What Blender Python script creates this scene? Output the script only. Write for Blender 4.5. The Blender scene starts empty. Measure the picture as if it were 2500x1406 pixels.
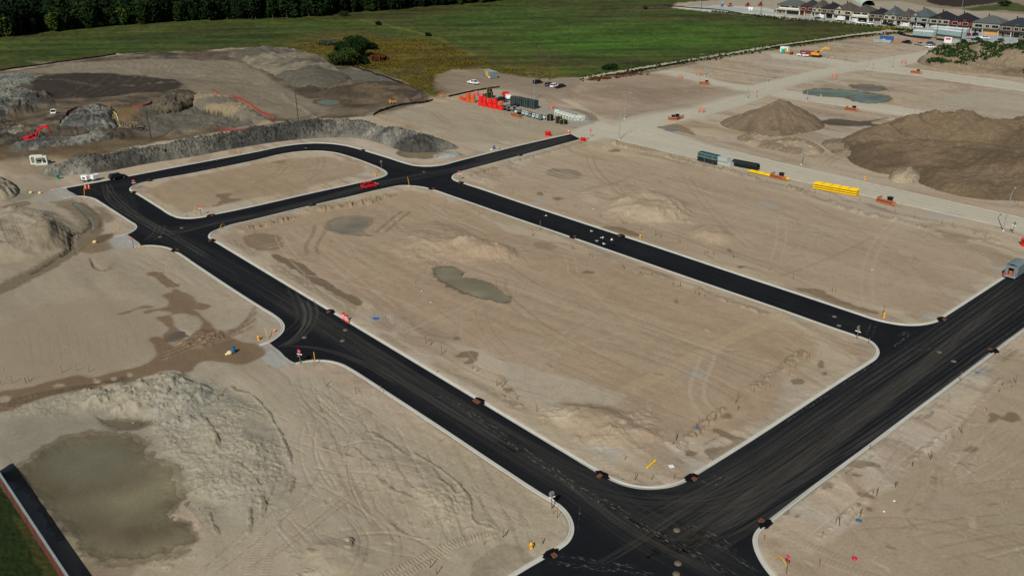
import bpy, math, random
import numpy as np
from mathutils import Matrix, Vector
from mathutils.geometry import tessellate_polygon
random.seed(7)
SC = bpy.context.scene
COL = SC.collection
R = math.radians
HT = 66.0                                    # drone height in metres

# ------------------------------------------------------------------ camera
FOC, PIT, ROL = 2109.1, R(23.178), R(-.753)
_cp, _sp = math.cos(PIT), math.sin(PIT)
FW = np.array([0, _cp, -_sp]); _u = np.array([0, _sp, _cp]); _r = np.array([1., 0, 0])
RT = math.cos(ROL)*_r + math.sin(ROL)*_u
UP = -math.sin(ROL)*_r + math.cos(ROL)*_u
cam = bpy.data.cameras.new('camera'); cam_o = bpy.data.objects.new('camera', cam); COL.objects.link(cam_o)
cam.sensor_width = 36; cam.lens = FOC/2500*36; cam.clip_start = .5; cam.clip_end = 20000
m4 = Matrix([[RT[0], UP[0], -FW[0], 0], [RT[1], UP[1], -FW[1], 0], [RT[2], UP[2], -FW[2], HT], [0, 0, 0, 1]])
cam_o.matrix_world = m4
SC.camera = cam_o

def spot(px, py, z=0.):
    """survey mark of the photograph -> point of the site plan at height z"""
    d = FW*FOC + RT*(px-1250) + UP*(703-py)
    t = (z-HT)/d[2]
    return Vector((d[0]*t, d[1]*t, z))
def spots(pts, ox=0, oy=0, k=1.):
    d = [spot(ox+x*k, oy+y*k) for x, y in pts]
    return np.array([[p.x, p.y] for p in d])
ZK = 640/2500
def zs(ox, oy, pts): return [(ox+x*ZK, oy+y*ZK) for x, y in pts]

TB = R(40.97)
DB = Vector((-math.sin(TB), math.cos(TB), 0)); DA = Vector((math.cos(TB), math.sin(TB), 0))
AB = math.atan2(DB.y, DB.x); AA = math.atan2(DA.y, DA.x)      # headings of the two street directions

# ------------------------------------------------------------------ colour
KILL = .85
def lin(v):
    v /= 255.
    return v/12.92 if v <= .04045 else ((v+.055)/1.055)**2.4
def c(r, g, b): return tuple(min(.88, lin(x)/KILL) for x in (r, g, b))

# ------------------------------------------------------------------ numpy noise
def _h(ix, iy, s):
    h = (ix.astype(np.int64)*374761393 + iy.astype(np.int64)*668265263 + s*1442695041) & 0xffffffff
    h = ((h ^ (h >> 13))*1274126177) & 0xffffffff
    h = ((h ^ (h >> 16))*2246822519) & 0xffffffff
    return ((h ^ (h >> 15)) & 0xffffff)/float(0xffffff)
def vn(x, y, s=0):
    x = np.asarray(x, float); y = np.asarray(y, float)
    ix = np.floor(x); iy = np.floor(y); fx = x-ix; fy = y-iy
    fx = fx*fx*(3-2*fx); fy = fy*fy*(3-2*fy)
    ix = ix.astype(np.int64); iy = iy.astype(np.int64)
    a = _h(ix, iy, s); b = _h(ix+1, iy, s); cc = _h(ix, iy+1, s); d = _h(ix+1, iy+1, s)
    return (a*(1-fx)+b*fx)*(1-fy) + (cc*(1-fx)+d*fx)*fy
def fbm(x, y, o=4, s=0, g=.5):
    t = 0; a = 1; n = 0; xx = np.asarray(x, float); yy = np.asarray(y, float)
    for i in range(o):
        t = t + a*vn(xx, yy, s+i*17); n += a; a *= g
        xx, yy = xx*1.6+yy*1.2+3.1, yy*1.6-xx*1.2+7.7
    return t/n
def worley(x, y, s=0):
    ix = np.floor(x).astype(np.int64); iy = np.floor(y).astype(np.int64)
    f1 = np.full(np.shape(x), 9.); cid = np.zeros(np.shape(x))
    for dx in (-1, 0, 1):
        for dy in (-1, 0, 1):
            cx = ix+dx; cy = iy+dy
            d = np.hypot(cx+_h(cx, cy, s)-x, cy+_h(cx, cy, s+5)-y)
            m = d < f1
            f1 = np.where(m, d, f1); cid = np.where(m, _h(cx, cy, s+9), cid)
    return f1, cid
def sm(a, b, x):
    t = np.clip((x-a)/(b-a), 0, 1); return t*t*(3-2*t)
def sd_poly(P, X, Y):
    """signed distance to a polygon, negative inside"""
    d = np.full(X.shape, 1e9); ins = np.zeros(X.shape, bool); n = len(P)
    for i in range(n):
        ax, ay = P[i]; bx, by = P[(i+1) % n]
        ex, ey = bx-ax, by-ay; l = ex*ex+ey*ey+1e-12
        t = np.clip(((X-ax)*ex+(Y-ay)*ey)/l, 0, 1)
        d = np.minimum(d, (X-ax-t*ex)**2+(Y-ay-t*ey)**2)
        if abs(by-ay) > 1e-12:
            cnd = (ay > Y) != (by > Y)
            ins ^= cnd & (X < ex*(Y-ay)/(by-ay)+ax)
    d = np.sqrt(d)
    return np.where(ins, -d, d)
def sd_line(P, X, Y):
    """distance to polyline, distance along it, side"""
    best = np.full(X.shape, 1e9); al = np.zeros(X.shape); sg = np.zeros(X.shape); acc = 0
    for i in range(len(P)-1):
        ax, ay = P[i]; bx, by = P[i+1]; ex, ey = bx-ax, by-ay; L = math.hypot(ex, ey)+1e-9
        t = np.clip(((X-ax)*ex+(Y-ay)*ey)/(L*L), 0, 1)
        d = np.hypot(X-ax-t*ex, Y-ay-t*ey); m = d < best
        best = np.where(m, d, best); al = np.where(m, acc+t*L, al)
        sg = np.where(m, np.sign(ex*(Y-ay)-ey*(X-ax)), sg); acc += L
    return best, al, sg, acc
def smooth(P, n=6, closed=False):
    """Catmull-Rom through points"""
    P = np.asarray(P, float); N = len(P); out = []
    rng = range(N if closed else N-1)
    for i in rng:
        if closed: a, b, d, e = P[i-1], P[i], P[(i+1) % N], P[(i+2) % N]
        else: a, b, d, e = P[max(i-1, 0)], P[i], P[i+1], P[min(i+2, N-1)]
        # centripetal-ish: shrink tangents on very uneven spacing
        l1 = np.linalg.norm(b-a)+1e-6; l2 = np.linalg.norm(d-b)+1e-6; l3 = np.linalg.norm(e-d)+1e-6
        m1 = ((b-a)/l1*l2+(d-b)/l2*l1)/(l1+l2)*l2 if l1 > 1e-5 else d-b
        m2 = ((d-b)/l2*l3+(e-d)/l3*l2)/(l2+l3)*l2 if l3 > 1e-5 else d-b
        for k in range(n):
            t = k/n; t2 = t*t; t3 = t2*t
            out.append((2*t3-3*t2+1)*b+(t3-2*t2+t)*m1+(-2*t3+3*t2)*d+(t3-t2)*m2)
    if not closed: out.append(P[-1])
    return np.array(out)

# ------------------------------------------------------------------ materials
MATS = {}
def mat(name, col, rough=.7, metal=0., var=.16, scale=3., spec=.35, bump=0., col2=None, coords='Object'):
    if name in MATS: return MATS[name]
    m = bpy.data.materials.new(name); MATS[name] = m; m.use_nodes = True
    nt = m.node_tree; b = nt.nodes['Principled BSDF']
    b.inputs['Roughness'].default_value = rough; b.inputs['Metallic'].default_value = metal
    b.inputs['Specular IOR Level'].default_value = spec
    tc = nt.nodes.new('ShaderNodeTexCoord')
    n = nt.nodes.new('ShaderNodeTexNoise'); n.inputs['Scale'].default_value = scale; n.inputs['Detail'].default_value = 5
    nt.links.new(tc.outputs[coords], n.inputs['Vector'])
    rp = nt.nodes.new('ShaderNodeMapRange'); rp.inputs[1].default_value = .3; rp.inputs[2].default_value = .7
    nt.links.new(n.outputs['Fac'], rp.inputs[0])
    mx = nt.nodes.new('ShaderNodeMix'); mx.data_type = 'RGBA'
    a = tuple(v*(1-var) for v in col); bb = tuple(min(.9, v*(1+var)) for v in col) if col2 is None else col2
    mx.inputs[6].default_value = (*a, 1); mx.inputs[7].default_value = (*bb, 1)
    nt.links.new(rp.outputs[0], mx.inputs[0]); nt.links.new(mx.outputs[2], b.inputs['Base Color'])
    if bump:
        bp = nt.nodes.new('ShaderNodeBump'); bp.inputs['Strength'].default_value = bump; bp.inputs['Distance'].default_value = .1
        nt.links.new(n.outputs['Fac'], bp.inputs['Height']); nt.links.new(bp.outputs[0], b.inputs['Normal'])
    return m

def attr_mat(name, rough=.9, fine=2.2, amp=.13, bumpd=.03, bumps=.4, wet=True):
    """earth: colour from the survey attribute times fine procedural grain, with bump"""
    m = bpy.data.materials.new(name); m.use_nodes = True; nt = m.node_tree; b = nt.nodes['Principled BSDF']
    L = nt.links.new; N = nt.nodes.new
    at = N('ShaderNodeAttribute'); at.attribute_name = 'earth'
    tc = N('ShaderNodeTexCoord')
    n1 = N('ShaderNodeTexNoise'); n1.inputs['Scale'].default_value = fine; n1.inputs['Detail'].default_value = 7; n1.inputs['Roughness'].default_value = .65
    L(tc.outputs['Object'], n1.inputs['Vector'])
    mr = N('ShaderNodeMapRange'); mr.inputs[1].default_value = .3; mr.inputs[2].default_value = .7
    mr.inputs[3].default_value = 1-amp; mr.inputs[4].default_value = 1+amp
    L(n1.outputs['Fac'], mr.inputs[0])
    mx = N('ShaderNodeVectorMath'); mx.operation = 'SCALE'
    L(at.outputs['Color'], mx.inputs[0]); L(mr.outputs[0], mx.inputs['Scale'])
    L(mx.outputs[0], b.inputs['Base Color'])
    b.inputs['Roughness'].default_value = rough; b.inputs['Specular IOR Level'].default_value = .15
    bp = N('ShaderNodeBump'); bp.inputs['Strength'].default_value = bumps; bp.inputs['Distance'].default_value = bumpd
    L(n1.outputs['Fac'], bp.inputs['Height']); L(bp.outputs[0], b.inputs['Normal'])
    MATS[name] = m
    return m

# ------------------------------------------------------------------ mesh builder
class MB:
    def __init__(s): s.v = []; s.f = []; s.mi = []; s.cur = 0; s.sm = []
    def add(s, vs, fs, smo=False):
        o = len(s.v); s.v += [tuple(p) for p in vs]
        for f in fs: s.f.append(tuple(i+o for i in f)); s.mi.append(s.cur); s.sm.append(smo)
        return s
    def box(s, x0, x1, y0, y1, z0, z1, M=None, bev=0.):
        if bev:
            b = bev
            pts = []
            for z, i in ((z0, b), (z0+b, 0), (z1-b, 0), (z1, b)):
                X0, X1, Y0, Y1 = x0+i, x1-i, y0+i, y1-i
                q = b if not i else b*.4
                pts += [(X0+q, Y0, z), (X1-q, Y0, z), (X1, Y0+q, z), (X1, Y1-q, z), (X1-q, Y1, z), (X0+q, Y1, z), (X0, Y1-q, z), (X0, Y0+q, z)]
            fs = [tuple(range(7, -1, -1)), tuple(range(24, 32))]
            for k in range(3):
                for i in range(8): j = (i+1) % 8; fs.append((k*8+i, k*8+j, k*8+8+j, k*8+8+i))
        else:
            pts = [(x0, y0, z0), (x1, y0, z0), (x1, y1, z0), (x0, y1, z0), (x0, y0, z1), (x1, y0, z1), (x1, y1, z1), (x0, y1, z1)]
            fs = [(3, 2, 1, 0), (4, 5, 6, 7), (0, 1, 5, 4), (1, 2, 6, 5), (2, 3, 7, 6), (3, 0, 4, 7)]
        if M is not None: pts = [M @ Vector(p) for p in pts]
        return s.add(pts, fs)
    def bar(s, a, b, r0, r1=None, n=8, cap=True, smo=True):
        a = Vector(a); b = Vector(b); r1 = r0 if r1 is None else r1
        d = (b-a).normalized(); u = d.orthogonal().normalized(); w = d.cross(u)
        vs = []
        for p, r in ((a, r0), (b, r1)):
            for k in range(n):
                t = 2*math.pi*k/n; vs.append(p+(u*math.cos(t)+w*math.sin(t))*r)
        s.add(vs, [(k, (k+1) % n, n+(k+1) % n, n+k) for k in range(n)], smo)
        if cap: s.add(vs, [tuple(range(n-1, -1, -1)), tuple(range(n, 2*n))])
        return s
    def tube(s, pts, r, n=6, r1=None):
        pts = [Vector(p) for p in pts]; vs = []; m = len(pts)
        u = None
        for i, p in enumerate(pts):
            d = (pts[min(i+1, m-1)]-pts[max(i-1, 0)]).normalized()
            u = d.orthogonal().normalized() if u is None else (u-d*u.dot(d)).normalized()
            w = d.cross(u); rr = r if r1 is None else r+(r1-r)*i/(m-1)
            for k in range(n):
                t = 2*math.pi*k/n; vs.append(p+(u*math.cos(t)+w*math.sin(t))*rr)
        fs = [(i*n+k, i*n+(k+1) % n, (i+1)*n+(k+1) % n, (i+1)*n+k) for i in range(m-1) for k in range(n)]
        s.add(vs, fs, True); s.add(vs, [tuple(range(n-1, -1, -1)), tuple(range((m-1)*n, m*n))])
        return s
    def lathe(s, prof, n=16, M=None, smo=True):
        vs = []
        for r, z in prof:
            for k in range(n):
                t = 2*math.pi*k/n; vs.append(Vector((r*math.cos(t), r*math.sin(t), z)))
        if M is not None: vs = [M @ p for p in vs]
        m = len(prof)
        fs = [(i*n+k, i*n+(k+1) % n, (i+1)*n+(k+1) % n, (i+1)*n+k) for i in range(m-1) for k in range(n)]
        return s.add(vs, fs, smo)
    def torus(s, R0, r, z=0, n=20, k=8, M=None):
        prof = [(R0+r*math.cos(2*math.pi*i/k), z+r*math.sin(2*math.pi*i/k)) for i in range(k+1)]
        return s.lathe(prof, n, M)
    def prism(s, poly, z0, z1, M=None):
        n = len(poly)
        vs = [Vector((x, y, z0)) for x, y in poly]+[Vector((x, y, z1)) for x, y in poly]
        if M is not None: vs = [M @ p for p in vs]
        return s.add(vs, [tuple(range(n-1, -1, -1)), tuple(range(n, 2*n))]+[(i, (i+1) % n, n+(i+1) % n, n+i) for i in range(n)])
    def slab(s, poly3, t):
        """plate: planar polygon of 3-D points thickened along its normal"""
        P = [Vector(p) for p in poly3]; n = len(P)
        nn = (P[1]-P[0]).cross(P[2]-P[0]).normalized()*t
        vs = P+[p+nn for p in P]
        return s.add(vs, [tuple(range(n-1, -1, -1)), tuple(range(n, 2*n))]+[(i, (i+1) % n, n+(i+1) % n, n+i) for i in range(n)])
    def build(s, name, mats, parent=None):
        me = bpy.data.meshes.new(name); me.from_pydata(s.v, [], s.f)
        for m in (mats if isinstance(mats, (list, tuple)) else [mats]): me.materials.append(m)
        me.polygons.foreach_set('material_index', s.mi); me.polygons.foreach_set('use_smooth', s.sm)
        me.update()
        o = bpy.data.objects.new(name, me); COL.objects.link(o)
        if parent is not None: o.parent = parent
        return o
def tag(o, label=None, cat=None, group=None, kind=None):
    if label: o['label'] = label
    if cat: o['category'] = cat
    if group: o['group'] = group
    if kind: o['kind'] = kind
    return o
def thing(name, label, cat, loc=(0, 0, 0), rz=0., group=None):
    o = bpy.data.objects.new(name, None); COL.objects.link(o); o.empty_display_size = .3
    o.location = loc; o.rotation_euler = (0, 0, rz)
    return tag(o, label, cat, group)
def dup(root, loc, rz=None, label=None, group=None, scale=None):
    def cp(o, par):
        q = o.copy(); COL.objects.link(q)
        if par is not None: q.parent = par
        for ch in KIDS.get(o.name, ()): cp(ch, q)
        return q
    def idx(o):
        KIDS[o.name] = list(o.children)
        for ch in KIDS[o.name]: idx(ch)
    if root.name not in KIDS: idx(root)
    r = cp(root, None); r.location = loc
    if rz is not None: r.rotation_euler = (0, 0, rz)
    if label: r['label'] = label
    if group: r['group'] = group
    if scale: r.scale = (scale,)*3 if isinstance(scale, (int, float)) else scale
    return r
KIDS = {}
def npmesh(name, V, Q, mats, smooth_=True, cols=None, attr='earth', parent=None, kind=None):
    """mesh from numpy arrays: V (n,3), Q (m,4) or (m,3)"""
    me = bpy.data.meshes.new(name); k = Q.shape[1]
    me.vertices.add(len(V)); me.vertices.foreach_set('co', np.ascontiguousarray(V, np.float32).ravel())
    me.loops.add(Q.size); me.loops.foreach_set('vertex_index', np.ascontiguousarray(Q, np.int32).ravel())
    me.polygons.add(len(Q)); me.polygons.foreach_set('loop_start', np.arange(0, Q.size, k, dtype=np.int32))
    me.polygons.foreach_set('use_smooth', np.full(len(Q), smooth_))
    me.update(calc_edges=True)
    if cols is not None:
        a = me.attributes.new(attr, 'FLOAT_COLOR', 'POINT')
        cc = np.ones((len(V), 4), np.float32); cc[:, :3] = cols; a.data.foreach_set('color', cc.ravel())
    for m in (mats if isinstance(mats, (list, tuple)) else [mats]): me.materials.append(m)
    o = bpy.data.objects.new(name, me); COL.objects.link(o)
    if parent is not None: o.parent = parent
    if kind: o['kind'] = kind
    return o

# ------------------------------------------------------------------ light
EL, AZ = R(42), R(201.5)                       # sun height, compass bearing from +Y clockwise
W = bpy.data.worlds.new('World'); SC.world = W; W.use_nodes = True
nt = W.node_tree; sky = nt.nodes.new('ShaderNodeTexSky'); sky.sky_type = 'NISHITA'; sky.sun_disc = False
sky.sun_elevation = EL; sky.sun_rotation = AZ; sky.altitude = 200
nt.links.new(sky.outputs[0], nt.nodes['Background'].inputs[0]); nt.nodes['Background'].inputs[1].default_value = .05
sl = bpy.data.lights.new('sun', 'SUN'); so = bpy.data.objects.new('sun', sl); COL.objects.link(so)
sl.energy = 5.0; sl.angle = R(.53); sl.color = (1, .955, .87)
ts = Vector((math.sin(AZ)*math.cos(EL), math.cos(AZ)*math.cos(EL), math.sin(EL)))
so.rotation_euler = ts.to_track_quat('Z', 'Y').to_euler(); so.location = (0, -60, 120)
SC.view_settings.view_transform = 'Standard'; SC.view_settings.look = 'None'; SC.view_settings.exposure = -.46; SC.view_settings.gamma = 1
# ================================================================== streets
# kerb lines as surveyed in the photograph
K_C = [(525,592),(560,613),(700,697.5),(1000,878.3),(1300,1059),(1400,1119.5),(1452,1151),(1480,1167),(1510,1181),(1545,1191),(1590,1195),(1635,1190),(1672,1178),(1700,1161),
       (1740,1136),(1850,1067),(2000,968),(2090,909.5),(2121,889.7),(2140,876),(2147,862),(2143,848),(2128,833),(2108,824),(2085,816.5),(2030,798),(1900,752),(1744,698.6),(1600,649),(1400,580),
       (1240,525.6),(1100,477),(1060,463.5),(1035,457),(1008,453.6),(978,453),(940,460),(850,481),(700,516),(640,531),(600,540.5),(565,548.5),(537.6,557.6),(514.6,568),(508,578),(513,585.5)]
K_D = [(316,465.4),(320,456.5),(333,450),(374,440),(440,428.5),(540,409),(620,392.5),(684,377),(735,370),(784,369),(820,373),(850,381),(901.6,399),(928,410),(943,419),(946,424),(941,430),(925,436),
       (880,446.5),(750,475),(637,501),(560,517.5),(527,524),(499,530.7),(461,535),(437,533.5),(420,528),(390,510),(345,482),(328,472)]
K_TOP = [(125,465.4),(164,459),(300,434),(450,405),(560,384.5),(637,369.4),(692,358),(748,351.5),(799,351.5),(838,356),(872,364),(905,374),(953,388.6),(983,398.5),(1012,405.5),(1048,407.5),(1081,404),(1110,396.5),(1170,381),(1257,359),(1330,342),(1393,328)]
K_E = [(1417,340),(1340,361),(1250,385.5),(1190,401.5),(1147,413),(1121,420.5),(1107,427),(1102.5,433.5),(1106,440),(1129.5,448.5),(1170,461.5),(1240,485.5),(1400,538.5),(1600,604),(1800,671),(2000,737),(2100,770.5),(2135,782),(2167,789.5),(2198,794.4),(2231,796),(2260,793.5),(2288,786.5),(2315,769),(2380,727),(2433,692.6),(2520,637),(2640,560)]
K_F = [(2660,692),(2497,802.6),(2300,950),(2100,1100),(1940,1219),(1895,1254),(1866,1277),(1847,1294),(1838,1312),(1839,1332),(1849,1359),(1866,1387),(1892,1418),(1940,1462),(2020,1535)]
K_G = [(1160,1468),(1230,1424),(1290,1387),(1335,1361),(1366,1342),(1387,1326),(1399,1306),(1401,1284),(1393.6,1262),(1377,1240),(1357,1224),(1330,1208),(1240,1150),(1088,1049),(950,959),(890,920),(858,900),(837,889),(812,881.5),(786,878.3),(748,880.3),(720,886)]
K_H = [(635,845),(658,837),(676,825.7),(691,811),(695,797),(690,785),(672,769.5),(640,750),(560,699),(480,646),(432,614.5),(411,604.5),(386,599.8),(358,598.8),(325,603.7)]
K_I = [(279,580.6),(310,573),(325,565.5),(334.5,556),(332,548.5),(318,539.5),(280,515),(245,492.5),(232,485),(217.6,480.8),(199.7,479),(153.6,483.4)]
def kw(k): return smooth(spots(k), 5)
wC = smooth(spots(K_C), 5, True); wD = smooth(spots(K_D), 5, True)
wT, wE, wF, wG, wH, wI = [kw(k) for k in (K_TOP, K_E, K_F, K_G, K_H, K_I)]
edgeA = spots([(199.7,479),(187,477),(176,470.6),(168,467),(161,460)])
edgeB = spots([(343,600.5),(340,593.4),(331,587),(322.6,580.6),(311,573)])
edgeC = spots([(720,886),(707,879.4),(694,869),(687,861),(679,854),(668,846),(658,838)])
def cut(w, p, head):
    i = int(np.argmin(np.hypot(*(w-p).T))); return w[i:] if head else w[:i+1]
outer = np.vstack([cut(wT, edgeA[-1], True), wE, wF, wG[:-1], edgeC[:-1], cut(wH, edgeC[-1], True)[:-1], edgeB[:-1], cut(wI, edgeB[-1], True)])
outer = np.vstack([outer[:-6], edgeA])           # the stub ends where the paver stopped
def sd_asphalt(X, Y):
    s = sd_poly(outer, X, Y); s = np.maximum(s, -sd_poly(wC, X, Y)); return np.maximum(s, -sd_poly(wD, X, Y))

m_asph = bpy.data.materials.new('asphalt'); m_asph.use_nodes = True
def _asph():
    nt = m_asph.node_tree; b = nt.nodes['Principled BSDF']; N = nt.nodes.new; L = nt.links.new
    tc = N('ShaderNodeTexCoord'); n = N('ShaderNodeTexNoise'); n.inputs['Scale'].default_value = .12; n.inputs['Detail'].default_value = 8; n.inputs['Roughness'].default_value = .7
    g = N('ShaderNodeTexNoise'); g.inputs['Scale'].default_value = 9; g.inputs['Detail'].default_value = 4
    L(tc.outputs['Object'], n.inputs[0]); L(tc.outputs['Object'], g.inputs[0])
    a = N('ShaderNodeMath'); a.operation = 'MULTIPLY_ADD'; L(g.outputs['Fac'], a.inputs[0]); a.inputs[1].default_value = .5; L(n.outputs['Fac'], a.inputs[2])
    r = N('ShaderNodeValToRGB'); r.color_ramp.elements[0].position = .4; r.color_ramp.elements[0].color = (.0065, .0073, .0092, 1)
    r.color_ramp.elements[1].position = .95; r.color_ramp.elements[1].color = (.014, .0155, .0185, 1)
    L(a.outputs[0], r.inputs[0]); L(r.outputs[0], b.inputs['Base Color'])
    b.inputs['Roughness'].default_value = .85; b.inputs['Specular IOR Level'].default_value = .06
    bp = N('ShaderNodeBump'); bp.inputs['Strength'].default_value = .4; bp.inputs['Distance'].default_value = .02; L(g.outputs['Fac'], bp.inputs['Height']); L(bp.outputs[0], b.inputs['Normal'])
_asph()
loops = [outer, wC, wD]
flat = [Vector((p[0], p[1], 0)) for l in loops for p in l]
tris = tessellate_polygon([[Vector((p[0], p[1], 0)) for p in l] for l in loops])
mb = MB(); mb.add([(p.x, p.y, .03) for p in flat], [t if (flat[t[1]]-flat[t[0]]).cross(flat[t[2]]-flat[t[0]]).z > 0 else t[::-1] for t in tris])
tag(mb.build('asphalt_road', m_asph), kind='structure')

m_kerb = mat('kerb_concrete', c(198,200,193), .8, scale=.5, col2=c(174,171,159))
m_kerb_dirty = mat('dusty_kerb_concrete', c(166,161,146), .85, var=.18, scale=.5)
def kerb(path, closed, name, side=None, m=m_kerb, h=.16, gut=.34, top=.2):
    """gutter and raised kerb along the asphalt edge"""
    n = len(path); P = [Vector((p[0], p[1], 0)) for p in path]; prof = [(-.02, -.05), (-.02, .042), (gut, .05), (gut+.04, h), (gut+top, h), (gut+top+.02, -.1)]
    vs = []
    for i in range(n):
        a = P[i-1] if (i or closed) else P[i]; b = P[(i+1) % n] if (i < n-1 or closed) else P[i]
        t = (b-a).normalized(); nr = Vector((-t.y, t.x, 0))
        vs.append((P[i], nr))
    if side is None:
        k = np.array([[q.x+nr.x*1.2, q.y+nr.y*1.2] for q, nr in vs])
        side = 1 if np.mean(sd_asphalt(k[:, 0], k[:, 1]) > 0) > .5 else -1
    mb = MB(); allv = []
    for q, nr in vs:
        for o, z in prof: allv.append((q.x+nr.x*o*side, q.y+nr.y*o*side, z))
    m_ = len(prof); fs = []
    for i in range(n if closed else n-1):
        j = (i+1) % n
        for k in range(m_-1):
            f = (i*m_+k, i*m_+k+1, j*m_+k+1, j*m_+k); fs.append(f if side > 0 else f[::-1])
    mb.add(allv, fs)
    return tag(mb.build(name, m), kind='structure')
kerb(wC, True, 'kerb'); kerb(wD, True, 'kerb')
for w in (wT, wE, wF, wG, wH, wI): kerb(w, False, 'kerb')
# kerbs of the unpaved streets
GK = [[(1516,344),(1608,366.5),(1720,393),(1850,422),(1944.5,441),(2120,480),(2300,520.5),(2449,554),(2600,588)],
      [(2600,556),(2497,532),(2300,487.5),(2090,440),(1900,396),(1800,372)],
      [(1850,205),(1867,212.5),(1868,217),(1852,222)],
      [(1553,310),(1551,316),(1560,321),(1600,332)],
      [(1925,213),(1920,218),(1918,223),(1924,228),(1936,231)],
      [(2076,164),(2079,161),(2075,158),(2066,156),(2020,149)],
      [(1640,302),(1720,283),(1810,260)],
      [(1985,212),(2060,194),(2110,181)],
      [(2190,162.5),(2280,176),(2400,193),(2520,210)], [(2160,174),(2300,195),(2400,209),(2520,226)],
      [(1990,249),(2100,264),(2250,284),(2300,291)]]
for k in GK:
    w = smooth(spots(k), 4); kerb(w, False, 'gravel_street_kerb', side=1, m=m_kerb_dirty, h=.12, gut=.1, top=.18)

# ================================================================== ground sheet
az = np.concatenate([np.linspace(-math.pi, -.86, 44)[:-1], np.arange(-.86, .86, .00112), np.linspace(.86, math.pi, 44)])
dep = np.arange(R(45.5), R(4.25), -.00083)
rr = np.concatenate([[.5, 8, 16, 24, 32, 40, 48, 55, 61], HT/np.tan(dep), HT/math.tan(R(4.25))*np.geomspace(1.01, 9, 22)])
NA, NR = len(az), len(rr)
X = (rr[:, None]*np.sin(az)[None, :]).ravel(); Y = (rr[:, None]*np.cos(az)[None, :]).ravel()
Z = np.zeros_like(X); RAD = np.repeat(rr, NA)
C = np.zeros((len(X), 3))
AL = X*DB.x+Y*DB.y; AC = X*DA.x+Y*DA.y          # along / across the lots
BIG = fbm(X*.012, Y*.012, 4, 3)
MED = fbm(X*.09, Y*.09, 4, 21)
FIN = fbm(X*.7, Y*.7, 3, 33)
STR = fbm(AL*.018, AC*.42, 4, 41)               # grader streaks along the lots
STR2 = fbm(AL*.05, AC*1.7, 3, 47)
def A(*v): return np.array(c(*v))
C[:] = A(160, 146, 125)
WX = AL+9*(MED-.5)*2; WY = AC+5*(fbm(X*.06+5, Y*.06, 3, 25)-.5)*2
PAT = fbm(WX*.022, WY*.10, 5, 51); PAT2 = fbm(WX*.055+9, WY*.22, 4, 53)
kp = (sm(.5, .66, PAT)*.75)[:, None]; C[:] = C*(1-kp)+A(163, 153, 137)*kp
kb = (sm(.5, .68, PAT2)*.65)[:, None]; C[:] = C*(1-kb)+A(139, 122, 101)*kb
kd = (sm(.64, .72, fbm(WX*.09, WY*.5, 4, 57))*.45)[:, None]; C[:] = C*(1-kd)+A(122, 105, 84)*kd
C *= (1+.16*(BIG-.5)+.16*(MED-.5)+.26*(STR-.5)+.2*(STR2-.5)+.1*(FIN-.5))[:, None]
C[:, 2] *= 1+.16*(fbm(X*.03, Y*.03, 3, 77)-.5)
Z += .14*(MED-.5)+.025*(FIN-.5)+.05*(PAT-.5)
def sel(P, mg):
    a = P.min(0)-mg; b = P.max(0)+mg
    return np.nonzero((X > a[0]) & (X < b[0]) & (Y > a[1]) & (Y < b[1]))[0]
def paint(P, col=None, amt=1., soft=.6, warp=.6, ws=.5, tex=.12, h=None, seed=1, sat=True):
    """lay a patch of other earth (world polygon); returns indices and weight"""
    P = np.asarray(P); i = sel(P, soft+warp*2+1)
    if not len(i): return i, np.zeros(0)
    x, y = X[i], Y[i]
    sd = sd_poly(P, x, y)+warp*2*(fbm(x*ws, y*ws, 4, seed)-.5)
    w = 1-sm(-soft, soft, sd)
    if col is not None:
        k = np.asarray(col)[None, :]*(1+tex*2*(fbm(x*.9, y*.9, 4, seed+5)-.5)+.7*tex*2*(STR[i]-.5))[:, None]
        C[i] = C[i]*(1-(w*amt)[:, None])+k*(w*amt)[:, None]
    if h is not None: Z[i] += h*w
    return i, w
def dome(P, h, W, warp=1., ws=.15, seed=9, rough=.3):
    """low swelling of the ground"""
    P = np.asarray(P); i = sel(P, 2)
    if not len(i): return
    x, y = X[i], Y[i]; sd = -(sd_poly(P, x, y)+warp*2*(fbm(x*ws, y*ws, 4, seed)-.5))
    k = sm(0, W, sd); Z[i] += h*k*(1-rough+rough*2*fbm(x*.35, y*.35, 4, seed+3))
def line(P, w, col=None, amt=1., h=0., soft=.5, saw=None, warp=.15, rough=0., seed=4):
    """track, ridge or trench along a world polyline"""
    P = smooth(P, 5) if len(P) > 2 else np.asarray(P); i = sel(P, w+1.5)
    if not len(i): return
    x, y = X[i], Y[i]; d, al, sg, L = sd_line(P, x, y)
    d = d+warp*2*(fbm(x*1.3, y*1.3, 3, seed)-.5)
    k = 1-sm(w*(1-soft), w, d); k = k*sm(0, min(2., L*.2), al)*(1-sm(L-min(2., L*.2), L, al))
    if saw: k = k*(.5+.5*np.cos(al*2*math.pi/saw))
    if rough: k = k*(1-rough+2*rough*fbm(x*1.6, y*1.6, 3, seed+2))
    if col is not None: C[i] = C[i]*(1-(k*amt)[:, None])+np.asarray(col)[None, :]*(k*amt)[:, None]
    Z[i] += h*k
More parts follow.
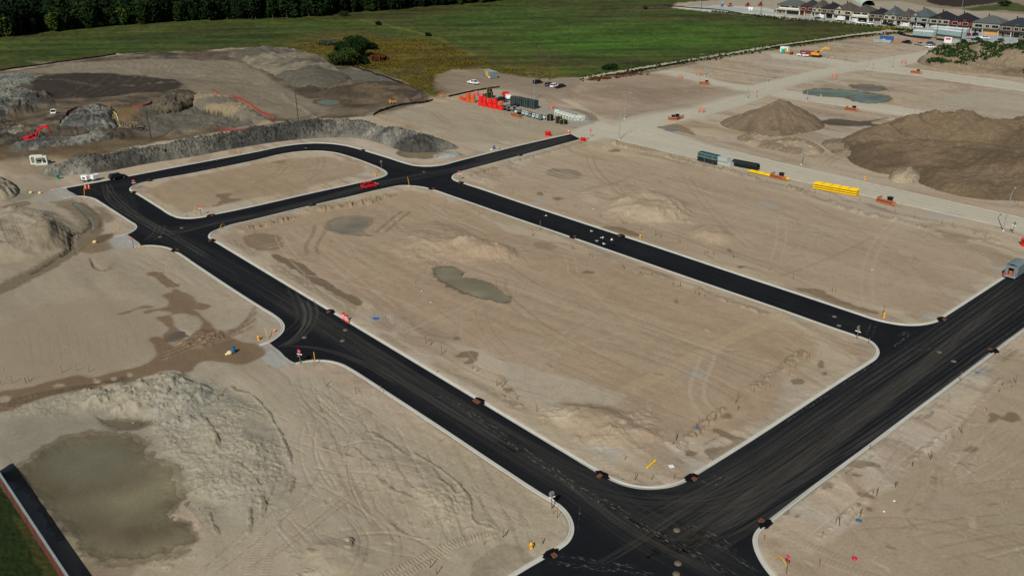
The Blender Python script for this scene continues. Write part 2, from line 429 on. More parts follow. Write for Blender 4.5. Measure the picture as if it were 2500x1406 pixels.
def clods(P, amp, size, soft=2., seed=3, cut_=.0, dark=0., warp=1.5):
    """broken, clumpy earth"""
    P = np.asarray(P); i = sel(P, soft+2)
    if not len(i): return
    x, y = X[i], Y[i]; sd = sd_poly(P, x, y)+warp*2*(fbm(x*.3, y*.3, 3, seed)-.5); w = 1-sm(-soft, soft, sd)
    wx = x+size*1.2*(fbm(x/size*.5, y/size*.5, 2, seed+3)-.5); wy = y+size*1.2*(fbm(x/size*.5+7, y/size*.5, 2, seed+4)-.5)
    cid = fbm(wx/size*.8, wy/size*.8, 4, seed, .6); b = .75*sm(.42, .62, cid)+.5*(1-np.abs(2*fbm(wx/size*1.7, wy/size*1.7, 3, seed+1)-1))
    pat = sm(.35, .65, fbm(x*.22, y*.22, 3, seed+8)) if cut_ else 1
    Z[i] += w*amp*b*pat
    if dark: C[i] *= (1+dark*1.5*w*(cid-.5)*pat)[:, None]  # shading put into the colour: hollows darker, clod tops paler
WATER = []
def pond(P, col, name, depth=.3, grow=1.09, wetc=None, wet=.9, lvl=-.05, warp=.35, ws=.5, seed=1, rip=(6., .25), soft=.5):
    P = smooth(spots(P), 4, True); warp *= 1.7; ws *= 1.5
    if wetc is not None:
        ctr = P.mean(0); d = P-ctr; paint(ctr+d*(1+(.7*wet+.35)/np.maximum(np.hypot(*d.T), 1.))[:, None], np.asarray(wetc)*.8, .9, .3, warp, ws, tex=.12, seed=seed)
    i = sel(P, 3); x, y = X[i], Y[i]; sd = sd_poly(P, x, y)+warp*2*(fbm(x*ws, y*ws, 4, seed)-.5)
    w = 1-sm(-soft*2.2, soft*.6, sd); near = 1-sm(0, 3, sd)
    Z[i] = Z[i]*(1-near)+near*.02
    Z[i] = Z[i]*(1-w)+w*(-depth)
    ctr = P.mean(0); d = P-ctr; g = 1+(.6+warp)/np.maximum(np.hypot(*d.T), 1.)
    WATER.append((ctr+d*g[:, None], lvl, name, col, rip))
# ---- fields beyond the site
FIELD = spots([(-700,215),(0,172),(160,150),(230,142),(280,133),(400,128),(480,126),(560,118),(640,116),(720,122),(780,138),(815,162),(870,164),(960,190),(1030,226),(1060,236),(1100,223),(1062,200),(1058,186),(1100,172),(1170,168),(1250,184),(1310,192),(1420,190),(1560,166),(1700,142),(1870,115),(2000,96),(2140,78),(2170,70),(2100,62),(2000,53),(1860,41),(1730,30),(1640,20),(1650,8),(1760,0),(1760,-40),(900,-60),(-600,-50)])
fi, fw = paint(FIELD, A(60,73,28), 1, 1.2, 2.5, .12, tex=.1, seed=60)
gf = fbm(X[fi]*.016, Y[fi]*.03, 4, 61); gf2 = fbm(X[fi]*.06, Y[fi]*.16, 4, 62); gn = fbm(X[fi]*.45, Y[fi]*.45, 3, 64)
gl = fbm(X[fi]*.012, Y[fi]*.14, 4, 69); brown = sm(.44, .6, gf*.4+gf2*.25+gl*.35)*fw*.75
C[fi] = C[fi]*(1-brown[:, None])+A(62,55,32)*brown[:, None]
for P, col, am, sf in (([(1250,100),(1330,62),(1500,48),(1700,55),(1900,75),(1960,92),(1850,106),(1600,138),(1450,145),(1330,135)], (58,88,25), .52, 34),
                       ([(1300,95),(1450,80),(1650,85),(1750,100),(1600,122),(1400,120)], (54,92,24), .28, 28),
                       ([(0,140),(0,108),(200,90),(500,75),(700,68),(800,60),(650,100),(300,120)], (50,68,26), .55, 12),
                       ([(1000,45),(1250,18),(1420,30),(1250,70),(1120,75)], (56,82,30), .5, 12)):
    paint(spots(P), A(*col), am, sf, 9, .04, tex=.16, seed=66)
for P, am in (([(690,118),(760,104),(840,92),(1000,95),(1080,103),(1170,140),(1300,162),(1345,190),(1250,186),(1165,170),(1098,174),(1060,190),(1062,232),(1000,212),(900,170),(850,165),(810,160),(775,138)], .7),
              ([(700,95),(830,84),(900,80),(830,112),(720,122)], .3)):
    i, w = paint(spots(P), A(92,80,26), am, 15, 16, .05, tex=.25, seed=70)
    k = sm(.46, .66, fbm(X[i]*.09, Y[i]*.12, 4, 71))*w*.8
    C[i] = C[i]*(1-k[:, None])+A(72,62,30)*k[:, None]
for P, col, am, sf in (([(870,140),(960,134),(960,152),(880,156)], (84,58,34), .7, 3), ([(960,168),(1030,160),(1040,176),(980,182)], (74,62,46), .6, 4),
                       ([(1040,100),(1150,120),(1320,186),(1290,190),(1130,130)], (58,60,30), .6, 4), ([(1270,130),(1340,125),(1420,145),(1330,160)], (72,62,42), .5, 8),
                       ([(300,75),(380,70),(330,84)], (76,60,44), .6, 4), ([(1500,20),(1640,8),(1640,24),(1560,26)], (66,58,42), .6, 5),
                       ([(1450,165),(1700,138),(1500,150),(1360,165)], (74,64,40), .5, 6)):
    paint(spots(P), A(*col), am, sf, 3, .1, tex=.15, seed=73)
line(spots([(872,48),(960,66),(1060,92),(1170,140),(1250,165),(1330,188)]), 3.2, A(96,90,36), .5, .2, warp=1)
line(spots([(1100,105),(1180,140),(1260,170),(1330,190)]), 4, A(70,76,44), .55, 0, warp=1)
C[fi] *= (1+1.3*(gl-.5)*fw+.8*(fbm(X[fi]*.05, Y[fi]*.09, 3, 68)-.5)*fw)[:, None]
C[fi] *= (1+.95*(gn-.5)*fw+.5*(gf2-.5)*fw)[:, None]
Z[fi] += fw*(.5*(gn-.5)+.25*(gf2-.5))
# ---- site, north-west: stripped and dug ground
DUG = spots([(-500,230),(0,175),(160,153),(280,136),(480,127),(640,117),(780,139),(815,164),(870,165),(960,192),(1030,228),(1055,240),(950,280),(890,290),(780,290),(640,300),(560,318),(400,345),(300,370),(150,392),(0,402),(-400,450)])
gi_, gw = paint(DUG, A(90,79,64), 1, 1.5, 2.5, .1, tex=.22, seed=80)
gx, gy = X[gi_], Y[gi_]; gq = fbm(gx*.035+.8*fbm(gx*.02, gy*.02, 2, 811), gy*.05+1.5*fbm(gx*.03, gy*.03, 2, 812), 5, 813)
for lo, hi, col in ((.52, .58, (112,101,84)), (.6, .64, (78,75,67)), (.66, .69, (58,52,44))):
    k = (sm(lo, hi, gq)*gw*.8)[:, None]; C[gi_] = C[gi_]*(1-k)+A(*col)*k
rg = 1-np.abs(2*fbm(gx*.05, gy*.07, 4, 815)-1); k = (sm(.86, .97, rg)*gw*.5)[:, None]; C[gi_] = C[gi_]*(1-k)+A(62,55,46)*k
tr = np.floor(gq*14)/14.; Z[gi_] += gw*(2.2*(tr-.45)+1.2*(gq-.45))
gm = sm(.3, .7, fbm(gx*.16, gy*.22, 4, 820))[:, None]*gw[:, None]+(1-gw[:, None])*.5; C[gi_] *= .7+.6*gm
rg = 1-np.abs(2*fbm(gx*.11+fbm(gx*.05, gy*.05, 2, 821), gy*.15, 4, 822)-1); k = (sm(.88, .98, rg)*gw*.45)[:, None]; C[gi_] = C[gi_]*(1-k)+A(58,52,44)*k
for P, col, am, sf, wp in (
    ([(-100,190),(0,178),(230,151),(500,147),(570,151),(640,180),(720,228),(795,280),(760,290),(700,285),(650,275),(560,237),(480,226),(430,205),(300,181),(100,180),(0,188)], (120,111,95), 1.1, 1.4, 1),
    ([(430,205),(520,180),(640,190),(720,235),(700,262),(600,240),(500,225)], (112,102,85), .7, 4, 3),
    ([(72,212),(110,186),(170,179),(250,177),(370,189),(442,210),(430,219),(330,231),(180,239),(120,234)], (54,48,41), 1.1, 1., 2.2),
    ([(560,121),(660,118),(780,145),(826,190),(860,180),(790,215),(760,216),(690,192),(640,165)], (88,84,75), .9, 3, 3),
    ([(810,170),(900,172),(960,195),(900,205),(800,200)], (92,92,84), .7, 4, 3),
    ([(780,205),(860,205),(1000,225),(1030,238),(960,250),(860,245),(790,230)], (104,92,74), .7, 3, 3),
    ([(720,195),(790,215),(800,235),(740,230)], (62,54,44), .7, 3, 2),
    ([(0,240),(80,232),(120,245),(110,262),(0,285)], (66,66,62), .9, 3, 3),
    ([(150,300),(180,280),(260,268),(268,318),(180,322)], (76,76,72), .8, 2, 2),
    ([(330,268),(430,237),(520,234),(570,256),(640,290),(610,310),(500,318),(370,330)], (94,92,84), .8, 3, 3),
    ([(0,330),(110,330),(330,325),(300,345),(0,352)], (62,58,50), .7, 3, 2),
    ([(0,395),(0,362),(130,362),(300,345),(400,338),(300,362),(170,388)], (98,82,60), .8, 2, 2),
    ([(0,395),(170,388),(165,410),(110,425),(40,428),(0,425)], (136,122,100), .9, 2, 2),
    ([(640,300),(760,284),(900,280),(1040,262),(980,268),(860,262),(720,262)], (112,100,82), .6, 3, 3),
    ([(270,268),(300,262),(330,300),(310,315),(280,315)], (120,98,66), .9, 1.5, 1),
    ([(530,230),(580,245),(650,285),(640,300),(580,275),(540,252)], (132,120,96), .8, 2, 1.5)):
    paint(smooth(spots(P), 3, True), A(*col), min(.97, am*.88), sf*1.2, wp*1.5, .1, tex=.22, seed=len(P)*7+int(P[0][0]) % 50)
clods(spots([(0,240),(120,232),(115,262),(0,290)]), 2.6, 3., 3, 81); clods(spots([(560,119),(780,142),(830,195),(1030,232),(1000,248),(790,232),(690,192)]), 1.5, 3.2, 4, 82, 1)
clods(spots([(330,262),(560,236),(650,290),(600,312),(360,330)]), 1.1, 2.6, 3, 83, 1); clods(spots([(0,320),(330,318),(300,345),(0,355)]), 1.3, 2., 3, 84)
for k in range(16):                              # lanes worn by scrapers
    o = k*2.4
    line(spots([(60+o,150+k*.5),(420,158+k*1.2),(600+k*3,185+k*2.6),(760+k*2,283+k*.7)]), .9, A(104,96,82) if k % 2 else A(140,131,114), .3, .03, warp=1.2, seed=k)
for k in range(7): line(spots([(150+k*26,236),(200+k*30,212),(236+k*30,186)]), .5, A(98,90,76), .3, .03, warp=.7, seed=k)
line(spots([(800,285),(760,293),(700,297)]), 1.2, A(70,62,48), .8, .1); line(spots([(620,302),(720,292),(780,275)]), .9, A(70,62,48), .7, .1)
# pit floor drops away
for P, d, W_ in (([(330,275),(420,245),(520,240),(560,258),(625,290),(590,308),(480,316),(370,326)], -2.2, 6),):
    dome(smooth(spots(P), 3, True), d, W_, 1.5, .15, 88, .15)
# ---- unpaved streets
GRAV = A(172,167,150)
for P in ([(1395,331),(1450,300),(1490,290),(1560,300),(1700,344),(2090,440),(2497,532),(2640,564),(2640,596),(2449,554),(1944,441),(1608,366),(1516,344),(1470,336),(1440,345),(1416,340)],
          [(1420,312),(1520,288),(1700,243),(1860,203),(2060,158),(2160,142),(2300,118),(2420,100),(2500,92),(2520,103),(2400,124),(2300,138),(2190,163),(2116,170),(1942,208),(1800,262),(1640,303),(1580,330),(1500,335)],
          [(1868,214),(1935,223),(2100,246),(2310,279),(2520,310),(2520,345),(2290,300),(2100,268),(1990,250),(1880,234)],
          [(2080,158),(2180,163),(2300,178),(2500,205),(2520,225),(2400,210),(2250,188),(2120,172)],
          [(1885,133),(1990,140),(2080,152),(2110,160),(2060,163),(1980,150),(1890,142)],
          [(1580,178),(1640,172),(1720,188),(1790,205),(1860,212),(1840,224),(1760,212),(1660,190)]):
    i, w = paint(smooth(spots(P), 3, True), GRAV, .92, .9, .7, .4, tex=.07, seed=91)
    Z[i] *= (1-w*.8)
paint(spots([(1120,242),(1160,228),(1300,238),(1440,286),(1450,303),(1400,311),(1320,297),(1200,264)]), A(142,138,128), .85, 1, 1, .3, seed=92)
for k in range(7):                               # wheel lanes on the gravel
    u = k/6.
    line(spots([(1600+40*u,327-14*u),(2000+18*u,434-16*u),(2480+6*u,548-20*u)]), .5, A(172,167,150) if k % 2 else A(152,148,134), .4, 0, warp=.3, seed=k)
    line(spots([(1600+10*u,322-24*u),(1800,262-18*u),(1950,208-8*u),(2116,168-8*u)]), .5, A(170,165,148) if k % 2 else A(152,148,133), .4, 0, warp=.4, seed=k)
for d in (0, 5): line(spots([(1200,205+d),(1300,216+d),(1380,244+d),(1450,278+d),(1500,305+d)]), 1., A(170,158,136), .8, 0, warp=.4)
line(spots([(1395,266),(1440,280),(1450,296)]), 2.2, A(112,102,86), .8, 0, warp=.6)
line(spots([(1060,196),(1180,215),(1300,206),(1420,190)]), 2.5, A(138,124,106), .7, 0, warp=1)
paint(spots([(1100,176),(1170,170),(1250,186),(1330,196),(1420,192),(1400,250),(1300,235),(1200,215),(1080,232),(1066,200)]), A(126,112,96), .8, 3, 3, .1, tex=.16, seed=93)
# gravel stub ends of the paved streets
for P in ([(125,465),(161,460),(176,470),(200,480),(159,485),(113,494),(80,492),(96,480)], [(279,580),(312,572),(325,581),(345,601),(325,604),(284,612),(258,602),(248,595)], [(635,844),(660,838),(683,855),(700,870),(722,887),(697,893),(676,898),(661,892),(645,880),(627,866)]):
    paint(spots(P), A(150,155,155), .95, .3, .35, .8, tex=.07, seed=94)
# ---- lots
LOT = A(147,128,106)
paint(smooth(spots([(585,572),(800,508),(1000,466),(1250,560),(1500,645),(1800,742),(1985,830),(1960,905),(1640,1075),(1500,1050),(1330,965),(1150,855),(900,745),(760,665)]), 3, True), LOT, .78, 1., 3., .15, tex=.16, seed=100)
paint(smooth(spots([(1190,470),(1420,372),(1560,385),(2000,500),(2330,600),(2420,650),(2280,735),(2120,740),(1800,650),(1500,560)]), 3, True), A(151,134,113), .7, 2, 3, .12, tex=.14, seed=101)
paint(spots([(350,470),(420,440),(700,388),(800,384),(880,404),(900,420),(700,470),(520,505),(450,518)]), A(140,122,99), .8, 1.2, 1.5, .2, tex=.14, seed=102)
paint(smooth(spots([(1900,1420),(2030,1318),(2160,1205),(2350,1045),(2540,860),(2700,900),(2700,1500)]), 3, True), A(146,131,110), .8, .5, .8, .3, tex=.09, seed=103)
paint(spots([(2150,1500),(2300,1300),(2420,1150),(2560,1080),(2700,1500)]), A(138,127,104), .5, 4, 3, .1, tex=.07, seed=104)
paint(spots([(1400,245),(1460,190),(1600,178),(1740,215),(1830,225),(1700,262),(1560,285),(1500,300)]), A(138,121,103), .7, 4, 4, .08, tex=.14, seed=105)
paint(spots([(1560,265),(1700,228),(1640,250),(1780,212),(1640,215),(1500,215),(1400,235)]), A(120,106,90), .5, 4, 3, .1, tex=.14, seed=106)
paint(spots([(2250,240),(2400,222),(2520,230),(2520,300),(2300,265)]), A(152,145,126), .7, 5, 3, .1, seed=107)
paint(spots([(1240,880),(1330,908),(1420,930),(1530,965),(1500,987),(1450,986),(1300,976),(1236,946)]), A(158,148,130), .85, .4, .5, .5, seed=108)
paint(spots([(940,280),(1120,243),(1200,262),(1330,300),(1390,320),(1200,352),(1080,340)]), A(148,138,118), .8, 2, 2, .15, seed=109)
MUD = A(97,83,65); DMP = A(108,93,73); GRY = A(146,148,144)
def wet_(pts, col=DMP, am=.85, seed=5, soft=.12, warp=.25):
    P = smooth(spots(pts), 4, True); s = float(np.hypot(*(P.max(0)-P.min(0)))); w_ = min(.75, warp+.05*s)
    paint(P, col, am*.55, soft*4, w_, 1.3/(1.+.08*s), tex=.1, seed=seed); paint(P, col, am*.8, soft, w_, 1.3/(1.+.08*s), tex=.1, seed=seed)
def blob(x, y, a, b, col=DMP, am=.85, seed=5):
    rnd = random.Random(x*31+y); n = 9
    wet_([(x+a*math.cos(2*math.pi*k/n)*rnd.uniform(.6, 1.25), y+b*math.sin(2*math.pi*k/n)*rnd.uniform(.6, 1.25)) for k in range(n)], col, am, seed)
wet_([(665,622),(720,635),(760,662),(800,690),(850,718),(886,737),(880,746),(830,724),(760,684),(690,642)], MUD, .9, 110)
wet_([(598,576),(655,570),(690,590),(684,608),(640,612),(604,600)], A(112,98,80), .8, 111)
wet_(zs(1240,690,[(1920,710),(2020,650),(2130,670)]) and [(1111,872),(1137,856),(1165,861),(1163,869),(1167,881),(1134,887),(1146,874)], DMP, .9, 112)
wet_([(1744,1046),(1778,1056),(1824,1079),(1803,1095),(1765,1115),(1742,1125),(1719,1098),(1767,1092),(1788,1079),(1767,1068),(1719,1084),(1754,1061)], DMP, .9, 113)
for b in ((1686,1107,15,6),(1946,931,18,7),(2004,890,9,12),(2012,912,6,6),(1240,952,12,7),(2121,1243,11,6),(2098,1232,8,5),(2367,1097,24,7),(1920,1251,9,8),(1944,1262,8,6),(2020,1186,18,9),(1116,826,9,5),(1773,1015,18,7),(1650,733,6,6),(1355,416,18,5),
          (1318,473,10,4),(1362,485,13,5),(1780,612,10,4),(1500,368,16,4),(1810,652,8,4),(1435,665,14,4),(2090,1160,14,5)): blob(*b)
wet_([(2065,1138),(2085,1126),(2116,1127),(2149,1136),(2116,1141),(2085,1143)], DMP, .9, 114)
wet_([(2092,1206),(2110,1203),(2130,1212),(2140,1218),(2120,1214),(2100,1212)], DMP, .9, 115)
wet_([(2413,1033),(2428,1010),(2445,1014),(2470,1006),(2490,1016),(2470,1032),(2440,1024)], DMP, .95, 116)
wet_([(1468,556),(1506,554),(1547,565),(1560,578),(1534,577),(1509,571)], DMP, .9, 117)
wet_([(1944,706),(1993,705),(2039,728),(2090,745),(2144,767),(2090,759),(2039,746),(1988,723)], DMP, .8, 118)
wet_([(1330,422),(1345,415),(1390,414),(1420,425),(1405,437),(1360,435)], A(116,103,85), .7, 119)
wet_([(1605,311),(1650,304),(1690,321),(1697,332),(1660,322)], A(112,100,84), .9, 120)
wet_([(530,475),(565,472),(560,485),(600,484),(570,492),(520,505),(540,490)], DMP, .85, 121)
wet_([(620,380),(660,374),(640,384)], DMP, .6, 122); wet_([(660,396),(700,392),(690,400)], DMP, .5, 123)
wet_([(1160,1370),(1185,1350),(1225,1322),(1262,1330),(1290,1345),(1310,1364),(1290,1385),(1240,1420),(1150,1440)], A(104,90,70), .95, 124)
wet_([(2000,300),(2040,290),(2100,296),(2170,288),(2130,302),(2180,306),(2100,308),(2030,306)], A(58,52,43), .9, 125, .3, 1.2)
wet_([(1985,296),(2030,280),(2080,280),(2000,286)], A(124,112,95), .7, 126, 1, 1)
for x, y, a, b in ((1475,1100,26,7),(1502,1116,8,10),(2330,957,14,9),(2395,905,16,10),(1320,495,17,6),(1470,615,18,7),(1500,640,12,5),(1745,655,12,5),(1230,1085,18,6),(700,735,24,9),(780,745,20,8),(920,775,22,10),(1010,880,22,6),(1930,772,16,6),(2270,775,20,9),(1705,912,18,8),(1870,503,22,7),(2300,525,40,8),(1690,1145,10,10),(1850,1050,10,6),(1330,365,14,4),(2450,660,24,10)):
    P = spots([(x+a*1.1*math.cos(k*.7), y+b*1.1*math.sin(k*.7)) for k in range(9)]); paint(P, GRY, .5, 1.1, 1.6, .55, tex=.12, seed=int(x) % 60)
# spoil left along the backs of the lots
def spoil(pts, w, h, col=None, seed=3, amt=.5):
    P = smooth(spots(pts), 4); i = sel(P, w+1); x, y = X[i], Y[i]; d, al, sg, L = sd_line(P, x, y)
    d = d+w*.9*(fbm(x*.3, y*.3, 4, seed)-.5); k = 1-sm(w*.2, w, d); f = fbm(x*1.3, y*1.3, 4, seed, .6); brk = sm(.36, .55, fbm(al*.12, al*0+seed, 2, seed+5))
    k = k*brk; Z[i] += h*k*(.2+1.3*sm(.4, .65, f))
    if col is not None: C[i] = C[i]*(1-amt*k[:, None])+np.asarray(col)*amt*k[:, None]
spoil([(600,562),(700,535),(800,510),(905,495),(960,478)], 1.6, .8, A(112,101,84)); spoil([(560,590),(660,648),(760,705),(830,752),(960,835),(1100,910),(1240,980),(1330,1030)], 1.1, .45, A(112,99,80))
spoil([(1140,432),(1200,415),(1300,382),(1420,350)], 1.4, .55, A(116,103,84)); spoil([(1500,352),(1640,385),(1800,425),(1950,465),(2100,520),(2200,540),(2330,575),(2430,590)], 1.5, .6, A(120,107,88))
spoil([(1150,478),(1300,545),(1450,610),(1600,665),(1720,712),(1870,765)], 1.3, .35, A(112,99,80)); spoil([(1660,1090),(1750,1010),(1850,940),(1960,860)], 1., .35, A(116,103,84))
spoil([(2000,1310),(2150,1185),(2300,1060),(2400,970),(2500,870)], .5, .15, None); spoil([(1500,350),(1480,360)], 2, .5)
for P, h, W_ in (([(930,600),(985,555),(1060,532),(1140,545),(1210,585),(1262,622),(1235,642),(1150,648),(1050,640),(970,632)], 1.5, 11), ([(1090,610),(1150,585),(1240,600),(1270,625),(1200,640)], 1.2, 4),
                 ([(1470,520),(1500,475),(1580,462),(1660,485),(1700,520),(1640,545),(1540,545)], 1.9, 7), ([(1680,580),(1710,545),(1780,555),(1800,590),(1740,600)], 1.2, 4),
                 ([(1330,1010),(1400,975),(1500,985),(1560,1030),(1640,1075),(1580,1090),(1450,1080),(1360,1040)], .9, 4), ([(1560,420),(1500,440),(1400,470),(1440,500),(1540,470)], 1., 6),
                 ([(800,295),(1000,262),(1100,330),(1000,330)], .5, 8), ([(1300,225),(1500,200),(1640,230),(1560,270),(1400,262)], 1.2, 14)):
    dome(smooth(spots(P), 3, True), h, W_, 1.2, .2, 130)
for P, a_, s_ in (([(980,600),(1270,600),(1280,640),(1000,650)], .35, .9), ([(1480,500),(1680,500),(1700,545),(1480,545)], .5, 1.2), ([(1340,1000),(1560,1000),(1640,1085),(1400,1085)], .4, 1.1), ([(1100,420),(1250,400),(1260,440),(1120,450)], .25, .9)):
    clods(spots(P), a_, s_, 2.5, 131, 1)
paint(spots([(1530,470),(1590,462),(1640,480),(1625,505),(1560,500),(1520,520),(1500,510)]), A(164,150,126), .8, 1, 1.4, .3, seed=132); paint(spots([(1100,600),(1180,580),(1190,600),(1120,615)]), A(156,140,116), .7, 1, 1, .3, seed=133)
# lanes across the lots
for k in range(11):
    o = k*13
    line(spots([(820+o*1.3,610-o*.25),(1150+o*1.9,760-o*.35),(1560+o*2.4,905-o*.5)]), .55+.3*(k % 3), A(158,143,120) if k % 2 else A(128,112,92), .22, .015, warp=.8, seed=k)
for k in range(9): line(spots([(1450+k*60,400+k*9),(1700+k*60,455+k*20),(1960+k*45,540+k*24)]), .6, A(156,142,120) if k % 2 else A(132,117,97), .22, .02, warp=.9, seed=k+40)
for d in (0, 34): line(spots([(1718+d,850),(1700+d,900),(1686+d,940),(1690+d,980),(1722+d*1.4,1020)]), .45, A(158,146,126), .75, .03, warp=.1)
for d in (0, 30): line(spots([(1940+d,745+d*.2),(1800+d,810),(1640+d,890),(1500+d,960)]), .8, A(156,140,112), .7, .03, warp=.25)
for d in (0, 26): line(spots([(770+d,545),(765+d,570),(748+d,600),(752+d,625)]), .6, A(120,108,90), .7, -.05, warp=.15)
for d in (0, 22): line(spots([(985+d,512),(950+d,540),(915+d,570)]), .4, A(112,98,78), .8, -.08, warp=.15)

def tracks(poly, n, seed, ang=None, spread=.25, Lr=(12, 45), pair=1.9, w=.28, curve=.5, amt=.32, hgt=-.02, cols=((164,152,133), (122,107,88))):
    """wheel and crawler tracks criss-crossing a lot"""
    P = spots(poly); rn = random.Random(seed); a, b = P.min(0), P.max(0); k = 0
    while k < n:
        p = np.array([rn.uniform(a[0], b[0]), rn.uniform(a[1], b[1])])
        if sd_poly(P, p[:1], p[1:])[0] > -1.5: continue
        k += 1; an = (AB if ang is None else ang)+rn.gauss(0, spread)+(math.pi/2 if rn.random() < .18 else 0); L = rn.uniform(*Lr); cv = rn.gauss(0, curve); pts = []
        for i in range(7):
            pts.append(p.copy()); an += cv/6; p = p+np.array([math.cos(an), math.sin(an)])*L/6
        pts = np.array(pts); ok = sd_poly(P, pts[:, 0], pts[:, 1]) < -.8
        pts = pts[ok]
        if len(pts) < 3: continue
        d = np.gradient(pts, axis=0); d /= np.hypot(*d.T)[:, None]; nr = np.stack([-d[:, 1], d[:, 0]], 1); col = A(*cols[rn.random() < .5])
        am = amt*rn.uniform(.5, 1.3); saw = .5 if rn.random() < .25 else None
        for s in ((-.5, .5) if rn.random() < .75 else (0,)): line(pts+nr*pair*s, w*rn.uniform(.7, 1.5), col, am, hgt*rn.uniform(.3, 2), warp=.12, saw=saw, rough=.5, seed=k)
BC = [(560,592),(960,476),(1060,490),(2080,832),(2120,862),(1690,1140),(1600,1180),(1480,1150),(1200,985)]
tracks(BC, 70, 501); tracks([(1130,430),(1410,352),(2480,590),(2420,670),(2240,780),(2120,760),(1240,465)], 50, 502, Lr=(20, 70), w=.4)
tracks([(1880,1300),(2500,850),(2600,1406),(1950,1400)], 34, 503, ang=AA, w=.2, amt=.25); tracks([(345,470),(440,436),(780,376),(925,420),(640,490),(470,520)], 18, 504, ang=AA, Lr=(15, 50), w=.4)
tracks([(800,900),(1340,1225),(1380,1290),(1230,1406),(560,1406),(700,1160),(660,960)], 60, 505, ang=AB+.25, Lr=(8, 30), w=.17, curve=.9, amt=.38, hgt=-.035); tracks([(0,510),(220,500),(200,620),(0,660)], 22, 506, Lr=(10, 35), w=.3, curve=1.2)
tracks([(340,610),(430,630),(660,780),(560,800),(400,700),(120,740),(60,800)], 26, 507, Lr=(10, 40), w=.25, curve=.8); tracks([(1440,250),(1700,185),(1840,220),(1560,285)], 14, 508, ang=AA, Lr=(20, 60), w=.7)
tracks([(1100,250),(1380,318),(1150,360),(960,285)], 16, 509, Lr=(20, 70), w=.6); tracks([(0,180),(560,152),(780,285),(640,270),(420,215),(60,215)], 30, 510, ang=0., Lr=(30, 110), w=.8, amt=.3, cols=((134,125,108), (96,88,74)))
tracks([(1960,225),(2500,330),(2500,240),(2200,185)], 14, 511, Lr=(30, 80), w=.8); tracks([(1600,330),(2000,340),(2150,420),(1950,400)], 14, 512, Lr=(15, 50), w=.5)
for k in range(150):                             # scuffs: short dark and pale scrapes left by buckets and boots
    rn_ = random.Random(900+k); P_ = [BC, [(1150,450),(1410,360),(2450,600),(2240,770),(1300,480)], [(1900,1310),(2500,880),(2500,1400),(1960,1400)], [(800,910),(1340,1240),(1230,1400),(600,1400)]][k % 4]; P_ = spots(P_); q = None
    while q is None:
        t_ = np.array([rn_.uniform(P_[:, 0].min(), P_[:, 0].max()), rn_.uniform(P_[:, 1].min(), P_[:, 1].max())])
        if sd_poly(P_, t_[:1], t_[1:])[0] < -1: q = t_
    a_ = rn_.uniform(0, 6.28); L_ = rn_.uniform(.8, 4); v = np.array([math.cos(a_), math.sin(a_)])*L_
    line(np.array([q, q+v*.5+rn_.uniform(-.3, .3), q+v]), rn_.uniform(.15, .5), A(116,101,82) if rn_.random() < .6 else A(164,152,132), .35, rn_.uniform(-.08, .1), warp=.3, rough=.7, seed=k)
# ---- west lots, mud river, drains
paint(spots([(-300,430),(120,430),(300,600),(430,625),(680,800),(660,900),(-300,1060)]), A(140,131,113), .7, 3, 3, .1, seed=140)
paint(smooth(spots([(0,800),(120,745),(330,740),(400,800),(385,860),(330,890),(120,930),(-60,955),(-60,850)]), 3, True), A(139,126,106), .8, 3, 2, .2, tex=.05, seed=141)
paint(smooth(spots([(-100,1000),(190,955),(400,915),(470,918),(560,940),(640,985),(690,1060),(715,1140),(700,1250),(600,1300),(420,1220),(100,1060),(-100,1100)]), 3, True), A(141,136,119), .8, 1.2, 2, .2, tex=.12, seed=142)
paint(spots([(560,940),(760,900),(1400,1290),(1250,1420),(400,1500),(300,1390),(480,1300),(700,1250),(700,1100)]), A(149,141,122), .6, 3, 2, .15, seed=143)
def Z1(p): return zs(0, 690, p)
def Z0(p): return zs(0, 340, p)
RIV = A(104,86,65)
wet_(Z1([(-200,1075),(0,1045),(240,1010),(500,930),(750,880),(870,910),(1100,850),(1400,770),(1500,700),(1500,620),(1450,520),(1500,515),(1580,560),(1700,600),(1850,470),(2000,450),(2100,480),(2300,560),(2450,590),(2490,720),(2350,780),(2150,770),(1900,760),(1800,850),(1650,830),(1400,890),(1150,970),(900,1020),(700,1035),(450,1080),(250,1150),(0,1230),(-200,1260)]), RIV, .95, 150, .25, .5)
wet_(Z1([(1540,-10),(1640,40),(1780,110),(1900,180),(2000,235),(1950,255),(1850,250),(1950,330),(2030,400),(2045,470),(1900,480),(1890,440),(1915,400),(1820,300),(1650,310),(1640,380),(1720,450),(1700,560),(1590,560),(1570,500),(1610,460),(1580,400),(1490,330),(1630,290),(1500,265),(1370,290),(1380,270),(1580,235),(1610,190),(1560,110),(1650,90)]), RIV, .85, 151, .2, .35)
wet_(Z1([(1120,300),(1250,260),(1400,212),(1450,235),(1300,250),(1180,300)]), RIV, .7, 152); wet_(Z0([(1420,1265),(1500,1258),(1600,1330),(1700,1400),(1640,1410),(1500,1340)]), RIV, .85, 153)
wet_(Z0([(20,640),(280,590),(270,630),(60,660)]), RIV, .7, 154)
for d in range(9): line(spots(zs(0, 690, [(1500+d*14,760-d*22),(1800,640-d*14),(2100+d*10,560-d*12),(2480,420-d*34)])), .35, A(84,70,53) if d % 2 else A(136,116,94), .6, -.1 if d % 2 else .12, warp=.25, seed=d)
for d in range(5): line(spots(zs(0, 690, [(-20,1130+d*18),(400,1040+d*12),(800,970+d*6),(1300,870+d*6)])), .3, A(86,73,57), .6, -.06, saw=.8 if d == 2 else None, warp=.2, seed=d)
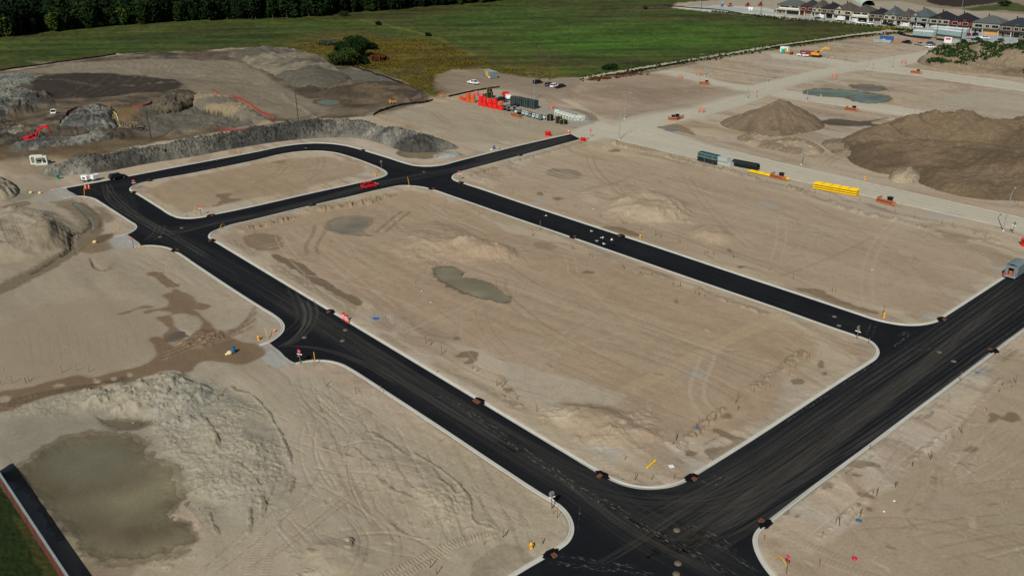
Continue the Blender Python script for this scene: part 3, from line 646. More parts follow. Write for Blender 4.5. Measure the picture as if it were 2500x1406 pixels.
blob(235,930,11,5,A(148,140,122),.8); blob(146,940,14,4,A(148,140,122),.8); blob(10,975,14,9,A(150,140,122),.8); blob(280,925,8,4,A(150,142,124),.7); blob(316,914,8,5,A(150,142,124),.7)
clods(spots(zs(0, 690, [(1600,480),(1900,450),(2150,480),(2000,600),(1750,640)])), .4, .7, .8, 155)
# drain and its dark bank
line(spots(Z0([(700,610),(800,700),(880,800),(880,880),(800,960),(690,1060),(560,1130),(420,1220),(250,1300),(60,1400),(-200,1500)])), 3.2, A(106,95,77), .9, -.25, warp=.6)
line(spots(Z0([(860,730),(865,810),(800,880),(700,920),(690,960),(660,1040),(560,1120)])), .8, A(66,60,48), .8, -.45, warp=.5, rough=.6)
line(spots(Z0([(800,620),(900,700),(970,780),(960,810),(920,860)])), .6, A(92,80,62), .8, -.2)
line(spots(Z0([(560,1110),(400,1215),(260,1290)])), .7, A(78,70,56), .8, -.2, rough=.6)
paint(spots(Z0([(490,600),(700,570),(760,620),(700,650),(660,680),(560,650)])), A(112,99,80), .8, .8, 1, .4, seed=160); paint(spots(Z0([(900,640),(1000,660),(1110,750),(1080,790),(980,810),(960,750)])), A(112,99,80), .8, .8, 1, .4, seed=161)
paint(spots(Z0([(750,1000),(900,930),(1050,900),(1100,900),(1000,980),(1090,1040),(900,1090),(780,1080)])), A(112,96,76), .85, .8, 1, .4, seed=162); wet_(Z0([(890,960),(960,905),(1090,915),(1020,960),(960,990)]), A(92,76,58), .8, 163)
paint(spots(Z0([(0,580),(100,545),(280,480),(380,500),(300,570),(120,600)])), A(120,116,102), .8, 1, 1, .3, seed=164)
dome(smooth(spots(Z0([(-100,720),(100,640),(400,650),(700,760),(780,860),(640,1040),(400,1140),(150,1180),(-100,1200)])), 3, True), 2.4, 7, 1.5, .12, 165)
dome(smooth(spots(Z0([(300,940),(420,860),(560,850),(690,900),(700,960),(600,1040),(400,1080),(310,1040)])), 3, True), 1.4, 5, .8, .25, 166)
paint(smooth(spots(Z0([(300,940),(420,850),(560,840),(690,900),(700,960),(600,1040),(400,1080),(310,1040)])), 3, True), A(116,105,86), .7, .8, .8, .4, tex=.16, seed=167)
clods(spots(Z0([(300,940),(420,850),(560,840),(690,900),(700,960),(600,1040),(400,1080),(310,1040)])), .3, .9, 1, 168)
for d in range(8): line(spots(Z0([(60+d*34,680-d*5),(200+d*45,760),(330+d*50,820+d*12),(420+d*45,900+d*30)])), .3, A(112,103,86), .5, -.12, warp=.3, seed=d)
for d in range(6): line(spots(Z0([(20+d*30,850),(70+d*34,980),(150+d*30,1090),(260+d*26,1120)])), .3, A(114,105,88), .5, -.12, warp=.3, seed=d+9)
for d in range(6): line(spots(Z0([(850+d*8,1110+d*10),(920,1210+d*4),(1000,1255-d*5),(1130,1215-d*12)])), .3, A(122,110,92), .5, -.08, warp=.3, seed=d+19)
for d in range(12): line(spots(zs(0, 690, [(330+d*90,840-d*20),(300+d*92,640-d*10),(270+d*92,460)])), .18, A(124,112,92), .2, -.015, warp=.1, seed=d)
# ---- near-left lot: broken crust, shoved ridges, crawler tracks
RGH = smooth(spots([(-100,1005),(190,955),(330,920),(440,915),(560,945),(640,990),(690,1070),(715,1150),(700,1240),(640,1280),(560,1230),(470,1330),(400,1300),(440,1180),(360,1080),(120,1020)]), 3, True)
clods(RGH, .12, .28, 1.2, 170, 1, .5); clods(spots([(200,950),(440,912),(500,960),(470,1030),(330,1045),(230,1010)]), .5, .85, 1, 171, 0, .2); clods(spots([(360,1040),(560,1010),(700,1150),(660,1250),(430,1200)]), .16, .36, 1, 172, 0)
paint(spots([(360,1000),(440,930),(560,950),(570,1000),(470,1060),(400,1060)]), A(134,132,120), .6, .8, .8, .5, seed=173)
for pts, w, h in (([(612,962),(640,990),(668,1030),(690,1070),(703,1100),(714,1140)], .4, .42), ([(560,940),(580,955),(612,962)], .5, .4), ([(715,1160),(712,1190),(700,1210)], .5, .35), ([(640,1210),(645,1240),(636,1270)], .6, .45),
                  ([(510,1250),(520,1280),(535,1310)], .4, .3), ([(608,1240),(612,1275),(606,1310)], .4, .4), ([(480,1010),(520,1060),(526,1100),(500,1110)], .6, .5), ([(555,945),(520,985),(470,1010)], .6, .45),
                  ([(890,1048),(950,1082),(1000,1120)], .7, .3), ([(1000,1100),(1080,1150),(1150,1230),(1155,1270),(1230,1298)], .4, .3), ([(1070,1170),(1120,1215)], .4, .3), ([(940,1265),(980,1300),(1060,1320)], .35, .25),
                  ([(850,1310),(856,1330),(848,1346)], .6, .5), ([(745,1342),(770,1355)], .5, .4), ([(910,1160),(960,1200),(1030,1228)], .5, .3), ([(780,1090),(870,1120)], .3, .15), ([(830,1065),(880,1110),(930,1160)], .25, .15), ([(560,1130),(620,1170),(640,1200)], .4, .25)):
    P = spots(pts); line(P, w*.6, A(104,95,78), .5, h*.42, warp=.3, rough=.8, seed=len(pts)+int(pts[0][0]))
for k in range(26):
    o = k*11.+9*math.sin(k*2.7); P = [(700+o*1.5,905+k*3),(740+o*1.7,1010+k*4),(790+o*1.8,1130+k*5),(860+o*1.75,1260+k*6)]
    line(spots(P), .1+.08*((k*7) % 5)/2, A(128,118,100) if k % 3 else A(156,148,130), .15+.3*((k*5) % 7)/6, -.012-.05*((k*11) % 4 == 0), warp=.5, seed=k)
for k in (0, 1, 3, 7, 8):
    o = k*30; line(spots([(480+o*.5,1400),(560+o*.7,1330-k*2),(640+o*.9,1250-k*4),(690+o*1.1,1140)]), .14, A(126,116,98), .45, -.06, warp=.2, seed=k+60)
for k in (0, 1, 4, 5): line(spots([(840+k*25,1255+k*3),(880+k*20,1320),(870+k*22,1370),(830+k*24,1420)]), .2, A(130,119,101), .35, -.04, warp=.2, seed=k+80)
for o in (0, 26): line(spots([(900+o*2,1420),(1000+o*1.6,1375),(1090+o*1.4,1330-o*.2),(1200+o,1298)]), .5, A(138,128,110), .5, .09, soft=.15, saw=.42, warp=.04, seed=o)
for a_, o in (([(600,1420),(640,1300),(660,1220)], 0), ([(640,1420),(672,1310)], 1), ([(1010,1090),(1060,1110),(1120,1150)], 2), ([(880,1150),(930,1145),(990,1165)], 3), ([(1150,1190),(1250,1240),(1320,1262)], 4), ([(1160,1230),(1260,1275),(1330,1300)], 5), ([(1265,1148),(1330,1190)], 6), ([(700,935),(780,965),(860,1010)], 7), ([(1980,1355),(2090,1395),(2200,1425)], 8), ([(1945,1318),(2030,1352),(2110,1392)], 9), ([(1400,870),(1450,905),(1470,910)], 10), ([(1410,893),(1460,906)], 11), ([(2120,1135),(2160,1150),(2230,1160)], 12)):
    line(spots(a_), .5, A(142,131,112), .4, .06, soft=.15, saw=.45, warp=.04, seed=o)
clods(spots([(1020,1210),(1120,1180),(1160,1240),(1130,1290),(1040,1290)]), .14, .34, 1, 175); clods(spots([(720,1350),(850,1340),(900,1380),(720,1420)]), .25, .5, 1, 176, 1)
clods(spots([(240,1350),(420,1340),(470,1360),(380,1385),(240,1380)]), .25, .45, .6, 177)
paint(spots([(200,1350),(280,1378),(340,1380),(300,1420),(200,1420)]), A(112,100,80), .7, .5, .6, .5, seed=178)
# grass behind the wall
LAWN = spots([(-200,1110),(2,1183),(60,1270),(150,1410),(230,1540),(-200,1540)])
i, w = paint(LAWN, A(30,42,16), 1, .2, .2, .8, tex=.25, seed=180); Z[i] += w*.3*fbm(X[i]*2.5, Y[i]*2.5, 3, 181)
paint(spots([(60,1270),(150,1410),(110,1410),(30,1260)]), A(62,60,30), .6, .3, .6, .8, seed=182)
for P_, h_, W_ in (([(470,1000),(560,950),(640,985),(690,1060),(712,1150),(690,1230),(600,1280),(520,1240),(440,1220),(450,1120)], .55, 5), ([(190,985),(300,940),(440,915),(540,950),(480,1010),(360,1030),(250,1010)], .8, 4), ([(860,1040),(1000,1090),(1170,1230),(1100,1300),(960,1240),(820,1120)], .5, 5), ([(740,1320),(850,1300),(930,1380),(800,1440)], .5, 3)):
    dome(smooth(spots(P_), 3, True), h_, W_, .8, .3, 186, .5)
i = sel(RGH, 2); k = 1-sm(-1.5, 1., sd_poly(RGH, X[i], Y[i])); Z[i] += k*.4*(fbm(X[i]*.35, Y[i]*.35, 3, 187)-.5)
# ---- standing water
PW = c(124,118,90)
paint(spots([(-40,1090),(0,1030),(120,1000),(240,1020),(370,1070),(380,1120),(200,1130),(40,1165)]), A(126,122,108), .9, 2.5, 2, .2, tex=.1, seed=189)
pond([(-10,1165),(30,1150),(75,1118),(125,1088),(185,1064),(240,1056),(300,1064),(352,1078),(360,1112),(396,1132),(424,1144),(432,1172),(440,1206),(428,1232),(400,1256),(430,1264),(452,1276),(468,1300),(468,1320),(440,1340),(385,1355),(330,1366),(255,1365),(215,1352),(160,1290),(100,1225),(40,1180)],
     c(126,121,102), 'pond_water', .4, 1.0, A(114,103,84), .9, -.05, .6, .6, 190, (2.2, .61), .9)
for P_, cl in (([(240,1215),(320,1190),(420,1130),(430,1200),(390,1250),(300,1262)], (148,144,118)), ([(190,1310),(330,1325),(440,1310),(450,1335),(330,1362),(230,1356)], (156,146,120)), ([(60,1130),(200,1080),(340,1090),(330,1140),(180,1180)], (126,124,112)), ([(60,1190),(200,1210),(240,1280),(160,1280)], (106,100,86))):
    paint(spots(P_), A(*cl), .8, 2.2, 1.6, .25, tex=.08, seed=191)
pond([(1062,657),(1099,652),(1122,659),(1136,668),(1132,680),(1158,684),(1190,693),(1221,711),(1242,733),(1234,737),(1196,731),(1145,718),(1111,703),(1085,690),(1066,672)], c(126,120,98), 'puddle_water', .3, 1, A(108,96,78), .7, -.05, .45, .8, 191, (2., .1))
pond([(803,556),(815,537),(865,529),(902,535),(900,548),(885,560),(904,574),(850,571),(822,566)], c(130,121,102), 'puddle_water', .25, 1, A(132,117,96), .8, -.05, .5, .5, 192, (2., .1))
wet_([(1303,594),(1318,591),(1345,596),(1366,604),(1350,610),(1322,609)], A(128,112,90), .8, 193)
pond([(236,1015),(265,1025),(316,1026),(362,1032),(345,1042),(300,1046),(260,1035)], c(110,101,82), 'puddle_water', .3, 1, A(112,102,84), .5, -.05, .25, .8, 194, (2., .1))
pond(Z0([(705,612),(770,610),(800,660),(870,730),(905,800),(900,860),(878,890),(870,800),(800,720),(730,650)]), c(118,122,112), 'puddle_water', .3, 1, A(104,90,72), .5, -.05, .1, .8, 195, (2., .1))
pond([(1968,222),(2000,218),(2060,220),(2115,227),(2060,237),(2000,234),(1975,231)], c(100,116,102), 'pond_water', .3, 1, A(104,92,70), 1.5, -.05, .8, .3, 196, (1., .1))
pond([(2072,241),(2100,231),(2130,229),(2166,236),(2150,250),(2120,252)], c(104,116,106), 'pond_water', .3, 1, A(104,92,70), 1.5, -.05, .8, .3, 197, (1., .1))
pond([(2085,209),(2110,208),(2150,213),(2155,218),(2130,222),(2095,216)], c(118,112,96), 'puddle_water', .3, 1, A(104,92,70), 2, -.05, .8, .3, 198, (1., .1))
pond([(780,245),(810,243),(832,252),(800,258),(785,256)], c(104,108,98), 'puddle_water', .3, 1, A(90,78,60), 2, -.05, .8, .3, 199, (1., .1))
pond([(975,370),(1010,366),(1080,372),(1040,385),(1000,383),(980,378)], c(124,112,88), 'puddle_water', .3, 1, A(110,96,76), 1.2, -.05, .6, .3, 200, (1., .1))
pond(Z1([(1600,480),(1700,445),(1800,470),(1820,510),(1700,545),(1600,560),(1570,520)]), c(106,96,82), 'puddle_water', .2, 1, None, .5, -.06, .25, .8, 201, (2., .1))
pond([(1660,218),(1630,312),(1618,318),(1640,322),(1660,316)][1:], c(118,116,108), 'puddle_water', .2, 1, None, .5, -.05, .4, .4, 202, (1., .1))
# ---- far side: housing estate ground
paint(spots([(1640,20),(1700,8),(1760,0),(1850,-40),(2600,-60),(2600,130),(2300,112),(2170,70),(2000,52),(1860,40),(1730,29)]), A(150,142,126), .95, 1.5, 2, .1, seed=210)
paint(spots([(1640,19),(1760,14),(1880,20),(1900,36),(2000,52),(2000,56),(1860,41),(1730,29)]), A(186,184,172), .8, 2, 3, .1, tex=.14, seed=211)
i, w = paint(spots([(1690,15),(1790,18),(1900,32),(2100,54),(2250,70),(2400,84),(2520,92),(2520,106),(2450,104),(2420,110),(2300,84),(2200,70),(2000,48),(1880,34),(1690,22)]), A(152,160,160), .95, 1, .5, .3, tex=.05, seed=212)
paint(spots([(2330,108),(2400,100),(2450,100),(2520,104),(2520,112),(2440,112),(2390,122),(2300,120)]), A(158,162,156), .9, 1, .5, .3, tex=.05, seed=213)
paint(spots([(1900,-60),(1960,0),(2200,4),(2300,22),(2380,25),(2520,40),(2600,-60)]), A(126,112,90), .9, 4, 6, .05, tex=.14, seed=214)
paint(spots([(2250,-10),(2265,6),(2300,15),(2350,18),(2420,10),(2465,2),(2470,-20)]), A(52,44,38), 1, 1, 3, .1, tex=.08, seed=215); paint(spots([(2340,24),(2420,12),(2470,6),(2520,20),(2520,32),(2440,26),(2380,27)]), A(62,70,34), .95, 2, 4, .1, tex=.2, seed=216)
# fence path between field and site
line(spots([(1418,192),(1480,181),(1560,167),(1620,157),(1700,145),(1780,132),(1870,117),(1980,101),(2140,79),(2240,72)]), 2.2, A(170,164,146), .95, .1, soft=.3, warp=.4)
line(spots([(1430,199),(1560,174),(1700,150),(1870,124),(1990,107),(2140,87),(2260,78)]), 3.2, A(78,78,44), .9, .3, warp=1, rough=.6)
line(spots([(1470,191),(1530,186),(1610,172),(1700,155)]), 3, A(92,84,60), .7, .3, warp=1, rough=.6)
# keep the formation level under the pavement
i = sel(outer, 8); sdA = sd_asphalt(X[i], Y[i]); k = sm(1.6, 5., sdA); Z[i] = Z[i]*k - .02*(1-k)*(sdA < 3); Z[i] = np.where(sdA < 1.5, np.minimum(Z[i], 0.), Z[i])
bk = sm(.58, .8, sdA)*(1-sm(2.2, 5., sdA))*(RAD[i] < 300); Z[i] = np.where(bk > .02, np.maximum(Z[i], bk*(.06+.2*(fbm(X[i]*.7, Y[i]*.7, 3, 231)-.35))), Z[i])
e = (1-sm(.2, 2.2+1.5*fbm(X[i]*.4, Y[i]*.4, 2, 220), sdA))*(sdA > 0)*.3
C[i] = C[i]*(1-e[:, None])+A(160,152,136)*e[:, None]
Z[RAD > 1400] = -1.5
C = np.clip(C, .004, .85)
ri = np.arange(NR-1)[:, None]*NA; ci = np.arange(NA-1)[None, :]
q = (ri+ci).ravel(); Q = np.stack([q, q+NA, q+NA+1, q+1], 1)[:, ::-1]
m_ground = attr_mat('ground_earth')
npmesh('ground', np.stack([X, Y, Z], 1), Q, m_ground, True, C, kind='structure')

def water_mat(name, col, rip):
    m = bpy.data.materials.new(name); m.use_nodes = True; nt = m.node_tree; b = nt.nodes['Principled BSDF']; N = nt.nodes.new; L = nt.links.new
    tc = N('ShaderNodeTexCoord'); n = N('ShaderNodeTexNoise'); n.inputs['Scale'].default_value = .09; n.inputs['Detail'].default_value = 3; L(tc.outputs['Object'], n.inputs[0])
    r = N('ShaderNodeMix'); r.data_type = 'RGBA'; r.inputs[6].default_value = (*[v*.72 for v in col], 1); r.inputs[7].default_value = (*[min(.8, v*1.25) for v in col], 1)
    mr = N('ShaderNodeMapRange'); mr.inputs[1].default_value = .35; mr.inputs[2].default_value = .65; L(n.outputs['Fac'], mr.inputs[0]); L(mr.outputs[0], r.inputs[0]); L(r.outputs[2], b.inputs['Base Color'])
    b.inputs['Roughness'].default_value = .25; b.inputs['Specular IOR Level'].default_value = .3 if rip[0] > 1.5 else .08
    out = nt.nodes['Material Output']; tb = N('ShaderNodeBsdfTransparent'); tb.inputs[0].default_value = (.88, .87, .8, 1); ms = N('ShaderNodeMixShader'); ms.inputs[0].default_value = .3 if rip[1] > .5 else .85; L(tb.outputs[0], ms.inputs[1]); L(b.outputs[0], ms.inputs[2]); L(ms.outputs[0], out.inputs['Surface'])
    mp = N('ShaderNodeMapping'); mp.inputs['Rotation'].default_value = (0, 0, .9); mp.inputs['Scale'].default_value = (1, .35, 1); L(tc.outputs['Object'], mp.inputs[0])
    w = N('ShaderNodeTexNoise'); w.inputs['Scale'].default_value = rip[0]; w.inputs['Detail'].default_value = 3; w.inputs['Distortion'].default_value = .8; L(mp.outputs[0], w.inputs[0])
    bp = N('ShaderNodeBump'); bp.inputs['Strength'].default_value = rip[1]; bp.inputs['Distance'].default_value = .25; L(w.outputs['Fac'], bp.inputs['Height']); L(bp.outputs[0], b.inputs['Normal'])
    return m
for k, (P, lvl, name, col, rip) in enumerate(WATER):
    mb = MB(); pv = [Vector((p[0], p[1], 0)) for p in P]; tr = tessellate_polygon([pv])
    lvl = lvl-.004*k; mb.add([(p.x, p.y, lvl) for p in pv], [t if (pv[t[1]]-pv[t[0]]).cross(pv[t[2]]-pv[t[0]]).z > 0 else t[::-1] for t in tr])
    tag(mb.build(name, water_mat('muddy_water_%d' % k, col, rip)), kind='structure')

# ================================================================== stockpiles (each its own heap of earth)
def heap(name, label, cat, foot, hmax, slope, res, colf, lump=.3, lscale=.12, fine=.25, fsc=.9, wor=0., wsc=1., cone=None, seed=1, crest=None, matn=None, sharp=False, kind=None, peaks=None):
    P = smooth(spots(foot), 4, True); a = P.min(0)-1; b = P.max(0)+1
    o = Vector(((a[0]+b[0])/2, (a[1]+b[1])/2, 0))
    gx = np.arange(a[0], b[0], res); gy = np.arange(a[1], b[1], res); x, y = np.meshgrid(gx, gy); sh = x.shape; x = x.ravel(); y = y.ravel()
    sd = -(sd_poly(P, x, y)+.8*lump*2*(fbm(x*lscale*2, y*lscale*2, 3, seed+2)-.5)*4*res)
    hm = hmax*(1-lump+2*lump*fbm(x*lscale, y*lscale, 3, seed))
    z = np.where(sd > 0, hm*(1-np.exp(-np.maximum(sd, 0)*slope/hm)), sd*7)
    if sharp: z = np.where(sd > 0, np.minimum(sd*slope, hm+.25*sd*slope), sd*.8)
    if crest is not None:
        cp = spots([crest[:2]])[0]; d = np.hypot(x-cp[0], y-cp[1]); rad = crest[2]
        z = np.minimum(np.where(sd > 0, sd*slope, sd*.8), hmax*np.clip(1-d/rad, -1, 1)*1.0+.0)
        z = np.where(sd > 0, np.maximum(z, 0), z)
    if peaks:
        zz = np.zeros_like(x)
        for a_, b_, h_, r_ in peaks: cp = spot(a_, b_); zz = np.maximum(zz, h_*np.clip(1-np.hypot(x-cp.x, y-cp.y)/r_, 0, 1)**.9)
        z = np.where(sd > 0, np.minimum(sd*slope*.8, np.maximum(zz, .13*hm)), sd*7)
    if peaks: z = np.where(sd > 0, z*(.82+.36*fbm(x*.16, y*.16, 3, seed+33)), z)
    body = sm(0, 1.2, sd)
    ang = np.arctan2(y-o.y, x-o.x)
    z = z+body*fine*2*(fbm(x*fsc, y*fsc, 4, seed+5)-.5)+body*fine*1.6*(fbm(ang*14, z*.2, 3, seed+7)-.5)
    if wor:
        wx = x+wsc*1.6*(fbm(x/wsc*.45, y/wsc*.45, 3, seed+16)-.5); wy = y+wsc*1.6*(fbm(x/wsc*.45+9, y/wsc*.45, 3, seed+17)-.5)
        f, cid = worley(wx/wsc, wy/wsc, seed+6); rg = 1-np.abs(2*fbm(wx/wsc*.6, wy/wsc*.6, 4, seed+8, .6)-1); am = .35+1.1*sm(.35, .62, fbm(x*.09, y*.09, 3, seed+19))
        z = z+body*wor*am*(np.clip(1-f*1.1, 0, 1)*(.2+1.2*cid)*.8+1.1*(rg-.5))
    ok = (sd > -1.2*res).reshape(sh); idx = -np.ones(sh, int)
    f4 = ok[:-1, :-1] & ok[1:, :-1] & ok[:-1, 1:] & ok[1:, 1:]
    n = np.arange(sh[0]*sh[1]).reshape(sh)
    Q = np.stack([n[:-1, :-1][f4], n[:-1, 1:][f4], n[1:, 1:][f4], n[1:, :-1][f4]], 1)
    u, inv = np.unique(Q, return_inverse=True); Q = inv.reshape(Q.shape)
    x, y, z, sd = x[u], y[u], z[u], sd[u]
    cc = np.clip(colf(x, y, z, sd), .004, .8)
    ob = npmesh(name, np.stack([x-o.x, y-o.y, z], 1), Q, MATS[matn or 'pile_earth'], matn is None, cc); ob.location = o
    if kind: tag(ob, kind=kind)
    else: tag(ob, label, cat)
    return ob, (x, y, z, sd)
attr_mat('pile_earth', .95, 1.4, .24, .16, .9); attr_mat('clay_rubble', .95, 2.2, .3, .2, 1.)
def two(c1, c2, sc=.15, sd_=3, lo=.42, hi=.6, extra=None):
    def f(x, y, z, s):
        k = sm(lo, hi, fbm(x*sc, y*sc, 4, sd_))[:, None]; o = A(*c1)*(1-k)+A(*c2)*k
        o = o*(1+.3*(fbm(x*.8, y*.8, 3, sd_+3)-.5))[:, None]
        return extra(o, x, y, z, s) if extra else o
    return f
def clay(o, x, y, z, s):
    f, cid = worley(x*1.05+.8*fbm(x, y, 2, 7), y*1.05, 3); k = (sm(.55, .75, fbm(x*.1, y*.1, 3, 31))*.6)[:, None]
    o = o*(1-k)+A(136,134,124)*k
    return o*(.62+.6*cid)[:, None]
heap('clay_berm', 'long ridge of grey broken clay lumps running behind the curved black road', 'clay berm',
     [(103,424),(160,412),(172,404),(260,388),(400,366),(560,340),(640,322),(760,310),(870,308),(950,322),(1040,340),(1108,356),(1122,362),(1085,368),(1000,372),(962,363),(905,344),(830,336),(740,340),(640,352),(560,366),(470,383),(350,402),(250,421),(170,428),(120,431)],
     3.4, .9, .26, two((66,66,62), (98,96,88), .06, 41, .4, .6, clay), .4, .06, .5, .45, .75, .8, seed=42, matn='clay_rubble')
heap('clay_berm', 'dark grey clay ridge between the pit and the red excavator', 'clay berm',
     [(22,366),(60,352),(120,346),(200,340),(280,334),(300,340),(240,352),(160,364),(70,374),(30,374)], 2.6, .9, .45, two((72,71,68), (92,90,84), .1, 44, .4, .6, clay), .3, .1, .5, .5, .6, .9, seed=45, matn='clay_rubble')
heap('clay_mound', 'dark grey clay mound with steep broken faces at the left of the pit', 'clay mound',
     [(146,306),(175,286),(225,272),(266,268),(276,292),(280,316),(240,326),(185,326),(150,320)], 4., .9, .45, two((70,72,70), (100,99,92), .12, 47, .4, .6, clay), .35, .1, .7, .4, .7, 1.1, seed=48, matn='clay_rubble')
heap('clay_mound', 'blue-grey clay mound at the left edge beyond the white pickup', 'clay mound',
     [(-60,262),(0,236),(60,228),(105,238),(112,254),(60,270),(0,288),(-60,295)], 3.4, .8, .5, two((72,75,72), (104,104,96), .1, 50, .4, .6, clay), .4, .1, .6, .4, .6, 1.2, seed=51, matn='clay_rubble')
heap('clay_mound', 'small grey rubble mound left of the dark earth oval', 'clay mound', [(-60,205),(0,196),(60,184),(92,190),(88,202),(40,214),(-60,224)], 2.6, .7, .5, two((98,102,98), (118,118,108), .1, 52, .4, .6, clay), .4, .1, .5, .4, .5, 1.2, seed=53, matn='clay_rubble')
heap('spoil_bank', 'broad grey brown spoil bank along the field edge above the haul road', 'spoil bank',
     [(560,132),(600,126),(660,122),(740,130),(800,150),(832,176),(850,200),(800,212),(740,214),(690,196),(640,172),(590,150)], 3.2, .5, .8, two((86,82,72), (118,110,94), .06, 54, .42, .62), .35, .05, .7, .25, .7, 3., seed=55)
heap('spoil_bank', 'brown spoil bank with a steep dark face left of the skid steer', 'spoil bank',
     [(790,226),(850,214),(930,205),(1000,214),(1030,232),(990,240),(920,242),(850,243),(800,240)], 2.8, .6, .6, two((92,80,64), (70,62,52), .1, 56, .45, .6), .3, .07, .5, .3, .4, 1.6, seed=57)
heap('clay_mound', 'row of broken brown clay lumps at the top edge of the pit', 'clay mound', [(372,256),(400,240),(440,228),(478,232),(482,246),(460,256),(420,266),(385,268)], 2.4, 1.0, .3, two((92,84,70), (66,62,55), .15, 148, .4, .6, clay), .5, .15, .6, .5, .8, 1.4, seed=149, matn='clay_rubble')
heap('clay_mound', 'low dark clay heap at the left edge below the first clay mound', 'clay mound', [(-40,318),(0,300),(40,304),(70,316),(60,330),(20,336),(-40,338)], 1.8, .7, .4, two((64,60,54), (92,82,66), .12, 150, .4, .6, clay), .4, .12, .5, .4, .7, 1.4, seed=151, matn='clay_rubble')
heap('spoil_bank', 'pale ridge of dug earth along the right rim of the pit', 'spoil bank',
     [(470,236),(540,236),(600,262),(650,292),(668,306),(640,308),(600,292),(550,272),(480,256)], 1.8, .7, .5, two((130,118,94), (104,98,86), .12, 58), .3, .1, .4, .5, .7, 1.5, seed=59)
heap('soil_pile', 'tall cone of brown topsoil beside the gravel street', 'soil pile',
     [(1757,300),(1800,286),(1850,272),(1915,266),(1970,276),(2008,298),(2012,312),(1960,326),(1890,334),(1820,324),(1770,312)], 10.3, .62, .45, two((112,98,80), (94,82,66), .12, 60, .4, .62), .2, .1, .4, .4, seed=61, peaks=[(1915,300,10.4,20),(1872,306,6.6,16),(1955,306,6.4,14),(1810,302,3.8,11),(1925,312,6,14)])
heap('soil_pile', 'largest brown topsoil stockpile with a lumpy ridge at the right edge', 'soil pile',
     [(2046,352),(2100,322),(2200,304),(2280,298),(2345,296),(2420,306),(2560,310),(2700,320),(2720,520),(2560,500),(2490,492),(2400,488),(2340,480),(2250,450),(2225,432),(2150,424),(2100,408),(2060,378)], 8.4, .62, .5,
     two((108,93,74), (92,79,62), .06, 63, .4, .62), .42, .045, .6, .28, .4, .9, seed=64, peaks=[(2230,334,6.4,14),(2275,332,7.4,15),(2340,334,8.8,17),(2400,342,7.2,16),(2450,345,6.6,18),(2520,348,7.6,22),(2600,352,7,24),(2160,348,5.2,14),(2110,350,3.4,10),(2080,364,2,10),(2180,385,4,18),(2270,390,5,22),(2360,400,5.4,24),(2450,420,5.4,26),(2550,430,6,30),(2300,440,2.8,20),(2400,460,2.6,22),(2500,470,3,26)])
heap('soil_pile', 'small pale rubble heap at the foot of the large brown stockpile', 'soil pile', [(2168,432),(2200,416),(2225,412),(2245,424),(2248,442),(2215,448),(2180,444)], 2.4, .9, .3, two((150,138,116), (126,116,98), .3, 66), .3, .3, .4, .9, .5, .9, seed=67)
heap('soil_pile', 'rounded tan heap with cracked sides at the left edge', 'soil pile', [(-80,480),(-60,452),(0,440),(28,446),(46,462),(46,474),(20,488),(-20,494),(-60,492)], 3.6, 1.1, .3, two((142,133,114), (112,104,88), .2, 69), .3, .2, .7, .35, .3, 1.3, seed=70)
heap('soil_pile', 'low pale gravel heap by the curved black road', 'gravel heap', [(1055,380),(1080,374),(1115,374),(1130,380),(1100,386),(1065,386)], 1.1, .6, .35, two((136,140,134), (118,120,112), .3, 71), .2, .3, .15, 1., .25, .6, seed=72)
heap('soil_pile', 'low crumbly tan ridge between the gravel street and the soil cone', 'soil pile', [(1800,335),(1850,328),(1900,336),(1990,352),(2010,372),(1960,380),(1880,366),(1820,352)], .9, .4, .35, two((148,134,112), (122,108,90), .2, 73), .4, .15, .4, .6, .5, 1., seed=74)
heap('soil_pile', 'low tan crumbly heap at the foot of the dark mud streaks', 'soil pile', [(2010,345),(2080,338),(2110,352),(2150,378),(2120,396),(2060,384),(2020,366)], .9, .35, .4, two((132,118,98), (110,98,80), .2, 75), .4, .15, .4, .6, .4, 1., seed=76)
gob, gp = heap('grassy_bank', 'tan earth bank overgrown with green weeds along its crest at the right edge', 'earth bank',
     [(2238,150),(2270,136),(2330,130),(2420,134),(2520,140),(2640,150),(2660,192),(2520,192),(2440,184),(2380,176),(2300,166),(2250,158)], 9.5, .75, .6, two((124,111,90), (106,94,75), .08, 78), .35, .05, .9, .2, .5, 2.2, seed=79, peaks=[(2300,146,6.5,13),(2345,142,7.5,14),(2390,150,9.5,17),(2430,152,8,14),(2480,158,10,19),(2540,160,11,22),(2600,160,10,20),(2270,150,4,8)])
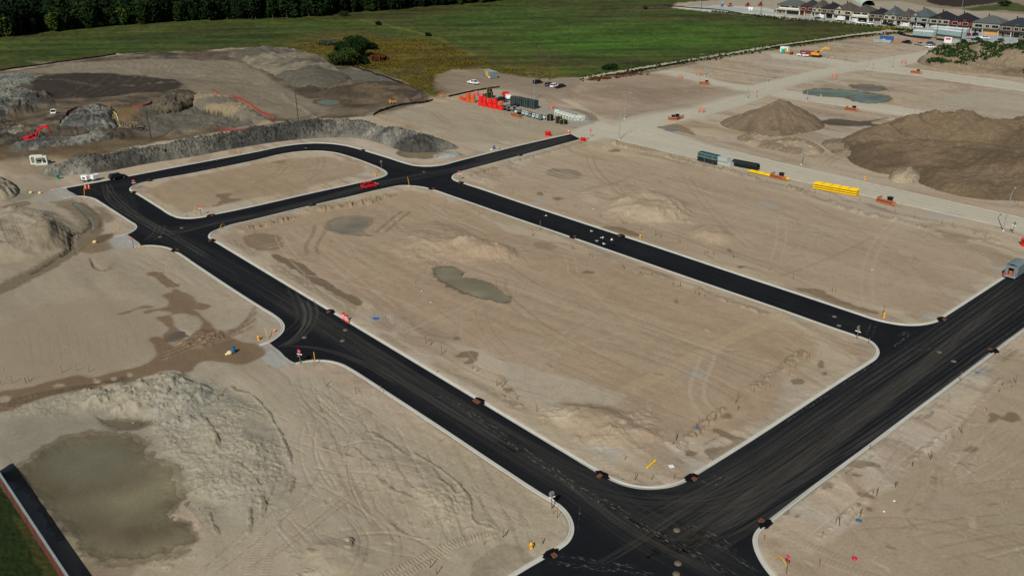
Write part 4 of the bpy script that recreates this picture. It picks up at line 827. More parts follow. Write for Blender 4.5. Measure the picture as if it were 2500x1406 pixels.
# ================================================================== dust and tyre marks on the new asphalt
def dust_mat(name, su, sv, lo, hi, col, thr2=None):
    m = bpy.data.materials.new(name); m.use_nodes = True; nt = m.node_tree; N = nt.nodes.new; L = nt.links.new
    b = nt.nodes['Principled BSDF']; out = nt.nodes['Material Output']; b.inputs['Base Color'].default_value = (*col, 1); b.inputs['Roughness'].default_value = .95; b.inputs['Specular IOR Level'].default_value = .05
    a = N('ShaderNodeAttribute'); a.attribute_name = 'mark'; s = N('ShaderNodeSeparateColor'); L(a.outputs['Color'], s.inputs[0])
    cx = N('ShaderNodeCombineXYZ'); m1 = N('ShaderNodeMath'); m1.operation = 'MULTIPLY'; m1.inputs[1].default_value = su; L(s.outputs[0], m1.inputs[0])
    m2 = N('ShaderNodeMath'); m2.operation = 'MULTIPLY'; m2.inputs[1].default_value = sv; L(s.outputs[1], m2.inputs[0]); L(m1.outputs[0], cx.inputs[0]); L(m2.outputs[0], cx.inputs[1])
    n = N('ShaderNodeTexNoise'); n.inputs['Scale'].default_value = 1; n.inputs['Detail'].default_value = 5; n.inputs['Roughness'].default_value = .65; L(cx.outputs[0], n.inputs[0])
    r = N('ShaderNodeMapRange'); r.inputs[1].default_value = lo; r.inputs[2].default_value = hi; L(n.outputs['Fac'], r.inputs[0])
    k = N('ShaderNodeMath'); k.operation = 'MULTIPLY'; L(r.outputs[0], k.inputs[0]); L(s.outputs[2], k.inputs[1])
    t = N('ShaderNodeBsdfTransparent'); mx = N('ShaderNodeMixShader'); L(k.outputs[0], mx.inputs[0]); L(t.outputs[0], mx.inputs[1]); L(b.outputs[0], mx.inputs[2]); L(mx.outputs[0], out.inputs['Surface'])
    return m
D_STREAK = dust_mat('dust_streaks', .03, 2.4, .4, .76, (.07, .07, .066))
D_TRACK = dust_mat('tyre_dust', .12, 2.2, .3, .75, (.14, .135, .12))
D_CRUMB = dust_mat('dirt_crumbs', 1.1, 4.5, .54, .66, (.22, .21, .19))
NMK = [0]
def mark(pts, w, alpha, m, ends=3.):
    """thin film of dust lying on the road"""
    P = smooth(spots(pts), 8) if len(pts) > 2 else spots([pts[0], tuple((np.array(pts[0])+np.array(pts[1]))/2), pts[1]])
    w = w*1.5 if m is D_TRACK else w; alpha = alpha*.7 if m is D_TRACK else alpha
    NMK[0] += 1; z = .034+.0018*NMK[0]
    d = np.gradient(P, axis=0); d /= np.hypot(*d.T)[:, None]+1e-9; nr = np.stack([-d[:, 1], d[:, 0]], 1)
    u = np.concatenate([[0], np.cumsum(np.hypot(*np.diff(P, axis=0).T))]); Lt = u[-1]
    vs, cs = [], []
    for i in range(len(P)):
        f = min(1, u[i]/ends, (Lt-u[i])/ends)
        for q, e in ((-1, 0), (-.6, 1), (.6, 1), (1, 0)):
            vs.append((P[i][0]+nr[i][0]*q*w/2, P[i][1]+nr[i][1]*q*w/2, z)); cs.append((u[i]+NMK[0]*37, q*w/2+NMK[0]*11, max(0, f)*e*alpha))
    Q = [(i*4+k, (i+1)*4+k, (i+1)*4+k+1, i*4+k+1) for i in range(len(P)-1) for k in range(3)]
    o = npmesh('tyre_marks', np.array(vs), np.array(Q)[:, ::-1], m, True, np.array(cs), 'mark', kind='structure')
mark([(170,474),(240,470),(330,540),(440,590),(700,740),(1000,930),(1350,1150),(1620,1300),(1900,1460)], 7, .55, D_STREAK, 8)
mark([(200,462),(330,445),(520,408),(720,362),(830,364),(960,402),(1060,428)], 6, .4, D_STREAK, 8)
mark([(390,565),(480,552),(700,512),(930,448),(1060,425),(1200,390),(1404,334)], 6, .8, D_STREAK, 6)
mark([(1060,430),(1300,520),(1700,658),(2060,790),(2190,840)], 6, .2, D_STREAK, 8)
mark([(1480,1330),(1760,1180),(2010,1010),(2250,860),(2480,700),(2600,610)], 9.5, .42, D_STREAK, 10)
mark([(1560,1380),(1820,1200),(2100,1005),(2400,790),(2600,640)], 4, .4, D_STREAK, 10)
for k in range(15): o = k*.066+.04; mark([(1480+230*o,1290+90*o),(1760+180*o,1145+90*o),(2010+170*o,975+110*o),(2250+140*o,812+120*o),(2480+120*o,650+130*o)], .22+.2*((k*7) % 3), .3+.12*((k*5) % 4), D_TRACK, 10)
mark([(1200,1046),(1420,1170),(1600,1210),(1800,1160),(2000,1030)], 7, .55, D_STREAK, 10)
mark([(1220,1075),(1420,1190),(1560,1290),(1760,1400)], 9, .4, D_STREAK, 10)
for o in (0, 20): mark([(1050+o,955),(1150+o,1015+o*.2),(1240+o,1080),(1290+o,1117),(1340+o,1150),(1420+o,1203),(1530+o,1262),(1560+o,1285),(1650+o,1333),(1750+o,1390),(1830+o,1440)], .55, 1., D_CRUMB, 6)
for o in (0, 18): mark([(880+o,875),(1000+o,950),(1150+o,1042),(1290+o,1128),(1400+o,1196+o*.3),(1540+o,1300),(1660+o,1365),(1760+o,1410)], .5, .45, D_TRACK, 6)
for k in range(9): mark([(640+k*7,722-k*2),(760+k*8,800-k),(900+k*9,885),(1080+k*10,1000),(1250+k*10,1105)], .35, .28+.1*(k % 3), D_TRACK, 8)
for k, o in enumerate((0, 9, 26, 36)): mark([(250+o,450-o*.15),(262+o,490),(330+o,535-o*.4),(430+o,572-o*.6),(520+o,548-o*.2),(640,525-o*.4)] if k < 2 else [(230+o,448),(250+o,480),(300+o,530-o*.2),(380+o,580-o*.3),(480+o,640-o*.3)], .5, .6, D_TRACK, 3)
for k, o in enumerate((0, 14, 30)): mark([(735+o,735-o*.2),(745+o,770),(738+o*.8,800),(705+o*.6,835),(675+o*.6,850)] , .45, 1.1-.2*k, D_TRACK, 2)
for o in (0, 16): mark([(700+o,700),(718+o,740),(720+o,790),(690+o,815)], .4, .4, D_TRACK, 2)
for k, o in enumerate((0, 12, 26)): mark([(345+o,560+o*.1),(372+o,552),(374+o*.9,570),(350+o*.8,590)], .4, .5, D_TRACK, 1.5)
for o in (0, 14): mark([(690+o,845),(760+o,850),(860+o,880),(980+o,945)], .5, .4, D_TRACK, 3)
for k in range(8): mark([(1560+k*22,1370-k*4),(1700+k*20,1285-k*8),(1880+k*18,1165-k*7),(2150+k*14,960-k*6),(2420+k*8,750-k*6)], .5, .4, D_TRACK, 8)
for o in (0, 22): mark([(1430+o,1392),(1520+o,1340),(1640+o,1265),(1760+o,1188)], .4, .45, D_TRACK, 5)
for o in (0, 18): mark([(1480,1225+o),(1560,1290+o),(1660,1320+o),(1780,1290+o),(1900,1220+o)], .35, .35, D_TRACK, 4)
for k in range(5): mark([(1540+k*20,1200+k*10),(1680+k*20,1218+k*7),(1850+k*14,1162+k*8),(2010+k*12,1056+k*8)], .5, .4, D_TRACK, 6)
for a, b in (((2128,783),(2112,825)), ((2140,785),(2128,830)), ((1420,1225),(1410,1310)), ((1652,1210),(1660,1215))): mark([a, b], .5, .8, D_CRUMB, .5)
for pts in ([(1330,1372),(1420,1385),(1520,1396),(1600,1404)], [(1360,1356),(1450,1372),(1560,1386)], [(1660,1285),(1720,1310),(1780,1350),(1850,1400)], [(1670,1278),(1740,1305),(1800,1350)], [(2180,850),(2200,835),(2225,815)], [(1700,1172),(1730,1185),(1770,1165)], [(1730,1160),(1760,1172),(1790,1160)], [(2200,850),(2260,856),(2290,850)], [(190,468),(215,462),(240,470)], [(2190,823),(2230,812),(2240,815)]): mark(pts, .8, .8, D_CRUMB, 1.)
for pts in ([(1880,1060),(2060,940),(2180,862)], [(1935,1015),(2040,950),(2140,885)]): mark(pts, .3, .7, D_CRUMB, 3.)
mark([(1150,395),(1250,370),(1400,333)], 5.5, 1., D_STREAK, 3)
for o in (0, 8, 17): mark([(1100,418+o*.5),(1220,386+o*.4),(1330,355+o*.5),(1400,336+o*.5)], .7, .5, D_TRACK, 4)
for o in (0, 9): mark([(640,520+o*.6),(800,481+o*.5),(940,444+o*.4),(1060,418+o*.3)], .6, .45, D_TRACK, 4)

# ================================================================== common materials
M_STEEL = mat('galvanised_steel', c(150,158,158), .45, .3, .1); M_WOOD = mat('weathered_wood', c(120,102,80), .85, 0, .25, 6)
M_BLACK = mat('black_plastic', c(24,25,27), .5, 0, .2); M_RUBBER = mat('tyre_rubber', c(26,26,27), .85, 0, .15); M_RIM = mat('wheel_rim', c(120,124,126), .4, .4, .1)
M_GLASS = mat('dark_glass', c(20,24,28), .12, 0, .1, spec=.6); M_WHITE = mat('white_paint', c(220,226,222), .4, 0, .05); M_OFFW = mat('precast_concrete', c(196,204,196), .8, 0, .1)
M_RED = mat('red_paint', c(205,30,24), .45, 0, .1); M_SIGNRED = mat('sign_red', c(196,30,50), .5, 0, .08); M_ORANGE = mat('orange_plastic', c(226,82,34), .6, 0, .12); M_YEL = mat('yellow_plastic', c(214,158,36), .5, 0, .1)
M_RUST = mat('rusty_iron', c(112,72,50), .85, 0, .3, 9); M_FLAG = mat('pink_flagging', c(226,96,70), .7, 0, .1); M_BLUE = mat('blue_plastic', c(34,92,142), .55, 0, .12); M_ASP = mat('fresh_asphalt_patch', (.0075, .008, .0095), .9, 0, .2, 5, spec=.06, bump=.6)
M_DGREEN = mat('dark_green_plastic', c(38,54,52), .55, 0, .2); M_BOARD = mat('orange_hoarding', c(160,92,58), .75, 0, .18, 4); M_GRNT = mat('turquoise_plastic', c(40,170,140), .5, 0, .1); M_LIGHT = mat('lamp_clear', c(220,220,210), .2, 0, .05)
M_REDL = mat('tail_light', c(150,20,20), .3, 0, .1); M_TEAL = mat('weathered_teal_steel', c(128,158,156), .6, 0, .15)

# ================================================================== vehicles (local +X is forward)
PAINT = {}
def paint_mat(name, col): return mat('car_paint_'+name, col, .28, 0, .05, 1.5, spec=.5)
PC = dict(red=c(200,22,30), black=c(18,19,22), white=c(226,232,230), grey=c(76,80,84), silver=c(150,156,160), blue=c(50,74,100), maroon=c(120,26,36))
def ring(x, w, zb, zt, sh=.12): return [(x, -w+sh, zb), (x, -w, zb+.1), (x, -w, zt-sh*1.1), (x, -w+sh, zt), (x, w-sh, zt), (x, w, zt-sh*1.1), (x, w, zb+.1), (x, w-sh, zb)]
def loft(mb, secs):
    vs = [p for s in secs for p in ring(*s)]; n = len(secs)
    fs = [(i*8+k, (i+1)*8+k, (i+1)*8+(k+1) % 8, i*8+(k+1) % 8) for i in range(n-1) for k in range(8)]
    mb.add(vs, [f[::-1] for f in fs]); mb.add(ring(*secs[0]), [tuple(range(7, -1, -1))]); mb.add(ring(*secs[-1]), [tuple(range(8))])
def frustum(mb, x0, x1, w, z0, X0, X1, w1, z1):
    vs = [(x0,-w,z0),(x1,-w,z0),(x1,w,z0),(x0,w,z0),(X0,-w1,z1),(X1,-w1,z1),(X1,w1,z1),(X0,w1,z1)]
    mb.add(vs, [(3,2,1,0),(4,5,6,7),(0,1,5,4),(1,2,6,5),(2,3,7,6),(3,0,4,7)])
def wheels(t, xs, ys, r, wd=.24):
    for x in xs:
        for s in (-1, 1):
            M = Matrix.Translation((x, s*ys, r)) @ Matrix.Rotation(R(90), 4, 'X')
            w = MB().lathe([(r*.6, -wd/2), (r*.95, -wd/2), (r, -wd*.3), (r, wd*.3), (r*.95, wd/2), (r*.6, wd/2)], 16, M).build('wheel', M_RUBBER, t)
            MB().lathe([(0, -wd*.48), (r*.3, -wd*.5), (r*.66, -wd*.42), (r*.66, wd*.42), (r*.3, wd*.5), (0, wd*.48)], 12, M).build('rim', M_RIM, w)
def lights(t, xf, xr, y, z, zr=None):
    for s in (-1, 1):
        MB().box(xf-.08, xf+.03, s*y-.17, s*y+.17, z-.08, z+.08).build('headlight', M_LIGHT, t)
        MB().box(xr-.03, xr+.08, s*y-.1, s*y+.1, (zr or z)-.14, (zr or z)+.14).build('tail_light', M_REDL, t)
def vehicle(kind, colour, label, cat, rear, front, group=None, body_extra=None, k=1.):
    a, b = spot(*rear), spot(*front); mid = (a+b)/2; rz = math.atan2(b.y-a.y, b.x-a.x)
    names = dict(suv='parked_car', sedan='parked_car', pickup='pickup_truck', van='delivery_van', box='box_truck')
    t = thing(names[kind], label, cat, mid, rz, group); pm = paint_mat(colour, PC[colour]); mb = MB(); g = MB()
    if kind in ('suv', 'sedan'):
        lo = kind == 'sedan'; H = 1.46 if lo else 1.72; bz = .92 if lo else 1.04
        loft(mb, [(-2.34,.72,.42,bz-.12), (-2.22,.9,.32,bz+.02), (-1.2,.94,.26,bz+.04), (.9,.94,.26,bz+.02), (1.7,.92,.28,bz-.1), (2.15,.86,.32,bz-.2), (2.34,.68,.4,bz-.34)])
        x = (-1.95,1.15,-1.2,.25) if lo else (-2.2,1.25,-1.9,.45)
        frustum(g, x[0], x[1], .84, bz, x[2], x[3], .66, H-.05); frustum(mb, x[2]-.06, x[3]+.12, .7, H-.07, x[2]+.1, x[3]-.1, .6, H)
        for s in (-1, 1):
            for p, q in ((x[0], x[2]), (x[1], x[3]), ((x[0]+x[1])/2-.1, (x[2]+x[3])/2)): mb.bar((p, s*.85, bz), (q, s*.67, H-.04), .045, n=5)
            mb.box(.85, 1.02, s*.98-.08, s*.98+.08, bz, bz+.14)
        wheels(t, (-1.42, 1.42), .84, .36 if not lo else .33); lights(t, 2.2, -2.28, .66, bz-.26, bz-.1); MB().box(2.3, 2.38, -.6, .6, .3, .52).build('bumper', M_BLACK, t)
    elif kind == 'pickup':
        loft(mb, [(-.75,.96,.42,1.08), (.6,.97,.42,1.1), (1.5,.97,.42,1.1), (2.3,.95,.45,1.06), (2.8,.88,.5,.98), (2.92,.76,.55,.85)])
        mb.box(-2.9, -.76, -.96, .96, .42, .62); mb.box(-2.9, -.76, -.96, -.84, .62, 1.12); mb.box(-2.9, -.76, .84, .96, .62, 1.12); mb.box(-2.9, -2.8, -.838, .838, .62, 1.1)
        frustum(g, -.7, 1.75, .86, 1.09, -.5, .95, .7, 1.82); frustum(mb, -.58, 1.05, .74, 1.8, -.42, .85, .62, 1.88)
        for s in (-1, 1):
            for p, q in ((-.7, -.5), (1.75, .95), (.45, .3)): mb.bar((p, s*.87, 1.09), (q, s*.71, 1.82), .05, n=5)
            mb.box(1.2, 1.36, s*1.04-.1, s*1.04+.1, 1.12, 1.32)
        wheels(t, (-1.85, 1.9), .86, .4, .28); lights(t, 2.84, -2.93, .74, .82, .9); MB().box(2.9, 3.02, -.85, .85, .42, .62).build('bumper', M_STEEL, t)
    elif kind == 'van':
        loft(mb, [(-2.75,.9,.4,2.3), (-2.65,.98,.34,2.42), (1.2,.98,.34,2.44), (1.6,.97,.34,2.2), (2.1,.95,.34,1.35), (2.7,.88,.4,1.05), (2.85,.7,.48,.85)])
        frustum(g, 1.3, 2.16, .955, 1.32, 1.1, 1.55, .84, 2.16); 
        for s in (-1, 1): g.box(.35, 1.25, s*.985-.01, s*.985+.01, 1.45, 2.05)
        wheels(t, (-1.75, 1.8), .86, .36); lights(t, 2.72, -2.78, .68, .85, 1.2); MB().box(2.8, 2.92, -.75, .75, .4, .62).build('bumper', M_BLACK, t)
    else:
        loft(mb, [(1.3,1.,.6,2.05), (2.2,1.,.6,1.95), (2.7,.98,.6,1.35), (3.2,.9,.62,1.15), (3.3,.75,.66,1.)])
        frustum(g, 1.9, 2.66, .96, 1.34, 1.8, 2.24, .84, 1.9)
        bx = MB(); bx.box(-3.6, 1.15, -1.15, 1.15, .95, 3.3, bev=.06); bx.build('cargo_box', mat('box_panels', c(228,234,230), .5, 0, .04), t)
        MB().box(-3.5, 1.3, -.45, .45, .55, .94).build('chassis', M_BLACK, t); wheels(t, (-2.2, 2.2), .92, .42, .3); lights(t, 3.22, -3.63, .7, .85, 1.)
    bo = mb.build('body', pm, t); g.build('windows', M_GLASS, t)
    if body_extra: body_extra(t)
    return t
V = vehicle
V('suv','red','red hatchback driving along the black road toward the crossing','car',(885.5,461.5),(920,454.5))
V('suv','black','black SUV parked at the far left end of the black road','car',(268,441),(309,433))
V('pickup','white','white pickup parked on bare earth near the grey and yellow container','pickup truck',(1144,204),(1168,208))
V('suv','black','black SUV alone beside the pale field path behind the gravel lot','car',(1303,206),(1323,203))
V('suv','grey','dark grey SUV leftmost of three cars parked side by side','car',(1331,213),(1349,208),'cars parked side by side')
V('suv','white','white SUV between a dark SUV and a black pickup','car',(1344,216),(1364,211),'cars parked side by side')
V('pickup','black','black pickup rightmost of the row beside the white SUV','pickup truck',(1356,220),(1383,213),'cars parked side by side')
V('pickup','white','white pickup parked alone in the dug pit area at the left','pickup truck',(133,272),(130,286))
V('pickup','black','black pickup among the coils and crates of the material yard','pickup truck',(1208,247),(1236,250))
V('pickup','white','white pickup with a red door parked before the brown container','pickup truck',(1946,137),(1975,140), body_extra=lambda t: [tag(MB().box(-.7, -.05, s*.985-.012, s*.985+.012, .55, 1.08).build('door', M_SIGNRED, t), 'red pickup door') for s in (-1, 1)])
def red_truck():
    a, b = spot(1231,238), spot(1245,247); t = thing('box_truck', 'red and white work truck standing behind the dark crates', 'truck', (a+b)/2, math.atan2(b.y-a.y, b.x-a.x))
    mb = MB(); loft(mb, [(1.2,1.,.6,2.2), (2.1,1.,.6,2.1), (2.6,.97,.6,1.4), (3.1,.85,.65,1.2)]); mb.build('cab', M_WHITE, t); g = MB(); frustum(g, 1.8, 2.56, .96, 1.4, 1.7, 2.15, .84, 2.05); g.build('windows', M_GLASS, t)
    MB().box(-3.2, 1.1, -1.1, 1.1, .9, 2.5, bev=.05).build('body', M_RED, t); MB().box(-3.1, 1.2, -.4, .4, .55, .89).build('chassis', M_BLACK, t); wheels(t, (-2, 1.9), .9, .42, .3)
red_truck()
ST = 'vehicles standing along the housing street'
for kind, col, lab, cat, a, b in (
    ('pickup','black','black pickup at the left end of the house row','pickup truck',(1904,29),(1888,32)),
    ('van','white','white van before the dark roofed house left of the white box truck','van',(2012,46),(1995,44.5)),
    ('box','white','white box truck parked before the house with an arched window','truck',(2060,54),(2038,51.5)),
    ('van','white','white van with its nose left right of the white box truck','van',(2091,57),(2076,54)),
    ('pickup','white','white pickup right behind the nose of a white van','pickup truck',(2094,58.5),(2109,59.5)),
    ('van','white','white panel van just behind the white car on the street','van',(2135,56.5),(2121,56)),
    ('suv','white','white car in front of a white panel van on the street','car',(2133,61),(2114,60)),
    ('suv','black','black SUV before the grey roofed house with two gables','car',(2167,62),(2153,60)),
    ('pickup','black','long black pickup right of the black SUV on the street','pickup truck',(2186,66),(2164,63.5)),
    ('van','white','white van behind the yellow flowering weeds','van',(2217,67.5),(2196,65)),
    ('pickup','white','white work pickup right of the weeds beside the site trailers','pickup truck',(2228,68),(2254,70.5)),
    ('suv','maroon','dark red car parked behind the silver pickup by the trailers','car',(2368,90),(2357,86.5)),
    ('pickup','silver','silver pickup at the right end of the site trailers','pickup truck',(2364,95),(2349,94)),
    ('suv','black','black SUV before the house with timber garage doors','car',(2372,89.5),(2390,86.5)),
    ('pickup','black','black pickup in front of a white pickup in the car park','pickup truck',(2371,99.5),(2398,100)),
    ('pickup','white','white pickup behind the black pickup in the car park','pickup truck',(2390,95),(2416,97.5)),
    ('suv','black','dark car with its nose out behind the green bin','car',(2344,103),(2361,106.5)),
    ('suv','grey','grey car parked near the brick house at the right edge','car',(2438,103),(2449,101.5)),
    ('sedan','silver','silver car nose left before the grey car by the kerb','car',(2441,105.5),(2424,107.5)),
    ('pickup','black','black pickup beside the lumber on the far lot','pickup truck',(2201,105),(2228,109)),
    ('pickup','silver','silver pickup between a black pickup and the white car','pickup truck',(2232,109),(2255,113.5)),
    ('suv','blue','blue grey car behind the white car on the gravel lot','car',(2264,110),(2282,110.5)),
    ('suv','white','white car nearest the gravel road end before the trailers','car',(2261,117),(2282,119)),
    ('sedan','blue','low blue car partly hidden left of the white van','car',(2003,47.5),(1988,46)),
    ('suv','black','black car at the far left of the site trailers','car',(2190,84),(2208,86))): V(kind, col, lab, cat, a, b, ST if a[1] < 72 else 'vehicles around the site trailers')
# open-backed service truck on the right road
def service_truck():
    a = spot(2464,681); b = spot(2512,650); rz = math.atan2(b.y-a.y, b.x-a.x); d = Vector((math.cos(rz), math.sin(rz), 0))
    t = thing('service_truck', 'grey service truck with an open rear door full of gear on the right road', 'truck', a+d*3.2, rz); gm = mat('grey_truck_skin', c(112,124,128), .5, .1, .1)
    mb = MB(); mb.box(-3.1, 1.2, -1.15, -1.08, .7, 2.75); mb.box(-3.1, 1.2, 1.08, 1.15, .7, 2.75); mb.box(1.13, 1.2, -1.08, 1.08, .7, 2.75); mb.box(-3.1, 1.2, -1.15, 1.15, .6, .7)
    n = 7; arc = [(-1.15+2.3*i/n, 2.75+.28*math.sin(math.pi*i/n)) for i in range(n+1)]
    mb.add([(x, y, z) for x in (-3.12, 1.2) for y, z in arc]+[(x, y, z+.06) for x in (-3.12, 1.2) for y, z in arc], [(i, i+1, n+2+i, n+1+i) for i in range(n)]+[(2*n+2+i, 3*n+3+i, 3*n+4+i, 2*n+3+i) for i in range(n)]+[(i, 2*n+2+i, 2*n+3+i, i+1) for i in range(n)]+[(n+1+i, n+2+i, 3*n+4+i, 3*n+3+i) for i in range(n)])
    mb.box(-3.1, -3.03, -1.08, -.45, .7, 2.75); mb.box(-3.1, -3.03, .55, 1.08, .7, 2.75); mb.box(-3.1, -3.03, -.45, .55, 2.2, 2.75); mb.build('body', gm, t)
    mb = MB(); loft(mb, [(1.35,1.05,.6,2.1), (2.2,1.05,.6,2.), (2.7,1.,.6,1.45), (3.4,.9,.65,1.25)]); mb.build('cab', M_WHITE, t); g = MB(); frustum(g, 1.9, 2.66, 1., 1.42, 1.8, 2.25, .88, 1.96); g.build('windows', M_GLASS, t)
    MB().box(-3.75, -3.12, -1.1, 1.1, .5, .6).build('rear_step', M_STEEL, t); MB().box(-3.0, 1.3, -.5, .5, .4, .59).build('chassis', M_BLACK, t); wheels(t, (-1.9, 2.2), .95, .45, .32)
    MB().box(-2.95, -2.5, -.3, .4, .71, 1.5).box(-2.4, -1.8, -.9, .2, .71, 1.3).build('tool_boxes', M_BOARD, t); MB().lathe([(.16, 0), (.2, .1), (.19, .5), (.08, .6)], 10, Matrix.Translation((-3.45, 1., .61))).build('gas_can', M_RED, t)
    for y in (-.95, .9): MB().box(-3.14, -3.1, y-.06, y+.06, .9, 1.2).build('tail_light', M_REDL, t)
service_truck()

# ================================================================== excavators
def excavator(label, pos, rz, col, cabyaw=0., reach=None, hide=False):
    t = thing('excavator', label, 'excavator', pos, rz); m = mat('machine_'+label.split()[0], col, .5, 0, .15, 2)
    for s in (-1, 1):
        tr = MB(); pr = [(-2.1, .1), (-2.3, .5), (-2., .92), (2., .92), (2.3, .5), (2.1, .1), (1.7, 0), (-1.7, 0)]
        M = Matrix.Translation((0, s*1.25, 0)) @ Matrix.Rotation(R(90), 4, 'X'); tr.prism(pr, -.3, .3, M); o = tr.build('track', M_RUBBER, t)
        MB().lathe([(.34, -.32), (.34, .32)], 10, Matrix.Translation((1.75, s*1.25, .48)) @ Matrix.Rotation(R(90), 4, 'X')).build('sprocket', m, o)
    up = MB(); up.box(-2.6, 1.3, -1.35, 1.35, 1.05, 1.75, bev=.08); up.box(-2.65, -.7, -1.3, 1.3, 1.76, 2.35, bev=.12); up.box(-2.9, -2.5, -1.25, 1.25, 1.1, 2.1, bev=.12); up.build('upper_body', m, t)
    cb = MB(); cb.box(-.5, 1.25, .45, 1.32, 1.76, 1.95); cb.box(-.55, 1.2, .42, 1.34, 2.98, 3.08, bev=.03)
    for x, y in ((-.48, .5), (-.48, 1.27), (1.2, .5), (1.15, 1.27)): cb.box(x-.05, x+.05, y-.05, y+.05, 1.95, 2.98)
    c_ = cb.build('cab', m, t); MB().box(-.44, 1.15, .53, 1.25, 1.96, 2.97).build('glass', M_GLASS, c_)
    def beam(name, pts, w, hs, par):
        b = MB(); vs = []
        for (x, z), h in zip(pts, hs):
            vs += [(x, -.2-w, z-h), (x, -.2+w, z-h), (x, -.2+w, z+h), (x, -.2-w, z+h)]
        n = len(pts); b.add(vs, [(3, 2, 1, 0), tuple(range(4*n-4, 4*n))]+[(i*4+k, i*4+(k+1) % 4, i*4+4+(k+1) % 4, i*4+4+k) for i in range(n-1) for k in range(4)]); return b.build(name, m, par)
    bp, sp = reach or ([(1., 1.9), (2.2, 3.9), (3.6, 4.9), (5.6, 4.7)], [(5.2, 5.2), (5.9, 4.4), (5.7, 2.), (5.6, 1.5)])
    beam('boom', bp, .2, [.3, .42, .4, .25], t); beam('stick', sp, .16, [.22, .3, .2, .15], t)
    MB().bar((bp[0][0]+.6, -.2, 1.5), ((bp[1][0]+bp[2][0])/2, -.2, (bp[1][1]+bp[2][1])/2-.45), .09).bar((bp[2][0]-.4, -.2, bp[2][1]+.5), (sp[0][0], -.2, sp[0][1]), .08).build('cylinder', M_STEEL, t)
    e = Vector((sp[-1][0], 0, sp[-1][1])); bk = MB(); pr = [(.2, .1), (.35, -.5), (.1, -1.), (-.5, -1.1), (-.9, -.75), (-.7, -.6), (-.4, -.8), (0, -.75), (.1, -.45), (-.15, 0)]
    bk.prism(pr, -.55, .55, Matrix.Translation((e.x, -.2, e.z)) @ Matrix.Rotation(R(90), 4, 'X')); bk.build('bucket', M_STEEL, t)
    return t
a, b = spot(1986,139.5), spot(2016,142); EXP = (a*.72+b*.28); excavator('yellow excavator with its arm bent down beside the brown container', EXP, math.atan2(b.y-a.y, b.x-a.x), c(214,150,40))
a = spot(84,350); b = spot(140,352); excavator('red excavator working behind the dark clay ridge at the left', a, math.atan2(b.y-a.y, b.x-a.x), c(190,24,32), reach=([(1., 1.9), (2.6, 4.4), (4.2, 5.5), (6.4, 5.6)], [(6.1, 6.3), (6.7, 5.3), (7.3, 2.6), (7.4, 1.8)]))
a = spot(-22,344); b = spot(20,344); excavator('red excavator cut off by the left edge with only its arm in view', a, math.atan2(b.y-a.y, b.x-a.x), c(206,26,30), reach=([(1., 1.9), (1.8, 4.6), (2.6, 6.4), (3.3, 7.6)], [(3.1, 8.), (3.5, 7.2), (3.5, 3.6), (3.4, 2.4)]))
def skid():
    a, b = spot(949,256), spot(969,254); t = thing('skid_steer', 'small yellow and black skid steer on the earth beside the spoil bank', 'skid steer', (a+b)/2, math.atan2(b.y-a.y, b.x-a.x)); m = mat('skid_yellow', c(206,150,60), .5, 0, .12)
    MB().box(-1.2, 1., -.55, .55, .35, 1.15, bev=.06).build('body', m, t)
    cb = MB().box(-.6, .8, -.5, .5, 1.95, 2.05)
    for x in (-.55, .75):
        for y in (-.45, .45): cb.bar((x, y, 1.15), (x, y, 1.95), .06, n=6)
    cb.build('cab', M_BLACK, t)
    for s in (-1, 1):
        MB().box(-1.2, -.9, s*.72-.09, s*.72+.09, 1., 1.7).box(-1.1, 1.2, s*.72-.08, s*.72+.08, 1.5, 1.72).box(1.05, 1.25, s*.72-.08, s*.72+.08, .7, 1.6).build('lift_arm', m, t)
        MB().prism([(-1.1, .1), (-1.2, .5), (-.9, .75), (.9, .75), (1.15, .4), (.9, .05)], -.16, .16, Matrix.Translation((0, s*.74, 0)) @ Matrix.Rotation(R(90), 4, 'X')).build('track', M_RUBBER, t)
    MB().prism([(1.2, .1), (1.3, .9), (1.45, .9), (1.45, .3), (2.1, .15), (2.1, .08)], -.85, .85, Matrix.Rotation(R(90), 4, 'X')).build('bucket', M_STEEL, t)
skid()

# ================================================================== lamps, poles and signs
def lamp(px, top, tip, label, first=[None]):
    b = spot(*px); 
    lo, hi = 3., 14.
    if first[0] is None:
        t = thing('street_lamp', label, 'street lamp', b, 0, 'street lamps'); MB().bar((0, 0, 0), (0, 0, 8.4), .13, .08).build('pole', M_STEEL, t)
        MB().bar((0, 0, 0), (0, 0, .25), .24, .22).build('base', M_OFFW, t)
        ar = MB().tube([(0, 0, 8.3), (.35, 0, 8.75), (1., 0, 9.15), (2.2, 0, 9.45)], .06, 8, .045).build('arm', M_STEEL, t); MB().box(2.1, 2.75, -.14, .14, 9.4, 9.53, bev=.03).build('lamp_head', mat('lamp_head_grey', c(176,184,184), .4, .2, .08), t)
        first[0] = t
    else: t = dup(first[0], b, 0, label)
    # arm bearing: across the street towards the tip seen in the photograph
    best = min((( (lambda q: (q[0]-tip[0])**2+(q[1]-tip[1])**2)(proj(b+Vector((2.7*math.cos(k*.1), 2.7*math.sin(k*.1), 9.45)))), k*.1) for k in range(63)))[1]
    t.rotation_euler = (0, 0, best); return t
def proj(p):
    v = np.array([p.x, p.y, p.z-HT]); d = v@FW; return 1250+FOC*(v@RT)/d, 703-FOC*(v@UP)/d
